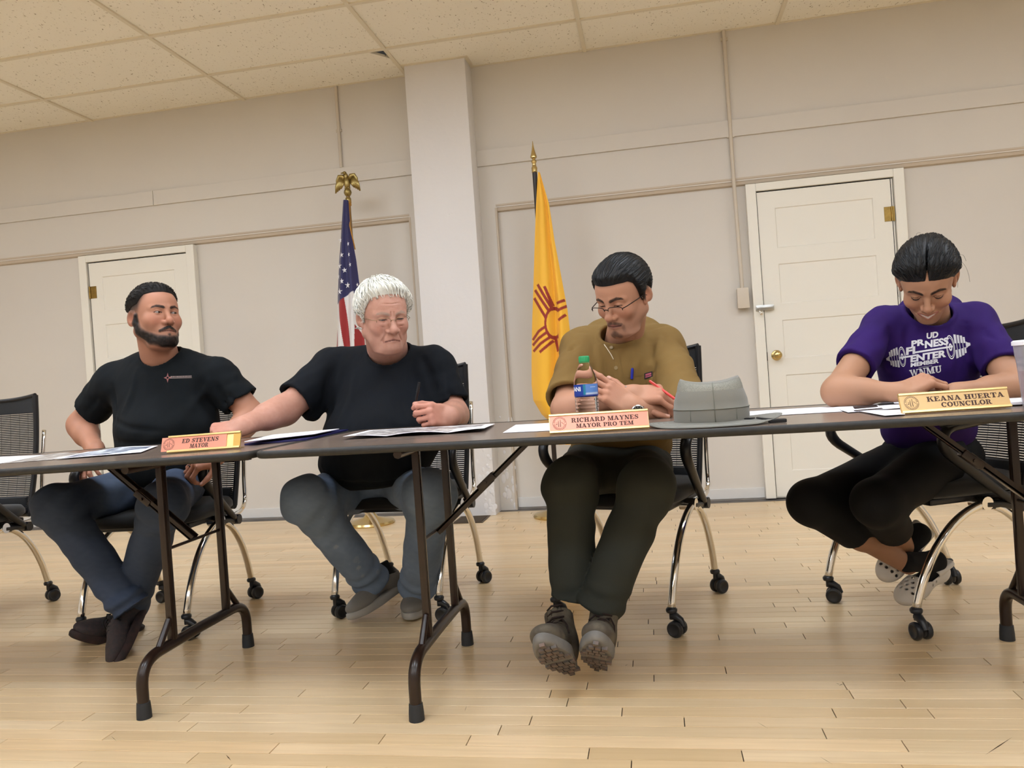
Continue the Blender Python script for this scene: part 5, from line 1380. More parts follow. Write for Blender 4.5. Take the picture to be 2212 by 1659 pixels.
# ------------------------------------------------------------------ shoes (local: toe towards -y, sole on z = 0, ankle above the origin)
def foot_outline(L=0.29, w=0.098):
    pts = []
    for k in range(48):
        a = 2*PI*k/48; y = -math.cos(a); x = math.sin(a)
        ww = w/2*(0.98-0.20*sstep(np.array(y), -0.1, 0.6)-0.10*math.exp(-((y-0.25)/0.3)**2)); pts.append((x*ww/0.98, -0.085+y*L/2))
    return pts
def shoe(name, M4, base, parent, m_up, m_sole, m_lace, high=0.0, lug=False, laces=True, scale=1.0, toe_m=None, tongue=None):
    R = np.array(M4.to_3x3()); o = V3(M4.translation)
    sh = empty(name); sh.parent = parent
    bpy.data.objects.remove(sh)
    def up(p):
        d = ell(p, (0, -0.165, 0.044), (0.043, 0.058, 0.028))
        d = smin(d, rc(p, (0, -0.135, 0.046), (0, -0.010, 0.088), 0.036, 0.040), 0.03)
        d = smin(d, ell(p, (0, 0.018, 0.058), (0.036, 0.042, 0.050)), 0.03)
        d = smin(d, rc(p, (0, 0.006, 0.07), (0, 0.012, 0.105+high), 0.040, 0.043), 0.02)
        d = smax(d, -(p[:, 2]-0.018), 0.004)
        d = smax(d, p[:, 2]-0.088-high+0.25*np.minimum(p[:, 1], 0.02), 0.004)
        cav = rc(p, (0, 0.006, 0.075), (0, 0.010, 0.25), 0.033, 0.038)
        return smax(d, -cav, 0.004)
    V, F = polygonise(lambda p: up(p/scale)*scale, np.array((-0.07, -0.25, 0.0))*scale, np.array((0.07, 0.085, 0.16+high))*scale, 0.004)
    ob = np_mesh(name, V@R.T+o, F, m_up, parent, base=base)
    ol = foot_outline(); mb = MB()
    def tr(v): return Vector(R@(V3(v)*scale)+o-V3(base))
    n = len(ol); prof = [(0.93, 0.0), (1.0, 0.006), (1.02, 0.018), (0.99, 0.028), (0.90, 0.031)]
    vs = []; fs = []
    for f, z in prof:
        for x, y in ol: vs.append(tr((x*f*1.0, (y+0.085)*f-0.085, z+0.020*max(0, -(y+0.085)/0.145-0.55)**1.5)))
    for i in range(len(prof)-1):
        for k in range(n): fs.append((i*n+k, i*n+(k+1) % n, (i+1)*n+(k+1) % n, (i+1)*n+k))
    fs += [tuple(range(n-1, -1, -1)), tuple((len(prof)-1)*n+k for k in range(n))]
    mb.add(vs, fs); mb.build('sole', m_sole, ob, smooth=0.8)
    if lug:
        lg = MB()
        for iy in range(11):
            for ix in range(-2, 3):
                y = -0.215+iy*0.026; x = ix*0.0175+(0.006 if iy % 2 else 0)
                if abs(y+0.10) < 0.02 and iy not in (3, 4): continue
                fw = 0.045*math.sqrt(max(0, 1-((y+0.085)/0.145)**2))
                if abs(x) > fw-0.006: continue
                zt = 0.020*max(0, -(y+0.085)/0.145-0.55)**1.5
                b = [tr((x+a*0.0072, y+c_*0.0105, zt+z)) for z in (-0.005, 0.004) for a, c_ in ((-1, -1), (1, -1), (1, 1), (-1, 1))]
                lg.add(b, [(3, 2, 1, 0), (4, 5, 6, 7), (0, 1, 5, 4), (1, 2, 6, 5), (2, 3, 7, 6), (3, 0, 4, 7)])
        tr_o = lg.build('tread', mat('tread_rubber', '5d5a58', 0.8, noise=(60, '8a6a58', 0.6)), ob); tr_o['kind'] = 'stuff'
    if laces:
        lc = MB()
        for k in range(6):
            y = -0.118+k*0.017; z = 0.083+0.0068*k-0.004*(k == 0)
            if high and k > 4: z += 0.006
            lc.tube([tr((-0.020, y+0.003, z-0.004)), tr((-0.006, y-0.002, z+0.0055)), tr((0.008, y+0.002, z+0.0055)), tr((0.020, y-0.004, z-0.004))], 0.0028*scale, 6)
        if high:
            for k in range(4):
                z = 0.112+0.019*k; y = -0.036+0.004*k
                lc.tube([tr((-0.024, y+0.006, z)), tr((-0.006, y-0.008, z+0.005)), tr((0.008, y-0.008, z+0.003)), tr((0.024, y+0.006, z+0.006))], 0.0028*scale, 6)
        lc.tube([tr((0, -0.03, 0.122)), tr((0.022, -0.045, 0.124)), tr((0.036, -0.062, 0.100)), tr((0.040, -0.068, 0.072))], 0.0026*scale, 6)
        lc.tube([tr((0, -0.03, 0.122)), tr((-0.022, -0.043, 0.126)), tr((-0.036, -0.060, 0.104))], 0.0026*scale, 6)
        lc.build('laces', m_lace, ob, smooth=True)
    return ob
def foot_matrix(ankle_floor, toe_dir, pitch=0.0, roll=0.0):
    """ankle_floor: point of the sole under the ankle; toe_dir: horizontal direction of the toe; pitch lifts the toe"""
    a = math.atan2(toe_dir[0], -toe_dir[1])
    return Matrix.Translation(ankle_floor) @ Matrix.Rotation(a, 4, 'Z') @ Matrix.Rotation(-pitch, 4, 'X') @ Matrix.Rotation(roll, 4, 'Y')
# ================================================================== people
M_skin = mat('skin', 'c08a6c', 0.52, attr='skin', bump=(260, 0.12, 0.0012), spec=0.3)
M_skin_old = mat('freckled_skin', 'c08a6c', 0.5, attr='skin', noise=(55, 'a9705e', 0.35), spots=(210, 'a87a66', 0.02, 0.16), bump=(220, 0.16, 0.0015), spec=0.35)
M_hair_blk = mat('black_hair', '0a090a', 0.48, bump=(300, 0.2, 0.001), spec=0.35)
M_hair_brn = mat('dark_brown_hair', '14100e', 0.65, bump=(420, 0.6, 0.002), spec=0.3)
M_hair_wht = mat('white_hair', 'e6e4da', 0.55, bump=(300, 0.2, 0.001))
def rotm(yaw, pitch, roll):
    cy, sy = math.cos(math.radians(yaw)), math.sin(math.radians(yaw)); cp, sp = math.cos(math.radians(pitch)), math.sin(math.radians(pitch)); cr, sr = math.cos(math.radians(roll)), math.sin(math.radians(roll))
    Rz = np.array([[cy, -sy, 0], [sy, cy, 0], [0, 0, 1]]); Rx = np.array([[1, 0, 0], [0, cp, -sp], [0, sp, cp]]); Ry = np.array([[cr, 0, sr], [0, 1, 0], [-sr, 0, cr]])
    return Rz@Rx@Ry
class Head:
    def __init__(s, o, ypr, scale, neck_base, neck_r, **kw):
        s.o, s.R, s.s = V3(o), rotm(*ypr), scale; s.h = dict(HD); s.h.update(kw)
        s.nb = (V3(neck_base)-s.o)@s.R/scale; s.neck = ((0, 0.020, -0.055), tuple(s.nb), neck_r)
    def w(s, V): return np.asarray(V, float)*s.s@s.R.T+s.o
    def mesh(s, colf, beard=None, h=0.0023):
        lo = np.minimum([-0.098, -0.13, -0.135], s.nb-0.085); hi = np.maximum([0.098, 0.12, 0.122], s.nb+0.085)
        def fn(p):
            d = head_sdf(p, s.h, s.neck)
            if beard: d = d-0.0035*beard_mask(np.abs(p*[1, 0, 0])+p*[0, 1, 1], beard)*(1+0.3*wob(p, 260, 6))
            return d
        V, F = polygonise(fn, lo, hi, h); return s.w(V), F, colf(V)
    def hair(s, kind, th, amp, m, parent, base, part=0.0, extra=None, h=0.0026, strand=None, earcut=1.0):
        fn = lambda p: hair_sdf(p, s.h, kind, th, amp, part, earcut) if extra is None else extra(p, hair_sdf(p, s.h, kind, th, amp, part, earcut))
        V, F = polygonise(fn, (-0.115, -0.125, -0.12), (0.115, 0.20, 0.16), h)
        parts = [(V, F, np.zeros((len(V), 3)))]
        if strand:
            n, ln, rad, off, flow, seed, lift, grav, filt = strand
            r = np.random.RandomState(seed); cand = V[r.choice(len(V), n*6, replace=False)]
            cand = cand[(hair_line(cand, kind) > 0.006) & filt(cand)][:n]
            dist = lambda p: fn(p)
            def grad(p):
                e = 1e-3; g = np.stack([fn(p+[e, 0, 0])-fn(p-[e, 0, 0]), fn(p+[0, e, 0])-fn(p-[0, e, 0]), fn(p+[0, 0, e])-fn(p-[0, 0, e])], 1)
                return g/np.maximum(np.linalg.norm(g, axis=1), 1e-9)[:, None]
            d = flow(cand)+r.normal(size=cand.shape)*0.09
            SV, SF = strands(cand, d, dist, grad, 7, ln*r.uniform(0.7, 1.25, len(cand)), rad*r.uniform(0.7, 1.3, len(cand)), off, r, lift, grav)
            parts.append((SV, SF, np.zeros((len(SV), 3))))
        V, F, _ = join_np(parts)
        return np_mesh('hair', s.w(V), F, m, parent, base=base)
    def glasses(s, parent, base, m, w=0.050, hgt=0.030, y=-0.1085, z=-0.004, rimless=False, tilt=0.0, gr=1.0):
        g = []; gm = MB()
        def tr(q): return Vector(s.w(np.array([q]))[0]-V3(base))
        for sx in (-1, 1):
            c = np.array([sx*0.0335, y, z]); loop = []
            for k in range(28):
                a = 2*PI*k/28; ca, sa = math.cos(a), math.sin(a)
                x = math.copysign(abs(ca)**0.6, ca)*w/2; zz = math.copysign(abs(sa)**0.7, sa)*hgt/2
                loop.append(c+[x, 0.006*(abs(x+sx*0.010)/0.03)**2, zz])
            if not rimless: gm.tube([tr(q) for q in loop], 0.0009*s.s, 6, closed=True)
            else: gm.tube([tr(q) for q in loop[:15]], 0.0008*gr*s.s, 6)
            g.append([tr(q) for q in loop]+[tr(c)])
            x0 = sx*(0.0335+w/2)
            gm.tube([tr((x0, y+0.006, z+0.006)), tr((sx*0.0685, y+0.022, z+0.007)), tr((sx*0.0775, -0.045, z+0.006)), tr((sx*0.081, 0.0, z+0.004)), tr((sx*0.082, 0.015, z-0.004)), tr((sx*0.080, 0.028, z-0.018))], 0.0010*gr*s.s, 6)
        gm.tube([tr((-0.0335+w/2-0.001, y, z+0.005)), tr((-0.004, y-0.004, z+0.008)), tr((0.004, y-0.004, z+0.008)), tr((0.0335-w/2+0.001, y, z+0.005))], 0.0010*gr*s.s, 6)
        fr = gm.build('glasses', m, parent, smooth=True)
        for L_ in g: mesh_obj('lens', L_, [(k, (k+1) % 28, 28) for k in range(28)], mat('spectacle_lens', 'ffffff', 0.02, trans=1.0, ior=1.02, spec=0.4), fr, True)
        return fr

def torso_axes(a, b):
    x = V3(b)-V3(a); x[2] *= 0.5; x /= np.linalg.norm(x); z = np.array([0, 0, 1.0]); y = np.cross(z, x); y /= np.linalg.norm(y); z = np.cross(x, y); return np.stack([x, y, z], 1)
def sgrad(f, p, e=1e-3):
    g = np.stack([f(p+[e, 0, 0])-f(p-[e, 0, 0]), f(p+[0, e, 0])-f(p-[0, e, 0]), f(p+[0, 0, e])-f(p-[0, 0, e])], 1)
    return g/np.maximum(np.linalg.norm(g, axis=1), 1e-9)[:, None]
def fold_field(base, folds):
    """creases and ridges snapped to the surface: returns a displacement function (added to the distance)"""
    segs = []
    for pts, w, dep in folds:
        q = np.array([V3(v) for v in pts])
        fine = np.concatenate([q[i]+(q[i+1]-q[i])*np.linspace(0, 1, 5)[:-1, None] for i in range(len(q)-1)]+[q[-1:]])
        for _ in range(4): fine = fine-sgrad(base, fine)*base(fine)[:, None]
        segs.append((fine, w, dep))
    def disp(p):
        o = np.zeros(len(p))
        for fine, w, dep in segs:
            lo = fine.min(0)-3*w; hi = fine.max(0)+3*w; m = ((p > lo) & (p < hi)).all(1)
            if not m.any(): continue
            pm = p[m]; dm = None; n = len(fine)-1
            for i in range(n):
                a, b = fine[i], fine[i+1]; ba = b-a; t = np.clip((pm-a)@ba/max(ba@ba, 1e-12), 0, 1)
                e = np.linalg.norm(pm-a-t[:, None]*ba, axis=1); f = np.sin(PI*np.clip((i+t)/n, 0.04, 0.96))**0.6
                v = f*np.exp(-(e/w)**2); dm = v if dm is None else np.maximum(dm, v)
            o[m] += dep*dm
        return o
    return disp
def shirt_fn(c):
    R = c['R']; nb = V3(c['neck'][0])
    def base(p):
        d = None
        for ctr, r in c['torso']:
            e = ell(p, ctr, r, R); d = e if d is None else smin(d, e, c.get('k', 0.07))
        for sh, el, ts, r1, r2 in c['sleeves']:
            sh = V3(sh)
            d = smin(d, rc(p, nb+(sh-nb)*0.32+[0, 0.015, c.get('trap', 0.012)], sh-[0, 0, 0.004], 0.060, r1*0.96), 0.07)
        for sh, el, ts, r1, r2 in c['sleeves']:
            sh, el = V3(sh), V3(el); end = sh+(el-sh)*ts; ax = (el-sh)/np.linalg.norm(el-sh)
            s_ = rc(p, sh, end+(el-sh)*0.05, r1, r2)
            s_ = smax(s_+0.003*wob(p, 75, 17), plane(p, end, ax+V3(c.get('tilt', (0, 0, 0))))-0.003*np.sin(p@np.array([60., 40, 20])), 0.004)
            d = smin(d, s_, 0.04)
        for e in c.get('extra', []): d = smin(d, e(p), 0.03)
        return d
    disp = fold_field(base, c.get('folds', []))
    def fn(p):
        d = base(p)+disp(p)
        d = d+1.4*c.get('wr', 0.003)*wob(p, c.get('wf', 34), c.get('seed', 1))*0.7+0.0010*wob(p, 120, 7)
        for sh, el, ts, r1, r2 in c['sleeves']:
            sh, el = V3(sh), V3(el)
            d = smax(d, -rc(p, sh+(el-sh)*(ts-0.06), el+(el-sh)*0.3, r2-0.017, r2-0.010), 0.003)
        nd = rc(p, nb, c['neck'][1], c['neck'][2], c['neck'][3])
        band = np.sqrt((nd-0.005)**2+(d+0.001)**2)-c.get('rib', 0.0065)
        d = smax(d, -nd, 0.004); d = smin(d, band, 0.003)
        return smax(d, plane(p, c['hem'][0], c['hem'][1]), 0.006)
    return fn
def build_sdf(name, fn, pts, pad, h, m, parent, base, cols=None):
    q = np.array([V3(v) for v in pts]); V, F = polygonise(fn, q.min(0)-pad, q.max(0)+pad, h)
    o = np_mesh(name, V, F, m, parent, cols(V) if cols else None, base=base); return o
def legs_fn(legs, pel, R, prm):
    """legs: list of (hip, knee, ankle, hem fraction); trousers"""
    def leg(p, L_):
        hip, kn, an, hf = [V3(v) if hasattr(v, '__len__') else v for v in L_]
        ra, rb, rcn, rd = prm['r']
        th = rc(p, hip, kn, ra, rb); sn = rc(p, kn, kn+(an-kn)*1.3, rcn, rd)
        e = smin(th, sn, 0.06)+0.006
        ax = (an-kn)/np.linalg.norm(an-kn); t = (p-kn)@ax/np.linalg.norm(an-kn)
        w = prm['wr']
        e = e+0.55*w*np.sin(t*prm['wf']*0.8+(p-kn)@np.array([22., 9, 0])+3.2*wob(p, 12, 4))*np.exp(-((t-0.08)/0.26)**2)+w*1.1*np.sin(t*prm['wf']*1.15+2.5*wob(p, 22, 6))*sstep(t, 0.62, 1.0)+0.5*w*wob(p, 46, 12)
        end = kn+(an-kn)*hf
        e = smax(e, plane(p, end, ax+V3(prm.get('tilt', (0, 0, 0)))), 0.004)
        cav = rc(p, kn+(an-kn)*(hf-0.08), an+(an-kn)*0.5, rd-0.026, rd-0.018)
        return smax(e, -cav, 0.003)
    def fn(p):
        d = None
        for c, r in pel:
            e = ell(p, c, r, R); d = e if d is None else smin(d, e, 0.05)
        lg = [leg(p, L_) for L_ in legs]
        b = np.minimum(lg[0], lg[1])
        hip = smin(lg[0], lg[1], 0.03); kneez = min(L_[1][2] for L_ in legs)
        return smin(d, b, 0.04)
    return fn
def person(name_label, loc):
    t = empty('person', loc); tag(t, name_label, 'person', 'people seated at the tables'); return t, Vector(loc)
def lerp(a, b, t): return V3(a)+(V3(b)-V3(a))*t
def surf_print(polys, origin, ex, ey, n, target, name, m, parent, base, off=0.0012, faces=None, sub=0.006):
    """2-d polygons laid on a cloth surface by projection along -n"""
    bvh = BVHTree.FromPolygons([v.co+Vector(base) for v in target.data.vertices], [tuple(p.vertices) for p in target.data.polygons])
    bm = bmesh.new()
    if faces is None:
        for p in polys:
            try: bm.faces.new([bm.verts.new((x, y, 0)) for x, y in p])
            except ValueError: pass
    else:
        vv = [bm.verts.new((v[0], v[1], 0)) for v in polys]
        for f in faces:
            try: bm.faces.new([vv[i] for i in f])
            except ValueError: pass
    bmesh.ops.triangulate(bm, faces=list(bm.faces))
    for _ in range(3):
        es = [e for e in bm.edges if e.calc_length() > sub]
        if not es: break
        bmesh.ops.subdivide_edges(bm, edges=es, cuts=1, use_grid_fill=False)
        bmesh.ops.triangulate(bm, faces=[f for f in bm.faces if len(f.verts) > 3])
    bm.verts.index_update(); n = Vector(n).normalized(); out = []
    for v in bm.verts:
        q = Vector(origin)+Vector(ex)*v.co.x+Vector(ey)*v.co.y
        hit = bvh.ray_cast(q+n*0.25, -n)
        out.append((hit[0]+n*off-Vector(base)) if hit[0] is not None else (q-Vector(base)))
    fs = [tuple(v.index for v in f.verts) for f in bm.faces]; bm.free()
    return mesh_obj(name, out, fs, m, parent)
relax = ((0.35, 0.45, 0.3), (0.40, 0.5, 0.3), (0.45, 0.55, 0.3), (0.5, 0.55, 0.35))
fist = ((1.35, 1.65, 0.9), (1.40, 1.65, 0.9), (1.42, 1.65, 0.9), (1.45, 1.6, 0.9))

# ------------------------------------------------------------------ 1: bearded man in a dark T-shirt
def man_bearded():
    t, B = person('bearded man in a black T-shirt and dark jeans, head turned to the side', (-2.0, 2.95, 0))
    SK = (0.680, 0.480, 0.385)
    nb = P(350, 790, 2.99)
    H = Head(P(335, 683, 2.90), (61, -4, 2), 1.05, nb, (0.064, 0.074), fw=1.14, jw=1.12, jf=1.12, eye=0.0036, age=0.0, cheek=1.18, dbl=0.9, smile=-0.002, nose=1.10, lip=1.05)
    colf = lambda V: head_colours(V, H.h, SK, (0.56, 0.35, 0.30), (0.08, 0.055, 0.045), 'full', (0.035, 0.027, 0.024), 0.16, stub=0.14, fade='short', hairc=(0.10, 0.08, 0.07))
    shR, shL = P(246, 822, 3.0), P(472, 812, 3.0)
    elR, wrR = P(174, 916, 3.06), P(206, 972, 2.88)
    elL, wrL = P(545, 896, 3.02), P(470, 984, 2.82)
    aR = Arm(shR, elR, wrR, (0.15, -0.7, -0.55), (-0.35, -0.4, 0.8), 1, relax, r=(0.062, 0.050, 0.058, 0.035), hs=1.05)
    aL = Arm(shL, elL, wrL, P(428, 1000, 2.76)-wrL, (0.15, -0.55, 0.8), -1, ((0.8, 1.1, 0.6),)*4, r=(0.062, 0.050, 0.056, 0.035), hs=1.05)
    parts = [H.mesh(colf, 'full')]+[a.mesh(0.0032, SK, t0=0.35) for a in (aR, aL)]
    V, F, c = join_np(parts); np_mesh('body', V, F, M_skin, t, c, base=B)
    for sd in (-1, 1): eyeball(H.R, H.o, H.s, (0.62, -1, 0.02), (0.16, 0.09, 0.05), sd, t, B, 0.9)
    H.hair('short', 0.014, 0.0010, M_hair_brn, t, B, strand=(700, 0.012, 0.0008, 0.0012, lambda q: np.stack([q[:, 0]*4, -1-0*q[:, 0], 0.2+0*q[:, 0]], 1), 3, 0.0015, 0.0, lambda q: hair_line(q, 'short') > 0.02))
    R = torso_axes(shR, shL)
    cx = P(357, 850, 3.02)
    cfg = dict(R=R, torso=[(cx, (0.225, 0.155, 0.17)), (P(362, 925, 2.98), (0.220, 0.180, 0.15)), (P(358, 1000, 2.98), (0.212, 0.175, 0.13)), (P(357, 800, 3.03), (0.20, 0.105, 0.09))],
               sleeves=[(shR, elR, 0.66, 0.072, 0.080), (shL, elL, 0.66, 0.072, 0.080)], neck=(nb-Vector((0, -0.01, 0.05)), P(343, 735, 2.93), 0.078, 0.078), hem=(P(357, 1042, 3.0), (0, 0, -1)), wr=0.004, seed=4,
               folds=[([P(240, 950, 2.86), P(300, 962, 2.80), P(400, 960, 2.80), P(478, 948, 2.88)], 0.012, 0.008), ([P(238, 905, 2.90), P(290, 925, 2.83), P(350, 932, 2.80)], 0.012, 0.006),
                      ([P(248, 835, 2.92), P(246, 870, 2.90), P(252, 900, 2.88)], 0.014, 0.010), ([P(462, 835, 2.90), P(464, 870, 2.88), P(470, 910, 2.88)], 0.014, 0.010),
                      ([P(300, 800, 2.90), P(288, 850, 2.87), P(276, 890, 2.86)], 0.014, -0.006), ([P(440, 815, 2.89), P(430, 840, 2.85), P(418, 870, 2.85)], 0.014, -0.006),
                      ([P(215, 850, 2.95), P(205, 870, 2.95), P(190, 885, 2.97)], 0.010, 0.005), ([P(490, 850, 2.93), P(510, 865, 2.95), P(520, 880, 2.97)], 0.010, 0.005), ([P(270, 980, 2.85), P(350, 990, 2.79), P(450, 982, 2.83)], 0.012, 0.007)])
    cfg['folds'] = [(a_, b_, c_*1.5) for a_, b_, c_ in cfg['folds']]
    fs = shirt_fn(cfg)
    sh = build_sdf('shirt', fs, [shR, shL, elR, elL, P(357, 1040, 2.98), nb, P(357, 900, 2.80)], 0.16, 0.0055, mat('charcoal_cotton', '0b0f12', 0.9, bump=(350, 0.25, 0.001), noise=(6, '12171b', 0.7), spec=0.25), t, B)
    # chest print: small star and line of lettering
    o_ = P(356, 814, 2.86); ex = (P(400, 811, 2.86)-P(356, 814, 2.86)).normalized(); ey = Vector((0, 0, 1)); M_pr = mat('red_print', '8f5a58', 0.7)
    st = []
    for k in range(8):
        a = k*PI/4; r = 0.020 if k % 2 == 0 else 0.007; st.append((math.cos(a)*r*0.8, math.sin(a)*r*1.05))
    hole = [(math.cos(-2*PI*k/8)*0.0045, math.sin(-2*PI*k/8)*0.0045) for k in range(8)]
    quads = [[st[k], st[(k+1) % 8], (math.cos((k+1)*PI/4)*0.0045, math.sin((k+1)*PI/4)*0.0045), (math.cos(k*PI/4)*0.0045, math.sin(k*PI/4)*0.0045)] for k in range(8)]
    surf_print(quads, o_, ex, ey, (0.3, -1, 0.1), sh, 'chest_emblem', M_pr, sh, B)
    bars = [_rect(0.010, -0.0035, 0.098, -0.0010)]
    x = 0.012
    rr2 = random.Random(2)
    while x < 0.096: w = rr2.uniform(0.003, 0.006); bars.append(_rect(x, 0.0015, x+w, 0.0060)); x += w+0.0016
    surf_print(bars, o_, ex, ey, (0.3, -1, 0.1), sh, 'chest_lettering', mat('pale_print', '9a8884', 0.7), sh, B)
    # jeans
    pel = [(P(350, 1030, 3.05), (0.19, 0.17, 0.11))]
    legs = [(P(312, 1050, 2.98), P(122, 1096, 2.53), P(287, 1318, 2.57), 0.98), (P(392, 1048, 2.98), P(352, 1090, 2.52), P(272, 1330, 2.70), 0.94)]
    prm = dict(r=(0.100, 0.079, 0.078, 0.070), wr=0.0075, wf=42)
    f2 = legs_fn(legs, pel, R, prm)
    jc = lambda V: np.clip(np.array([0.225, 0.275, 0.365])+0.13*sstep(wob(V, 9, 3), 0.0, 1.0)[:, None]*np.array([1, 1, 0.8])+0.015*wob(V, 200, 5)[:, None], 0, 1)
    jeans = build_sdf('jeans', f2, [q for L_ in legs for q in L_[:3]]+[pel[0][0]], 0.15, 0.0055, mat('dark_denim', '1f2a3c', 0.85, attr='skin', bump=(420, 0.3, 0.001)), t, B, jc)
    MB(B).tube([P(286, 1035, 2.85), P(345, 1043, 2.83), P(405, 1030, 2.86)], 0.012, 8, flat=((0, 1, 0), 0.4)).build('belt', mat('black_leather', '16130f', 0.4), jeans, smooth=True)
    # shoes
    M_up = mat('dark_trainer', '353233', 0.8, noise=(90, '4e3a3a', 0.6), bump=(120, 0.4, 0.002)); M_so = mat('dark_trainer_sole', '26201f', 0.7, noise=(40, '4d3030', 0.5)); M_la = mat('black_lace', '151414', 0.8)
    def put(heel, toe, up, sc=1.0):
        heel, toe = V3(heel), V3(toe); Rm = axes(heel-toe, up); o = heel+(toe-heel)/np.linalg.norm(toe-heel)*0.058*sc
        M4 = Matrix.Identity(4)
        for i in range(3):
            for j in range(3): M4[i][j] = Rm[i][j]
            M4[i][3] = o[i]
        return M4
    shoe('shoe', put(P(318, 1318, 2.70), PZ(281, 1404, 0.012), (-0.75, 0.1, 0.66)), B, t, M_up, M_so, M_la, scale=1.0)
    shoe('shoe', put(P(292, 1392, 2.80), PZ(196, 1384, 0.012), (0.1, -0.3, 1)), B, t, M_up, M_so, M_la, scale=1.0)
    MB(B).tube([aL.w(lerp(aL.J[0][2][0], aL.J[0][2][1], 0.55)+0.0112*np.array([math.cos(a), 0, math.sin(a)])) for a in np.linspace(0, 2*PI, 19)[:-1]], 0.0026, 6, closed=True).build('ring', mat('black_ring', '121212', 0.3), t, smooth=True)
    return t, put
_, put_foot = man_bearded()
# ------------------------------------------------------------------ 2: white-haired man
def man_white():
    t, B = person('white-haired man in a black T-shirt and faded jeans reaching across the table', (-1.02, 3.08, 0))
    SK = (0.735, 0.555, 0.485)
    nb = P(838, 758, 2.92)
    H = Head(P(829, 681, 2.76), (37, 14, -2), 1.02, nb, (0.066, 0.078), fw=1.14, jw=1.08, jf=1.10, eye=0.0016, age=1.35, cheek=1.05, dbl=0.6, smile=-0.006, nose=1.22, lip=0.75, brow=1.1, lid=-0.001)
    colf = lambda V: head_colours(V, H.h, SK, (0.60, 0.40, 0.36), (0.60, 0.53, 0.48), None, red=0.12, fade='old', hairc=(0.74, 0.70, 0.65))
    shR, shL = P(722, 796, 2.93), P(938, 792, 2.93)
    elR, wrR = P(618, 884, 2.74), P(522, 921, 2.50)
    elL, wrL = P(980, 896, 2.88), P(972, 900, 2.64)
    aR = Arm(shR, elR, wrR, P(462, 930, 2.44)-wrR, (0.15, -0.45, 0.88), -1, fist, r=(0.062, 0.052, 0.056, 0.034), hs=1.02, thumb=((0.75, 0.6, -0.25), (0.2, 0.75, -0.6), (-0.55, 0.6, -0.55)))
    pinch = ((0.75, 1.1, 0.6), (0.95, 1.25, 0.7), (1.1, 1.3, 0.7), (1.2, 1.3, 0.7))
    aL = Arm(shL, elL, wrL, (-0.50, -0.80, 0.16), (0.78, -0.50, 0.22), 1, pinch, r=(0.060, 0.052, 0.054, 0.036), hs=1.02, thumb=((0.55, 0.75, -0.45), (0.15, 0.90, -0.42), (-0.05, 0.92, -0.30)))
    parts = [H.mesh(colf)]+[a.mesh(0.003, (0.74, 0.55, 0.475), red=0.35, t0=0.35) for a in (aR, aL)]
    V, F, c = join_np(parts); np_mesh('body', V, F, M_skin_old, t, c, base=B)
    for sd in (-1, 1): eyeball(H.R, H.o, H.s, (0.1, -1, -0.35), (0.25, 0.24, 0.24), sd, t, B, 0.75)
    def flow(q):                     # swept from the crown outwards and forward over the brow
        d = np.stack([q[:, 0]*8+0.45*(q[:, 1] < 0.02), -0.8+5*q[:, 1], -0.3-0*q[:, 0]], 1); return d/np.linalg.norm(d, axis=1)[:, None]
    H.hair('old', 0.019, 0.0018, M_hair_wht, t, B, earcut=1.55, strand=(1100, 0.060, 0.0015, 0.0032, flow, 5, 0.004, 0.18, lambda q: hair_line(q, 'old') > np.where(q[:, 1] < -0.02, 0.030, 0.010)))
    H.glasses(t, B, mat('thin_gold_wire', '8f7a58', 0.3, 0.9), w=0.049, hgt=0.031, y=-0.107, z=-0.008, rimless=True)
    R = torso_axes(shR, shL)
    cfg = dict(R=R, torso=[(P(836, 862, 2.95), (0.235, 0.165, 0.18)), (P(826, 945, 2.88), (0.232, 0.205, 0.17)), (P(800, 1000, 2.90), (0.200, 0.175, 0.105)), (P(838, 800, 2.97), (0.20, 0.11, 0.08))],
               sleeves=[(shR, elR, 0.80, 0.080, 0.078), (shL, elL, 0.78, 0.074, 0.078)], neck=(nb-Vector((0, -0.01, 0.06)), P(838, 720, 2.84), 0.080, 0.080), hem=(P(800, 1052, 2.9), (0.06, 0, -1)), wr=0.004, seed=8,
               extra=[lambda p: rc(p, P(690, 840, 2.86), P(676, 895, 2.83), 0.05, 0.028)],
               folds=[([P(730, 770, 2.85), P(712, 830, 2.80), P(702, 900, 2.78)], 0.016, 0.012), ([P(760, 800, 2.80), P(745, 860, 2.74), P(735, 910, 2.72)], 0.016, -0.008), ([P(905, 760, 2.85), P(925, 810, 2.80), P(935, 870, 2.78)], 0.016, 0.010),
                      ([P(850, 920, 2.70), P(900, 935, 2.72), P(935, 920, 2.76)], 0.012, 0.006), ([P(670, 850, 2.80), P(650, 870, 2.76), P(625, 880, 2.74)], 0.010, 0.006), ([P(968, 840, 2.84), P(975, 860, 2.84), P(990, 872, 2.86)], 0.010, 0.006), ([P(960, 820, 2.86), P(965, 845, 2.84), P(955, 870, 2.83)], 0.012, -0.007),
                      ([P(700, 1012, 2.80), P(780, 1035, 2.76), P(870, 1035, 2.78)], 0.014, 0.007)])
    cfg['folds'] = [(a_, b_, c_*1.5) for a_, b_, c_ in cfg['folds']]
    sh = build_sdf('shirt', shirt_fn(cfg), [shR, shL, elR, elL, P(820, 1050, 2.9), nb, P(826, 945, 2.68)], 0.15, 0.0055, mat('black_cotton', '090c11', 0.9, bump=(350, 0.25, 0.001), noise=(6, '0f141b', 0.7), spec=0.25), t, B)
    pel = [(P(800, 1045, 3.08), (0.19, 0.17, 0.10))]
    legs = [(P(760, 1060, 3.03), P(660, 1080, 2.63), P(808, 1262, 2.98), 0.97), (P(870, 1050, 3.03), P(930, 1068, 2.62), P(902, 1272, 2.96), 1.02)]
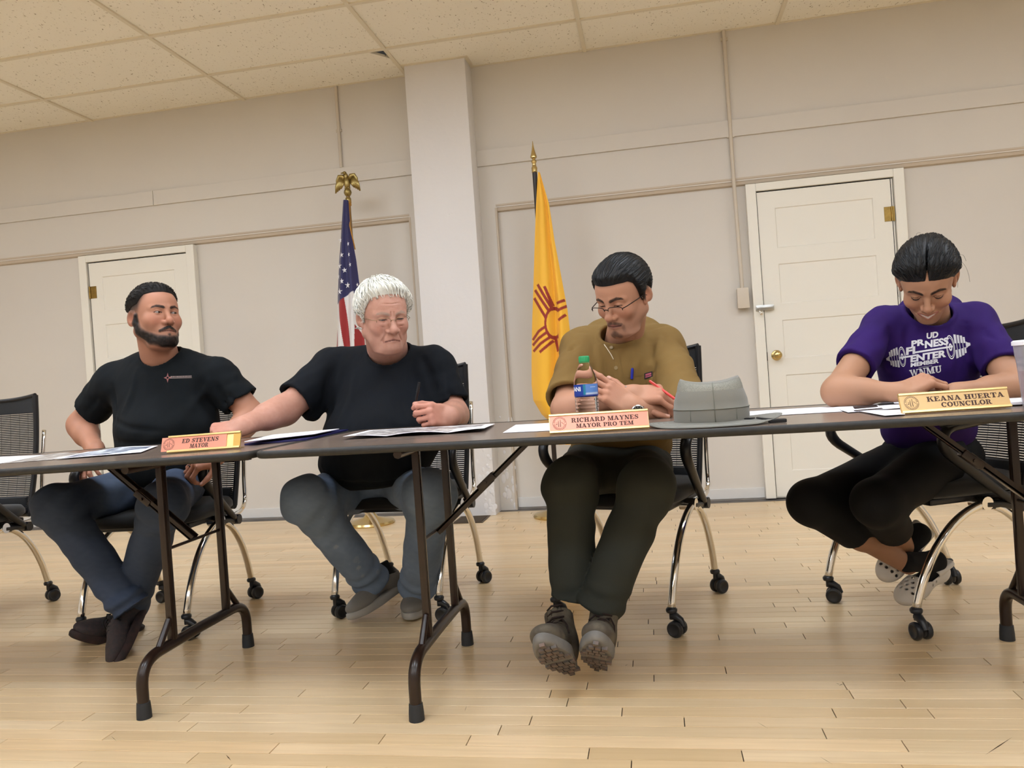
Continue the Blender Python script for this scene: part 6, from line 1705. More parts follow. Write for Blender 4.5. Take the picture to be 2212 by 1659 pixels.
    prm = dict(r=(0.102, 0.082, 0.082, 0.074), wr=0.007, wf=38)
    def jc(V):
        c = np.array([0.44, 0.505, 0.60])+0.05*wob(V, 14, 3)[:, None]+0.018*wob(V, 200, 5)[:, None]
        r = np.random.RandomState(4); sp = np.zeros(len(V))
        k = legs[0][1]; a = legs[0][2]
        for i in range(70):        # paint spatters on the right shin
            q = lerp(k, a, r.uniform(0.15, 1.0))+r.normal(size=3)*0.05; q[1] -= 0.05; sp = np.maximum(sp, (np.linalg.norm(V-q, axis=1) < r.uniform(0.006, 0.016))*r.uniform(0.2, 0.5))
        return np.clip(c*(1-sp[:, None])+np.array([0.66, 0.68, 0.70])*sp[:, None], 0, 1)
    jeans = build_sdf('jeans', legs_fn(legs, pel, R, prm), [q for L_ in legs for q in L_[:3]]+[pel[0][0]], 0.15, 0.0055, mat('faded_denim', '4a5a70', 0.85, attr='skin', bump=(420, 0.3, 0.001), spots=(75, '8f99a6', 0.03, 0.10)), t, B, jc)
    M_up = mat('grey_knit', '86837f', 0.85, bump=(300, 0.5, 0.002)); M_so = mat('grey_sole', 'a9a6a0', 0.7); M_la = mat('navy_lace', '1a1c30', 0.8)
    M_sock = mat('black_sock', '101012', 0.9)
    for heel, toe, up, an in ((P(872, 1270, 3.07), PZ(757, 1345, 0.004), (-0.25, 0, 1), legs[0][2]), (P(905, 1300, 3.10), PZ(886, 1348, 0.004), (0, 0, 1), legs[1][2])):
        heel.z = max(heel.z, 0.004)
        M4 = put_foot(heel, toe, up); shoe('shoe', M4, B, t, M_up, M_so, M_la)
        q = M4@Vector((0, 0.010, 0.06)); MB(B).tube([q, M4@Vector((0, 0.010, 0.11)), Vector(an)+Vector((0, 0, 0.03))], [0.033, 0.034, 0.036], 16).build('sock', M_sock, t, smooth=True)
    # pen held upright
    tip = aL.w((aL.J[1][3]+aL.J[0][0][3])/2)
    pt = Vector(tip); up_ = (P(943, 836, 2.52)-P(934, 884, 2.52)).normalized()
    pe = empty('pen', pt-up_*0.035)
    a0, a1 = -up_*0.0, up_*0.120
    MB().tube([a0, up_*0.004, up_*0.085, up_*0.086, a1], [0.0015, 0.0045, 0.0048, 0.0056, 0.005], 12).build('barrel', mat('black_pen', '131417', 0.3), pe, smooth=0.7)
    MB().tube([up_*0.086+Vector((0, -0.007, 0)), up_*0.116+Vector((0, -0.007, 0))], 0.0012, 6).build('clip', mat('dark_clip', '3a3c42', 0.3, 0.6), pe)
    tag(pe, 'black pen held upright by the white-haired man', 'pen')
man_white()
# ------------------------------------------------------------------ 3: man in tan
def man_tan():
    t, B = person('man with glasses in a tan henley shirt, looking down at the table', (-0.09, 3.0, 0))
    SK = (0.690, 0.505, 0.405)
    nb = P(1345, 752, 2.86)
    H = Head(P(1345, 635, 2.66), (-34, 27, 5), 0.99, nb, (0.060, 0.070), fw=1.04, jw=1.06, eye=0.0016, lid=-0.003, nose=1.12, smile=0.0, dbl=0.5, lip=1.1)
    colf = lambda V: head_colours(V, H.h, SK, (0.56, 0.32, 0.30), (0.11, 0.08, 0.065), 'goatee', (0.14, 0.10, 0.085), 0.10, stub=0.12, fade='slick', hairc=(0.10, 0.085, 0.08))
    shR, shL = P(1258, 752, 2.86), P(1432, 752, 2.86)
    elR, wrR = P(1222, 884, 2.56), P(1364, 853, 2.45)
    elL, wrL = P(1488, 902, 2.54), P(1366, 879, 2.41)
    hold = ((0.75, 0.95, 0.5), (0.85, 0.9, 0.45), (0.9, 0.9, 0.4), (0.95, 0.85, 0.4))
    aR = Arm(shR, elR, wrR, (0.93, -0.16, -0.02), (0.10, -0.62, 0.74), 1, hold, r=(0.054, 0.046, 0.050, 0.031), thumb=((0.55, 0.75, -0.4), (0.2, 0.9, -0.4), (0.0, 0.95, -0.35)))
    openh = ((0.10, 0.20, 0.15), (0.15, 0.25, 0.15), (0.20, 0.30, 0.2), (0.25, 0.3, 0.2))
    aL = Arm(shL, elL, wrL, (-0.72, -0.10, 0.52), (0.25, -0.75, 0.45), 1, openh, r=(0.054, 0.046, 0.050, 0.031), spread=(0.16, 0.04, -0.08, -0.2))
    parts = [H.mesh(colf)]+[a.mesh(0.0028, SK, red=0.2, t0=0.35) for a in (aR, aL)]
    V, F, c = join_np(parts); np_mesh('body', V, F, M_skin, t, c, base=B)
    for sd in (-1, 1): eyeball(H.R, H.o, H.s, (0.0, -1, -0.5), (0.12, 0.08, 0.06), sd, t, B, 0.8)
    H.hair('slick', 0.015, 0.0016, M_hair_blk, t, B, strand=(950, 0.055, 0.0008, 0.0010, lambda q: np.stack([q[:, 0]*2, 1+0*q[:, 0], 0.2+0*q[:, 0]], 1), 7, 0.0, 0.0, lambda q: hair_line(q, 'slick') > 0.012))
    H.glasses(t, B, mat('brown_frame', '2a1d15', 0.3, 0.6), w=0.052, hgt=0.029, y=-0.114, z=-0.011, rimless=True, gr=1.7)
    R = torso_axes(shR, shL)
    cfg = dict(R=R, torso=[(P(1348, 815, 2.84), (0.195, 0.145, 0.17)), (P(1347, 900, 2.86), (0.190, 0.150, 0.15)), (P(1340, 965, 2.95), (0.185, 0.155, 0.10)), (P(1345, 755, 2.90), (0.17, 0.10, 0.08))],
               sleeves=[(shR, elR, 0.86, 0.072, 0.078), (shL, elL, 0.92, 0.072, 0.080)], neck=(nb-Vector((0, -0.01, 0.05)), P(1330, 690, 2.74), 0.066, 0.064), hem=(P(1340, 990, 2.95), (0, 0, -1)), wr=0.004, seed=12, rib=0.008, extra=[lambda p: ell(p, P(1345, 738, 2.95), (0.170, 0.10, 0.105))],
               folds=[([P(1290, 735, 2.75), P(1300, 800, 2.68), P(1290, 850, 2.68)], 0.012, -0.008), ([P(1405, 735, 2.75), P(1412, 790, 2.70), P(1400, 840, 2.70)], 0.014, 0.008), ([P(1425, 740, 2.78), P(1430, 800, 2.72), P(1425, 840, 2.70)], 0.012, -0.006),
                      ([P(1250, 760, 2.80), P(1245, 810, 2.74), P(1235, 850, 2.70)], 0.012, 0.009), ([P(1385, 760, 2.72), P(1375, 800, 2.68)], 0.012, -0.005), ([P(1215, 800, 2.72), P(1205, 830, 2.68)], 0.010, 0.005), ([P(1445, 770, 2.80), P(1448, 820, 2.76), P(1440, 860, 2.72)], 0.012, 0.010),
                      ([P(1320, 760, 2.74), P(1335, 800, 2.70), P(1345, 850, 2.69)], 0.010, -0.004), ([P(1225, 712, 2.86), P(1250, 722, 2.80), P(1275, 715, 2.78)], 0.006, 0.004), ([P(1405, 710, 2.80), P(1440, 712, 2.84)], 0.006, 0.004)])
    M_tan = mat('tan_cotton', '745a30', 0.88, bump=(350, 0.3, 0.001), noise=(5, '806639', 0.6), spec=0.3)
    cfg['folds'] = [(a_, b_, c_*1.6) for a_, b_, c_ in cfg['folds']]
    sh = build_sdf('shirt', shirt_fn(cfg), [shR, shL, elR, elL, P(1340, 990, 2.95), nb, P(1347, 880, 2.68)], 0.15, 0.005, M_tan, t, B)
    # henley placket, buttons, chest pocket with woven label, seams
    n_ = (0.0, -1, 0.25)
    def line(p, q, d): return (P(*q, d)-P(*p, d))
    pk0 = P(1333, 800, 2.70); ey = line((1337, 830), (1322, 752), 2.70).normalized(); ex = Vector((1, 0, 0.05)).normalized()
    surf_print([_rect(-0.016, -0.06, 0.016, 0.066)], pk0, ex, ey, n_, sh, 'placket', M_tan, sh, B, 0.0022)
    bvh = BVHTree.FromPolygons([v.co+B for v in sh.data.vertices], [tuple(p.vertices) for p in sh.data.polygons])
    for px, py in ((1321, 751), (1331, 795), (1337, 826)):
        a = Vector((0, 0, CAMZ)); dr = Vector(ray(px, py)).normalized(); hit = bvh.ray_cast(a, dr)
        if hit[0] is not None:
            Mb = Matrix.Translation(hit[0]-B+hit[1]*0.002) @ hit[1].to_track_quat('Z', 'Y').to_matrix().to_4x4()
            MB().lathe([(0.0065, 0.0), (0.0068, 0.0015), (0.005, 0.0022), (0.0045, 0.0014), (0.001, 0.0014)], 16, Mb).build('button', mat('horn_button', '8a744c', 0.35), sh, smooth=0.6)
    po = P(1388, 818, 2.70); pex = line((1362, 820), (1415, 808), 2.70).normalized(); pey = Vector((0.05, 0, 1)).normalized()
    surf_print([_rect(-0.050, -0.055, 0.046, 0.016)], po, pex, pey, n_, sh, 'pocket', M_tan, sh, B, 0.0022)
    surf_print([_rect(-0.050, 0.0115, 0.046, 0.016)], po, pex, pey, n_, sh, 'pocket_hem', M_tan, sh, B, 0.0040)
    lb = surf_print([_rect(0.006, -0.003, 0.034, 0.017)], po, pex, pey, n_, sh, 'woven_label', mat('black_label', '191416', 0.7), sh, B, 0.0048)
    surf_print([_rect(0.010, 0.0075, 0.030, 0.0130), _rect(0.010, 0.0005, 0.030, 0.0055)], po, pex, pey, n_, sh, 'label_print', mat('label_pink', 'b4566a', 0.7), sh, B, 0.0054)
    surf_print([_rect(0.012, 0.0060, 0.028, 0.0068), _rect(0.012, 0.0025, 0.028, 0.0034)], po, pex, pey, n_, sh, 'label_lines', MATS['black_label'], sh, B, 0.0060)
    # neck chain with a pendant tube
    ch = [P(1305, 744, 2.70), P(1311, 752, 2.68), P(1320, 766, 2.665), P(1325, 776, 2.66)]
    out = []
    for q in ch:
        dr = (q-Vector((0, 0, CAMZ))).normalized(); hit = bvh.ray_cast(Vector((0, 0, CAMZ)), dr); out.append((hit[0]-dr*0.009 if hit[0] is not None else q)-B)
    MB().tube(out, 0.0016, 6).build('neck_cord', mat('pale_cord', 'd8c8b0', 0.6), t, smooth=True)
    # trousers
    pel = [(P(1335, 985, 3.02), (0.185, 0.165, 0.105)), (P(1322, 1012, 2.80), (0.15, 0.17, 0.085))]
    legs = [(P(1275, 1000, 2.97), P(1232, 1046, 2.46), P(1238, 1330, 2.42), 0.87), (P(1398, 1000, 2.95), P(1398, 1050, 2.44), P(1282, 1345, 2.36), 0.93)]
    prm = dict(r=(0.098, 0.082, 0.082, 0.074), wr=0.007, wf=36, tilt=(-0.15, 0, 0))
    tc_ = lambda V: np.clip(np.array([0.175, 0.185, 0.160])+0.012*wob(V, 20, 3)[:, None], 0, 1)
    trs = build_sdf('trousers', legs_fn(legs, pel, R, prm), [q for L_ in legs for q in L_[:3]]+[pel[0][0]], 0.15, 0.0055, mat('olive_twill', '26291f', 0.85, attr='skin', bump=(420, 0.3, 0.001)), t, B, tc_)
    # boots on their heels, soles towards the camera
    M_up = mat('brown_boot', '4b4238', 0.85, noise=(28, '6b6353', 0.8), bump=(60, 0.5, 0.004)); M_so = mat('grey_boot_sole', '6d6a66', 0.8, noise=(30, '857f76', 0.6)); M_la = mat('brown_lace', '2a1c18', 0.8)
    for hp, td, pt_, rl in (((1238, 1464), (-0.20, -1), 0.60, -0.30), ((1288, 1455), (0.10, -1), 0.58, 0.22)):
        M4 = foot_matrix(PZ(hp[0], hp[1], 0.012), td, pt_, rl) @ Matrix.Translation((0, -0.055, 0.012))
        shoe('boot', M4, B, t, M_up, M_so, M_la, high=0.075, lug=True, scale=1.02)
    # watch on the left wrist, bracelets on the right
    def ring_at(arm, yl, rx, rz, rad, nm, m, wdt=1.0):
        return MB(B).tube([arm.w((rx*math.cos(a), yl, rz*math.sin(a))) for a in np.linspace(0, 2*PI, 25)[:-1]], rad, 8, closed=True).build(nm, m, t, smooth=True)
    wm = MB(B); band = [aL.w((0.0305*math.cos(a), -0.018, 0.0245*math.sin(a))) for a in np.linspace(0, 2*PI, 29)[:-1]]
    fa = Vector(aL.R[:, 1]); n0 = len(band); vs = []; fs = []
    for p_ in band: vs += [Vector(p_)-fa*0.008, Vector(p_)+fa*0.008]
    wo = [Vector(v) for v in vs]; c0 = Vector(aL.w((0, -0.018, 0)))
    vs2 = [c0+(v-c0)*1.09 for v in wo]
    for k in range(n0):
        a, b = 2*k, 2*((k+1) % n0); fs += [(a, b, b+1, a+1)]
    wm.add(vs2, fs); watch = wm.build('watch', mat('black_strap', '1a1817', 0.5), t, smooth=True)
    # dial faces the camera side of the wrist
    cdir = (Vector((0, 0, CAMZ))-c0); lf = V3(cdir)@aL.R; lf[1] = 0; lf /= np.linalg.norm(lf); an_ = math.atan2(lf[2], lf[0])
    dpos = Vector(aL.w((0.035*math.cos(an_), -0.018, 0.0275*math.sin(an_)))); dn = Vector(aL.R@np.array([math.cos(an_), 0, math.sin(an_)])).normalized()
    Md = Matrix.Translation(dpos-B) @ dn.to_track_quat('Z', 'Y').to_matrix().to_4x4()
    MB().lathe([(0.0195, -0.003), (0.0205, 0.002), (0.0205, 0.006), (0.0185, 0.0085), (0.0165, 0.0078)], 32, Md, cap=False).build('watch_case', M_steel, watch, smooth=0.6)
    MB().lathe([(0.0168, 0.0070), (0.001, 0.0071)], 32, Md).build('watch_dial', mat('dark_dial', '2c2d2e', 0.25), watch)
    hm = MB()
    for k in range(12): a = k*PI/6; hm.box((0.0125, -0.0007, 0.0073), (0.0155, 0.0007, 0.0077), Md @ Matrix.Rotation(a, 4, 'Z'))
    hm.box((-0.002, -0.0006, 0.0075), (0.011, 0.0006, 0.008), Md @ Matrix.Rotation(0.8, 4, 'Z')).box((-0.002, -0.0007, 0.0075), (0.008, 0.0007, 0.008), Md @ Matrix.Rotation(2.4, 4, 'Z')); hm.build('watch_hands', M_chrome, watch)
    br = ring_at(aR, -0.012, 0.0315, 0.0250, 0.0022, 'bracelet', mat('dark_cord', '241612', 0.7))
    ring_at(aR, -0.022, 0.0325, 0.0258, 0.0018, 'bracelet', MATS['dark_cord'])
    q = aR.w((-0.030, -0.013, 0.006)); 
    for k in range(3):
        q = Vector(aR.w((0.012*k-0.006, -0.013, 0.0262))); MB(B).ball(q, 0.0042, 10, 8).build('bead', mat('grey_bead', '8f8d8a', 0.4), br, smooth=True)
    MB(B).tube([aR.w((0.02, -0.014, 0.023)), aR.w((0.03, 0.0, 0.025)), aR.w((0.036, -0.006, 0.010)), aR.w((0.040, -0.012, -0.02)), aR.w((0.042, -0.014, -0.045))], 0.0014, 6).build('bracelet_tail', MATS['dark_cord'], br, smooth=True)
    # blue pen in the pocket, red pen in the hand
    dr = Vector(ray(1365, 815)).normalized(); hit = bvh.ray_cast(Vector((0, 0, CAMZ)), dr); q = hit[0] if hit[0] is not None else P(1365, 815, 2.68)
    bp_ = empty('pen', q-dr*0.006); u = Vector((0.12, 0.05, 1)).normalized()
    MB().tube([u*-0.006, u*0.018, u*0.030, u*0.032], [0.0048, 0.0048, 0.0040, 0.001], 10).build('barrel', mat('blue_pen', '1c2a9a', 0.3), bp_, smooth=0.7)
    MB().tube([u*0.024+Vector((0.0, -0.006, 0)), u*-0.004+Vector((0.0, -0.008, 0))], 0.0018, 6).build('clip', MATS['blue_pen'], bp_)
    tag(bp_, 'blue pen clipped in the chest pocket of the tan shirt', 'pen')
    a, b = P(1398, 819, 2.47), P(1464, 866, 2.40); mid = (a+b)/2
    dv = (b-a).normalized(); rp = empty('pen', mid)
    MB().tube([dv*-0.055, dv*-0.050, dv*0.05, dv*0.060], [0.0035, 0.0042, 0.0042, 0.0012], 10).build('barrel', mat('red_pen', 'd43a34', 0.3), rp, smooth=0.7)
    MB().tube([dv*-0.054+Vector((0, -0.006, 0.002)), dv*-0.025+Vector((0, -0.006, 0.002))], 0.0014, 6).build('clip', MATS['red_pen'], rp)
    tag(rp, 'red pen held by the man in the tan shirt', 'pen')
man_tan()
# ------------------------------------------------------------------ 4: woman in purple
def woman_purple():
    t, B = person('smiling woman with tied black hair in a purple T-shirt, looking down', (0.92, 2.9, 0))
    SK = (0.665, 0.495, 0.390)
    nb = P(2015, 690, 2.76)
    H = Head(P(2002, 604, 2.60), (-20, 42, 2), 0.95, nb, (0.050, 0.056), fw=1.0, jw=0.95, jf=0.92, eye=0.0, smile=0.012, teeth=0.0044, nose=0.98, cheek=1.08, lip=0.95, brow=0.75)
    colf = lambda V: head_colours(V, H.h, SK, (0.58, 0.33, 0.29), (0.10, 0.075, 0.06), None, red=0.12)
    shR, shL = P(1907, 704, 2.76), P(2106, 697, 2.76)
    elR, wrR = P(1808, 846, 2.50), P(1944, 846, 2.42)
    elL, wrL = P(2196, 838, 2.54), P(2066, 846, 2.44)
    soft = ((0.75, 0.9, 0.5), (0.85, 0.95, 0.5), (0.95, 1.0, 0.5), (1.05, 1.0, 0.5))
    aR = Arm(shR, elR, wrR, (0.86, -0.10, 0.34), (-0.20, -0.45, 0.85), 1, soft, r=(0.050, 0.042, 0.043, 0.026), hs=0.92)
    aL = Arm(shL, elL, wrL, (-0.90, -0.10, -0.05), (0.0, -0.2, 0.95), -1, fist, r=(0.050, 0.042, 0.043, 0.026), hs=0.90)
    kR, anR = P(1752, 1086, 2.63), P(1962, 1222, 2.86)
    kL, anL = P(1893, 1086, 2.52), P(1958, 1188, 2.97)
    def lg(p):
        d = rc(p, kR, anR, 0.058, 0.030); d = smin(d, rc(p, lerp(kR, anR, 0.2), lerp(kR, anR, 0.5), 0.052, 0.046), 0.03)
        e = rc(p, kL, anL, 0.058, 0.030); e = smin(e, rc(p, lerp(kL, anL, 0.2), lerp(kL, anL, 0.5), 0.052, 0.046), 0.03)
        return np.minimum(d, e)
    q = np.array([V3(v) for v in (kR, kL, anR, anL)]); LV, LF = polygonise(lg, q.min(0)-0.07, q.max(0)+0.07, 0.005)
    parts = [H.mesh(colf)]+[a.mesh(0.0028, SK, red=0.15, t0=0.35) for a in (aR, aL)]+[(LV, LF, np.tile(np.array(SK)*0.92, (len(LV), 1)))]
    V, F, c = join_np(parts); np_mesh('body', V, F, M_skin, t, c, base=B)
    # lowered lashes
    for sd in (-1, 1):
        lm = MB(B)
        pts = [H.w([(sd*x, y, z)])[0] for x, y, z in ((0.0195, -0.0862, -0.0045), (0.025, -0.0895, -0.0075), (0.0315, -0.0902, -0.0090), (0.038, -0.0885, -0.0080), (0.0445, -0.0835, -0.0040))]
        lm.tube(pts, [0.0004, 0.0011, 0.0013, 0.0013, 0.0006], 6).build('eyelash', mat('lash', '0c0a0a', 0.6), t, smooth=True)
    def extra(p, d):                 # low knot of hair behind the head and fuller sides
        bun = ell(p, (0.012, 0.105, 0.050), (0.048, 0.040, 0.045))+0.002*np.sin(60*np.arctan2(p[:, 0]-0.012, p[:, 2]-0.05)+2*wob(p, 40, 3))
        return smin(d, bun, 0.02)
    H.hair('back', 0.019, 0.0020, M_hair_blk, t, B, part=0.016, extra=extra, strand=(1100, 0.050, 0.0009, 0.0012, lambda q: np.stack([q[:, 0]*9, 0.9+0*q[:, 0], 0.1-2*np.abs(q[:, 0])], 1), 9, 0.001, 0.0, lambda q: (hair_line(q, 'back') > 0.002) & (np.abs(q[:, 0]) > 0.004)))
    # loose wisps
    wm = MB(B)
    for pts in (((0.075, 0.05, 0.03), (0.10, 0.06, 0.03), (0.118, 0.065, -0.01), (0.122, 0.06, -0.07)), ((0.074, 0.02, 0.01), (0.088, 0.02, -0.01), (0.086, 0.01, -0.05)), ((-0.076, -0.01, -0.01), (-0.086, -0.012, -0.03), (-0.084, -0.015, -0.05)), ((-0.02, 0.06, 0.125), (-0.03, 0.055, 0.142), (-0.02, 0.06, 0.146), (-0.012, 0.065, 0.138)), ((0.078, 0.05, 0.045), (0.105, 0.06, 0.045), (0.112, 0.06, 0.015))):
        pts = [tuple(v) for v in bez([pts[0], pts[1], pts[-2], pts[-1]], 8)]; wm.tube([H.w([q_])[0] for q_ in pts], [0.0004]*len(pts), 5)
    wm.build('hair_wisps', M_hair_blk, t, smooth=True)
    R = torso_axes(shR, shL)
    cfg = dict(R=R, k=0.06, torso=[(P(2004, 775, 2.76), (0.155, 0.115, 0.15)), (P(2003, 850, 2.81), (0.142, 0.108, 0.14)), (P(2005, 925, 2.88), (0.150, 0.125, 0.10)), (P(2006, 715, 2.79), (0.14, 0.085, 0.07))],
               sleeves=[(shR, elR, 0.63, 0.057, 0.063), (shL, elL, 0.70, 0.057, 0.063)], neck=(nb-Vector((0, -0.01, 0.05)), P(2003, 640, 2.68), 0.066, 0.066), hem=(P(2005, 985, 2.9), (0, 0, -1)), wr=0.0035, seed=21, extra=[lambda p: ell(p, P(2008, 672, 2.86), (0.105, 0.07, 0.065))],
               folds=[([P(1915, 720, 2.68), P(1905, 770, 2.66), P(1900, 830, 2.68)], 0.012, 0.009), ([P(1945, 700, 2.68), P(1955, 750, 2.64), P(1945, 800, 2.64)], 0.012, -0.005), ([P(2085, 700, 2.68), P(2080, 750, 2.66), P(2095, 810, 2.70)], 0.012, 0.009),
                      ([P(1920, 850, 2.70), P(1970, 845, 2.68), P(2020, 855, 2.68)], 0.010, 0.004), ([P(2055, 690, 2.68), P(2060, 740, 2.65), P(2050, 800, 2.66)], 0.012, -0.005), ([P(1870, 750, 2.66), P(1850, 770, 2.62)], 0.008, 0.004), ([P(2130, 730, 2.68), P(2150, 760, 2.64)], 0.008, 0.004),
                      ([P(1963, 745, 2.64), P(1975, 775, 2.63), P(1962, 800, 2.64)], 0.008, 0.004)])
    M_pur = mat('purple_cotton', '260d50', 0.85, bump=(350, 0.25, 0.001), noise=(6, '2f1260', 0.6), spec=0.3)
    cfg['folds'] = [(a_, b_, c_*1.6) for a_, b_, c_ in cfg['folds']]
    sh = build_sdf('shirt', shirt_fn(cfg), [shR, shL, elR, elL, P(2005, 985, 2.9), nb, P(2004, 800, 2.64)], 0.14, 0.0048, M_pur, t, B)
    # printed lettering and barbell
    M_wp = mat('white_print', 'd9d7dc', 0.7); M_gp = mat('grey_print', '9a97a4', 0.7)
    n_ = Vector(ray(2003, 780)); n_ = -n_
    D = 2.655
    sl = (P(2060, 752, D)-P(1940, 771, D)).normalized()           # lettering climbs to the right
    def pr(polys, px, py, nm, m, ex=None, ey=None, faces=None, off=0.0014):
        ex = ex or sl; ey = ey or Vector((-sl.z*0.6, 0, 1)).normalized()
        return surf_print(polys, P(px, py, D), ex, ey, n_, sh, nm, m, sh, B, off, faces, sub=0.007)
    mm = 0.00152
    for s, px, py, wpx, hpx, shr, bold in (('PR', 1983, 747.5, 26, 13, 0.10, 0.045), ('UD', 2015, 730.5, 23, 12.5, 0.15, 0.045), ('FI', 1968, 765.5, 20, 15.5, 0.10, 0.045), ('NESS', 2024, 748.5, 47, 15.5, 0.12, 0.045), ('ENTER', 2005, 777, 69, 14.5, 0.12, 0.045), ('MEMBER', 1997.5, 788.5, 55, 8.5, 0.10, 0.045)):
        vs, fs = font_mesh(s, 1.0, shr, bold)
        xa, xb = min(v.x for v in vs), max(v.x for v in vs); ya, yb = min(v.y for v in vs), max(v.y for v in vs)
        pr([((v.x-(xa+xb)/2)/(xb-xa)*wpx*mm, (v.y-ya)/(yb-ya)*hpx*mm) for v in vs], px, py, 'lettering', M_wp, faces=fs)
    pr(text_polys('WNMU', -31*mm, 31*mm, 0, 14*mm), 2000, 809, 'lettering', M_wp)
    pr([_rect(-13*mm, 0, 13*mm, 1.2*mm)], 1999, 792.5, 'print_rule', M_gp)
    # barbell: bar in two offset pieces, plates left and right
    bar = [[(-26*mm, -1.8*mm), (48*mm, -1.8*mm), (48*mm, 1.8*mm), (-26*mm, 1.8*mm)]]
    pr(bar, 2004, 757, 'printed_bar', M_wp); pr([[(-4*mm, -2*mm), (30*mm, -2*mm), (30*mm, 1.6*mm), (-4*mm, 1.6*mm)]], 1946, 772.5, 'printed_bar', M_wp, off=0.0012)
    def plates(px, py, sgn, sc):
        k = mm*sc; P_ = []
        P_ += _ring(0, 0, 8*k, 25*k, 6.8*k, 22.5*k, 0, 360, 30)+_ring(0, 0, 6.0*k, 20*k, 5.3*k, 18.5*k, 0, 360, 30)
        P_ += _ring(0, 0, 3.2*k, 8*k, 1.4*k, 4*k, 0, 360, 16)
        pr(P_, px, py, 'printed_plate', M_wp)
        Q = []
        for i, (x0, x1, h) in enumerate(((8.5, 13, 25), (14.5, 19, 23), (20.5, 25, 21), (26, 29.5, 17))):
            for lo_, hi_ in ((0.25, 1.0), (-1.0, -0.3)): Q.append([(sgn*x0*k, h*lo_*k), (sgn*x1*k, h*lo_*0.96*k), (sgn*x1*k, h*hi_*0.96*k), (sgn*x0*k, h*hi_*k)])
            Q.append([(sgn*(x0+3.4)*k, -h*0.32*k), (sgn*x1*k, -h*0.32*k), (sgn*x1*k, h*0.28*k), (sgn*(x0+3.4)*k, h*0.28*k)])
        Q.append([(sgn*30*k, -7*k), (sgn*34*k, -4*k), (sgn*38*k, -2.5*k), (sgn*38*k, 2.5*k), (sgn*34*k, 4*k), (sgn*30*k, 7*k)])
        pr(Q, px, py, 'printed_plate', M_wp)
    plates(2053, 750, 1, 1.0); plates(1948.5, 770.5, -1, 0.85)
    # leggings
    hR, hL = P(1985, 990, 2.90), P(2052, 985, 2.86)
    def leggings(p):
        d = ell(p, P(2010, 985, 2.92), (0.165, 0.145, 0.105), R)
        for h_, k_, a_ in ((hR, kR, anR), (hL, kL, anL)):
            e = smin(rc(p, h_, k_, 0.095, 0.066), rc(p, k_, lerp(k_, a_, 0.7), 0.066, 0.061), 0.04)
            ax = V3(a_)-V3(k_); e = smax(e, plane(p, lerp(k_, a_, 0.44 if k_ is kR else 0.50), ax), 0.004)
            d = smin(d, e, 0.025)
        return d+0.0012*wob(p, 40, 3)
    build_sdf('leggings', leggings, [hR, hL, kR, kL, anR, anL, P(2010, 985, 2.92)], 0.15, 0.0055, mat('black_leggings', '08090c', 0.8, bump=(500, 0.2, 0.0008), spec=0.3), t, B)
    M_sock = mat('black_ankle_sock', '0d0d0f', 0.95, bump=(300, 0.4, 0.001))
    M_croc = mat('white_foam_clog', 'd6d0c9', 0.6); M_hole = mat('clog_hole', '1b1815', 0.9)
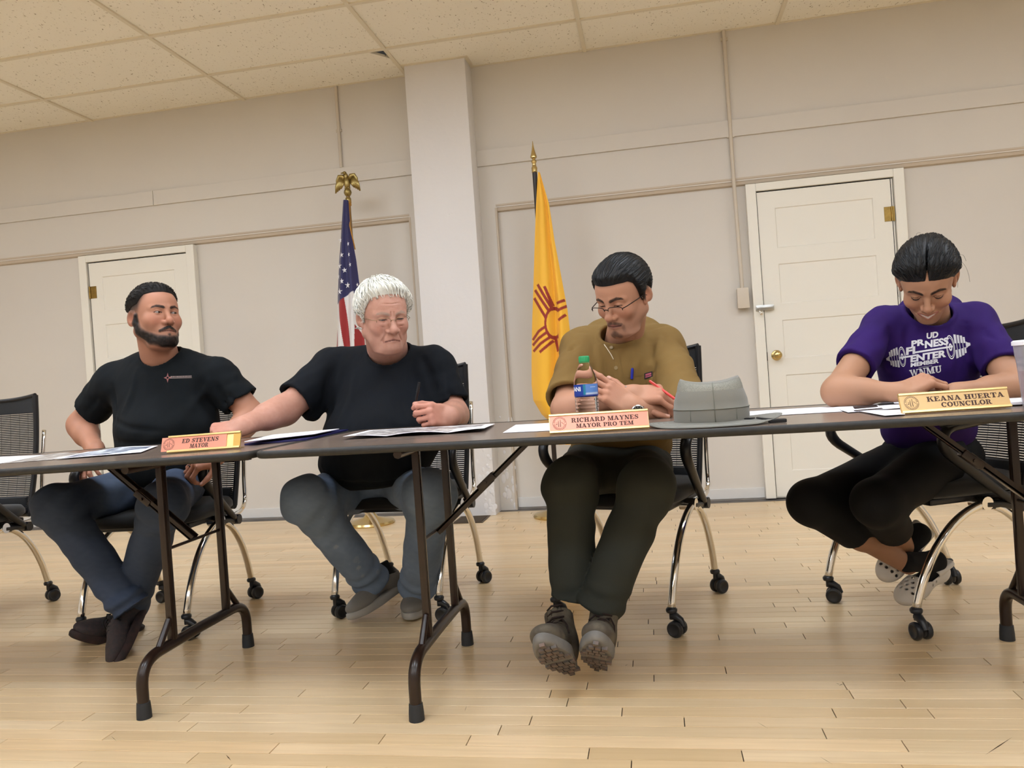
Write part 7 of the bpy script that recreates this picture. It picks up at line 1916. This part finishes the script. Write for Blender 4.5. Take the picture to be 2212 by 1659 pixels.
    def clog(heel, toe, up, an, label):
        M4 = put_foot(heel, toe, up, 0.86); Rm = np.array(M4.to_3x3()); o = V3(M4.translation); s = 0.86
        holes = []
        for iy, row in enumerate((3, 4, 3, 4)):
            for ix in range(row): holes.append(((ix-(row-1)/2)*0.021, -0.115-0.021*iy))
        def fn(p):
            d = ell(p, (0, -0.150, 0.040), (0.054, 0.078, 0.044))
            d = smin(d, rc(p, (0, -0.10, 0.045), (0, 0.0, 0.042), 0.046, 0.040), 0.03)
            d = smin(d, ell(p, (0, 0.020, 0.030), (0.042, 0.050, 0.040)), 0.03)
            d = smax(d, -p[:, 2], 0.008)
            cav = smin(ell(p, (0, -0.145, 0.040), (0.046, 0.068, 0.034)), rc(p, (0, -0.09, 0.055), (0, 0.02, 0.062), 0.040, 0.037), 0.03)
            d = smax(d, -smax(cav, 0.014-p[:, 2], 0.006), 0.005)
            d = smax(d, p[:, 2]-0.066+0.35*np.minimum(p[:, 1]+0.075, 0)*(-1)*0-np.where(p[:, 1] < -0.075, 0.06, 0.0), 0.004)
            for hx, hy in holes: d = smax(d, -rc(p, (hx, hy, 0.045), (hx*1.35, hy-0.012, 0.11), 0.0062), 0.0015)
            for sx in (-1, 1):
                for yy in (-0.05, -0.075): d = smax(d, -rc(p, (sx*0.02, yy, 0.040), (sx*0.08, yy, 0.040), 0.0055), 0.0015)
            st = np.abs(rbox(p, (0, 0.010, 0.060), (0.046, 0.060, 0.012), 0.011))-0.0022
            st = smax(st, -0.012-p[:, 1]*1.0-0.02, 0.002); st = smax(st, np.abs(p[:, 2]-0.062)-0.011, 0.002)
            return np.minimum(d, st)
        V, F = polygonise(lambda p: fn(p/s)*s, np.array((-0.075, -0.25, -0.01))*s, np.array((0.075, 0.09, 0.11))*s, 0.0026)
        ob = np_mesh('clog', V@Rm.T+o, F, M_croc, t, base=B)
        a = M4@Vector((0, -0.07, 0.035)); b = M4@Vector((0, 0.0, 0.045)); cpt = M4@Vector((0, 0.012, 0.075))
        an = Vector(an); top = an+(Vector(kR if an is anR else kL)-an)*0.06
        V, F = polygonise(lambda p: smin(smin(rc(p, V3(b), V3(a), 0.030, 0.028), rc(p, V3(b), V3(cpt), 0.033, 0.034), 0.02), rc(p, V3(cpt), V3(top), 0.034, 0.034), 0.02), np.minimum.reduce([V3(a), V3(b), V3(top)])-0.05, np.maximum.reduce([V3(a), V3(b), V3(top)])+0.05, 0.0045)
        np_mesh('sock', V, F, M_sock, t, base=B)
    clog(P(2042, 1240, 2.98), PZ(1938, 1323, 0.008), (-0.45, -0.45, 0.8), anR, '')
    clog(P(1985, 1152, 3.03), P(1890, 1264, 2.93), (-0.20, -0.95, 0.25), anL, '')
    # thin bracelet
    MB(B).tube([aR.w((0.0262*math.cos(a), -0.004, 0.0205*math.sin(a))) for a in np.linspace(0, 2*PI, 25)[:-1]], 0.0010, 6, closed=True).build('bracelet', mat('thin_gold', 'd8b070', 0.3, 0.8), t, smooth=True)
woman_purple()
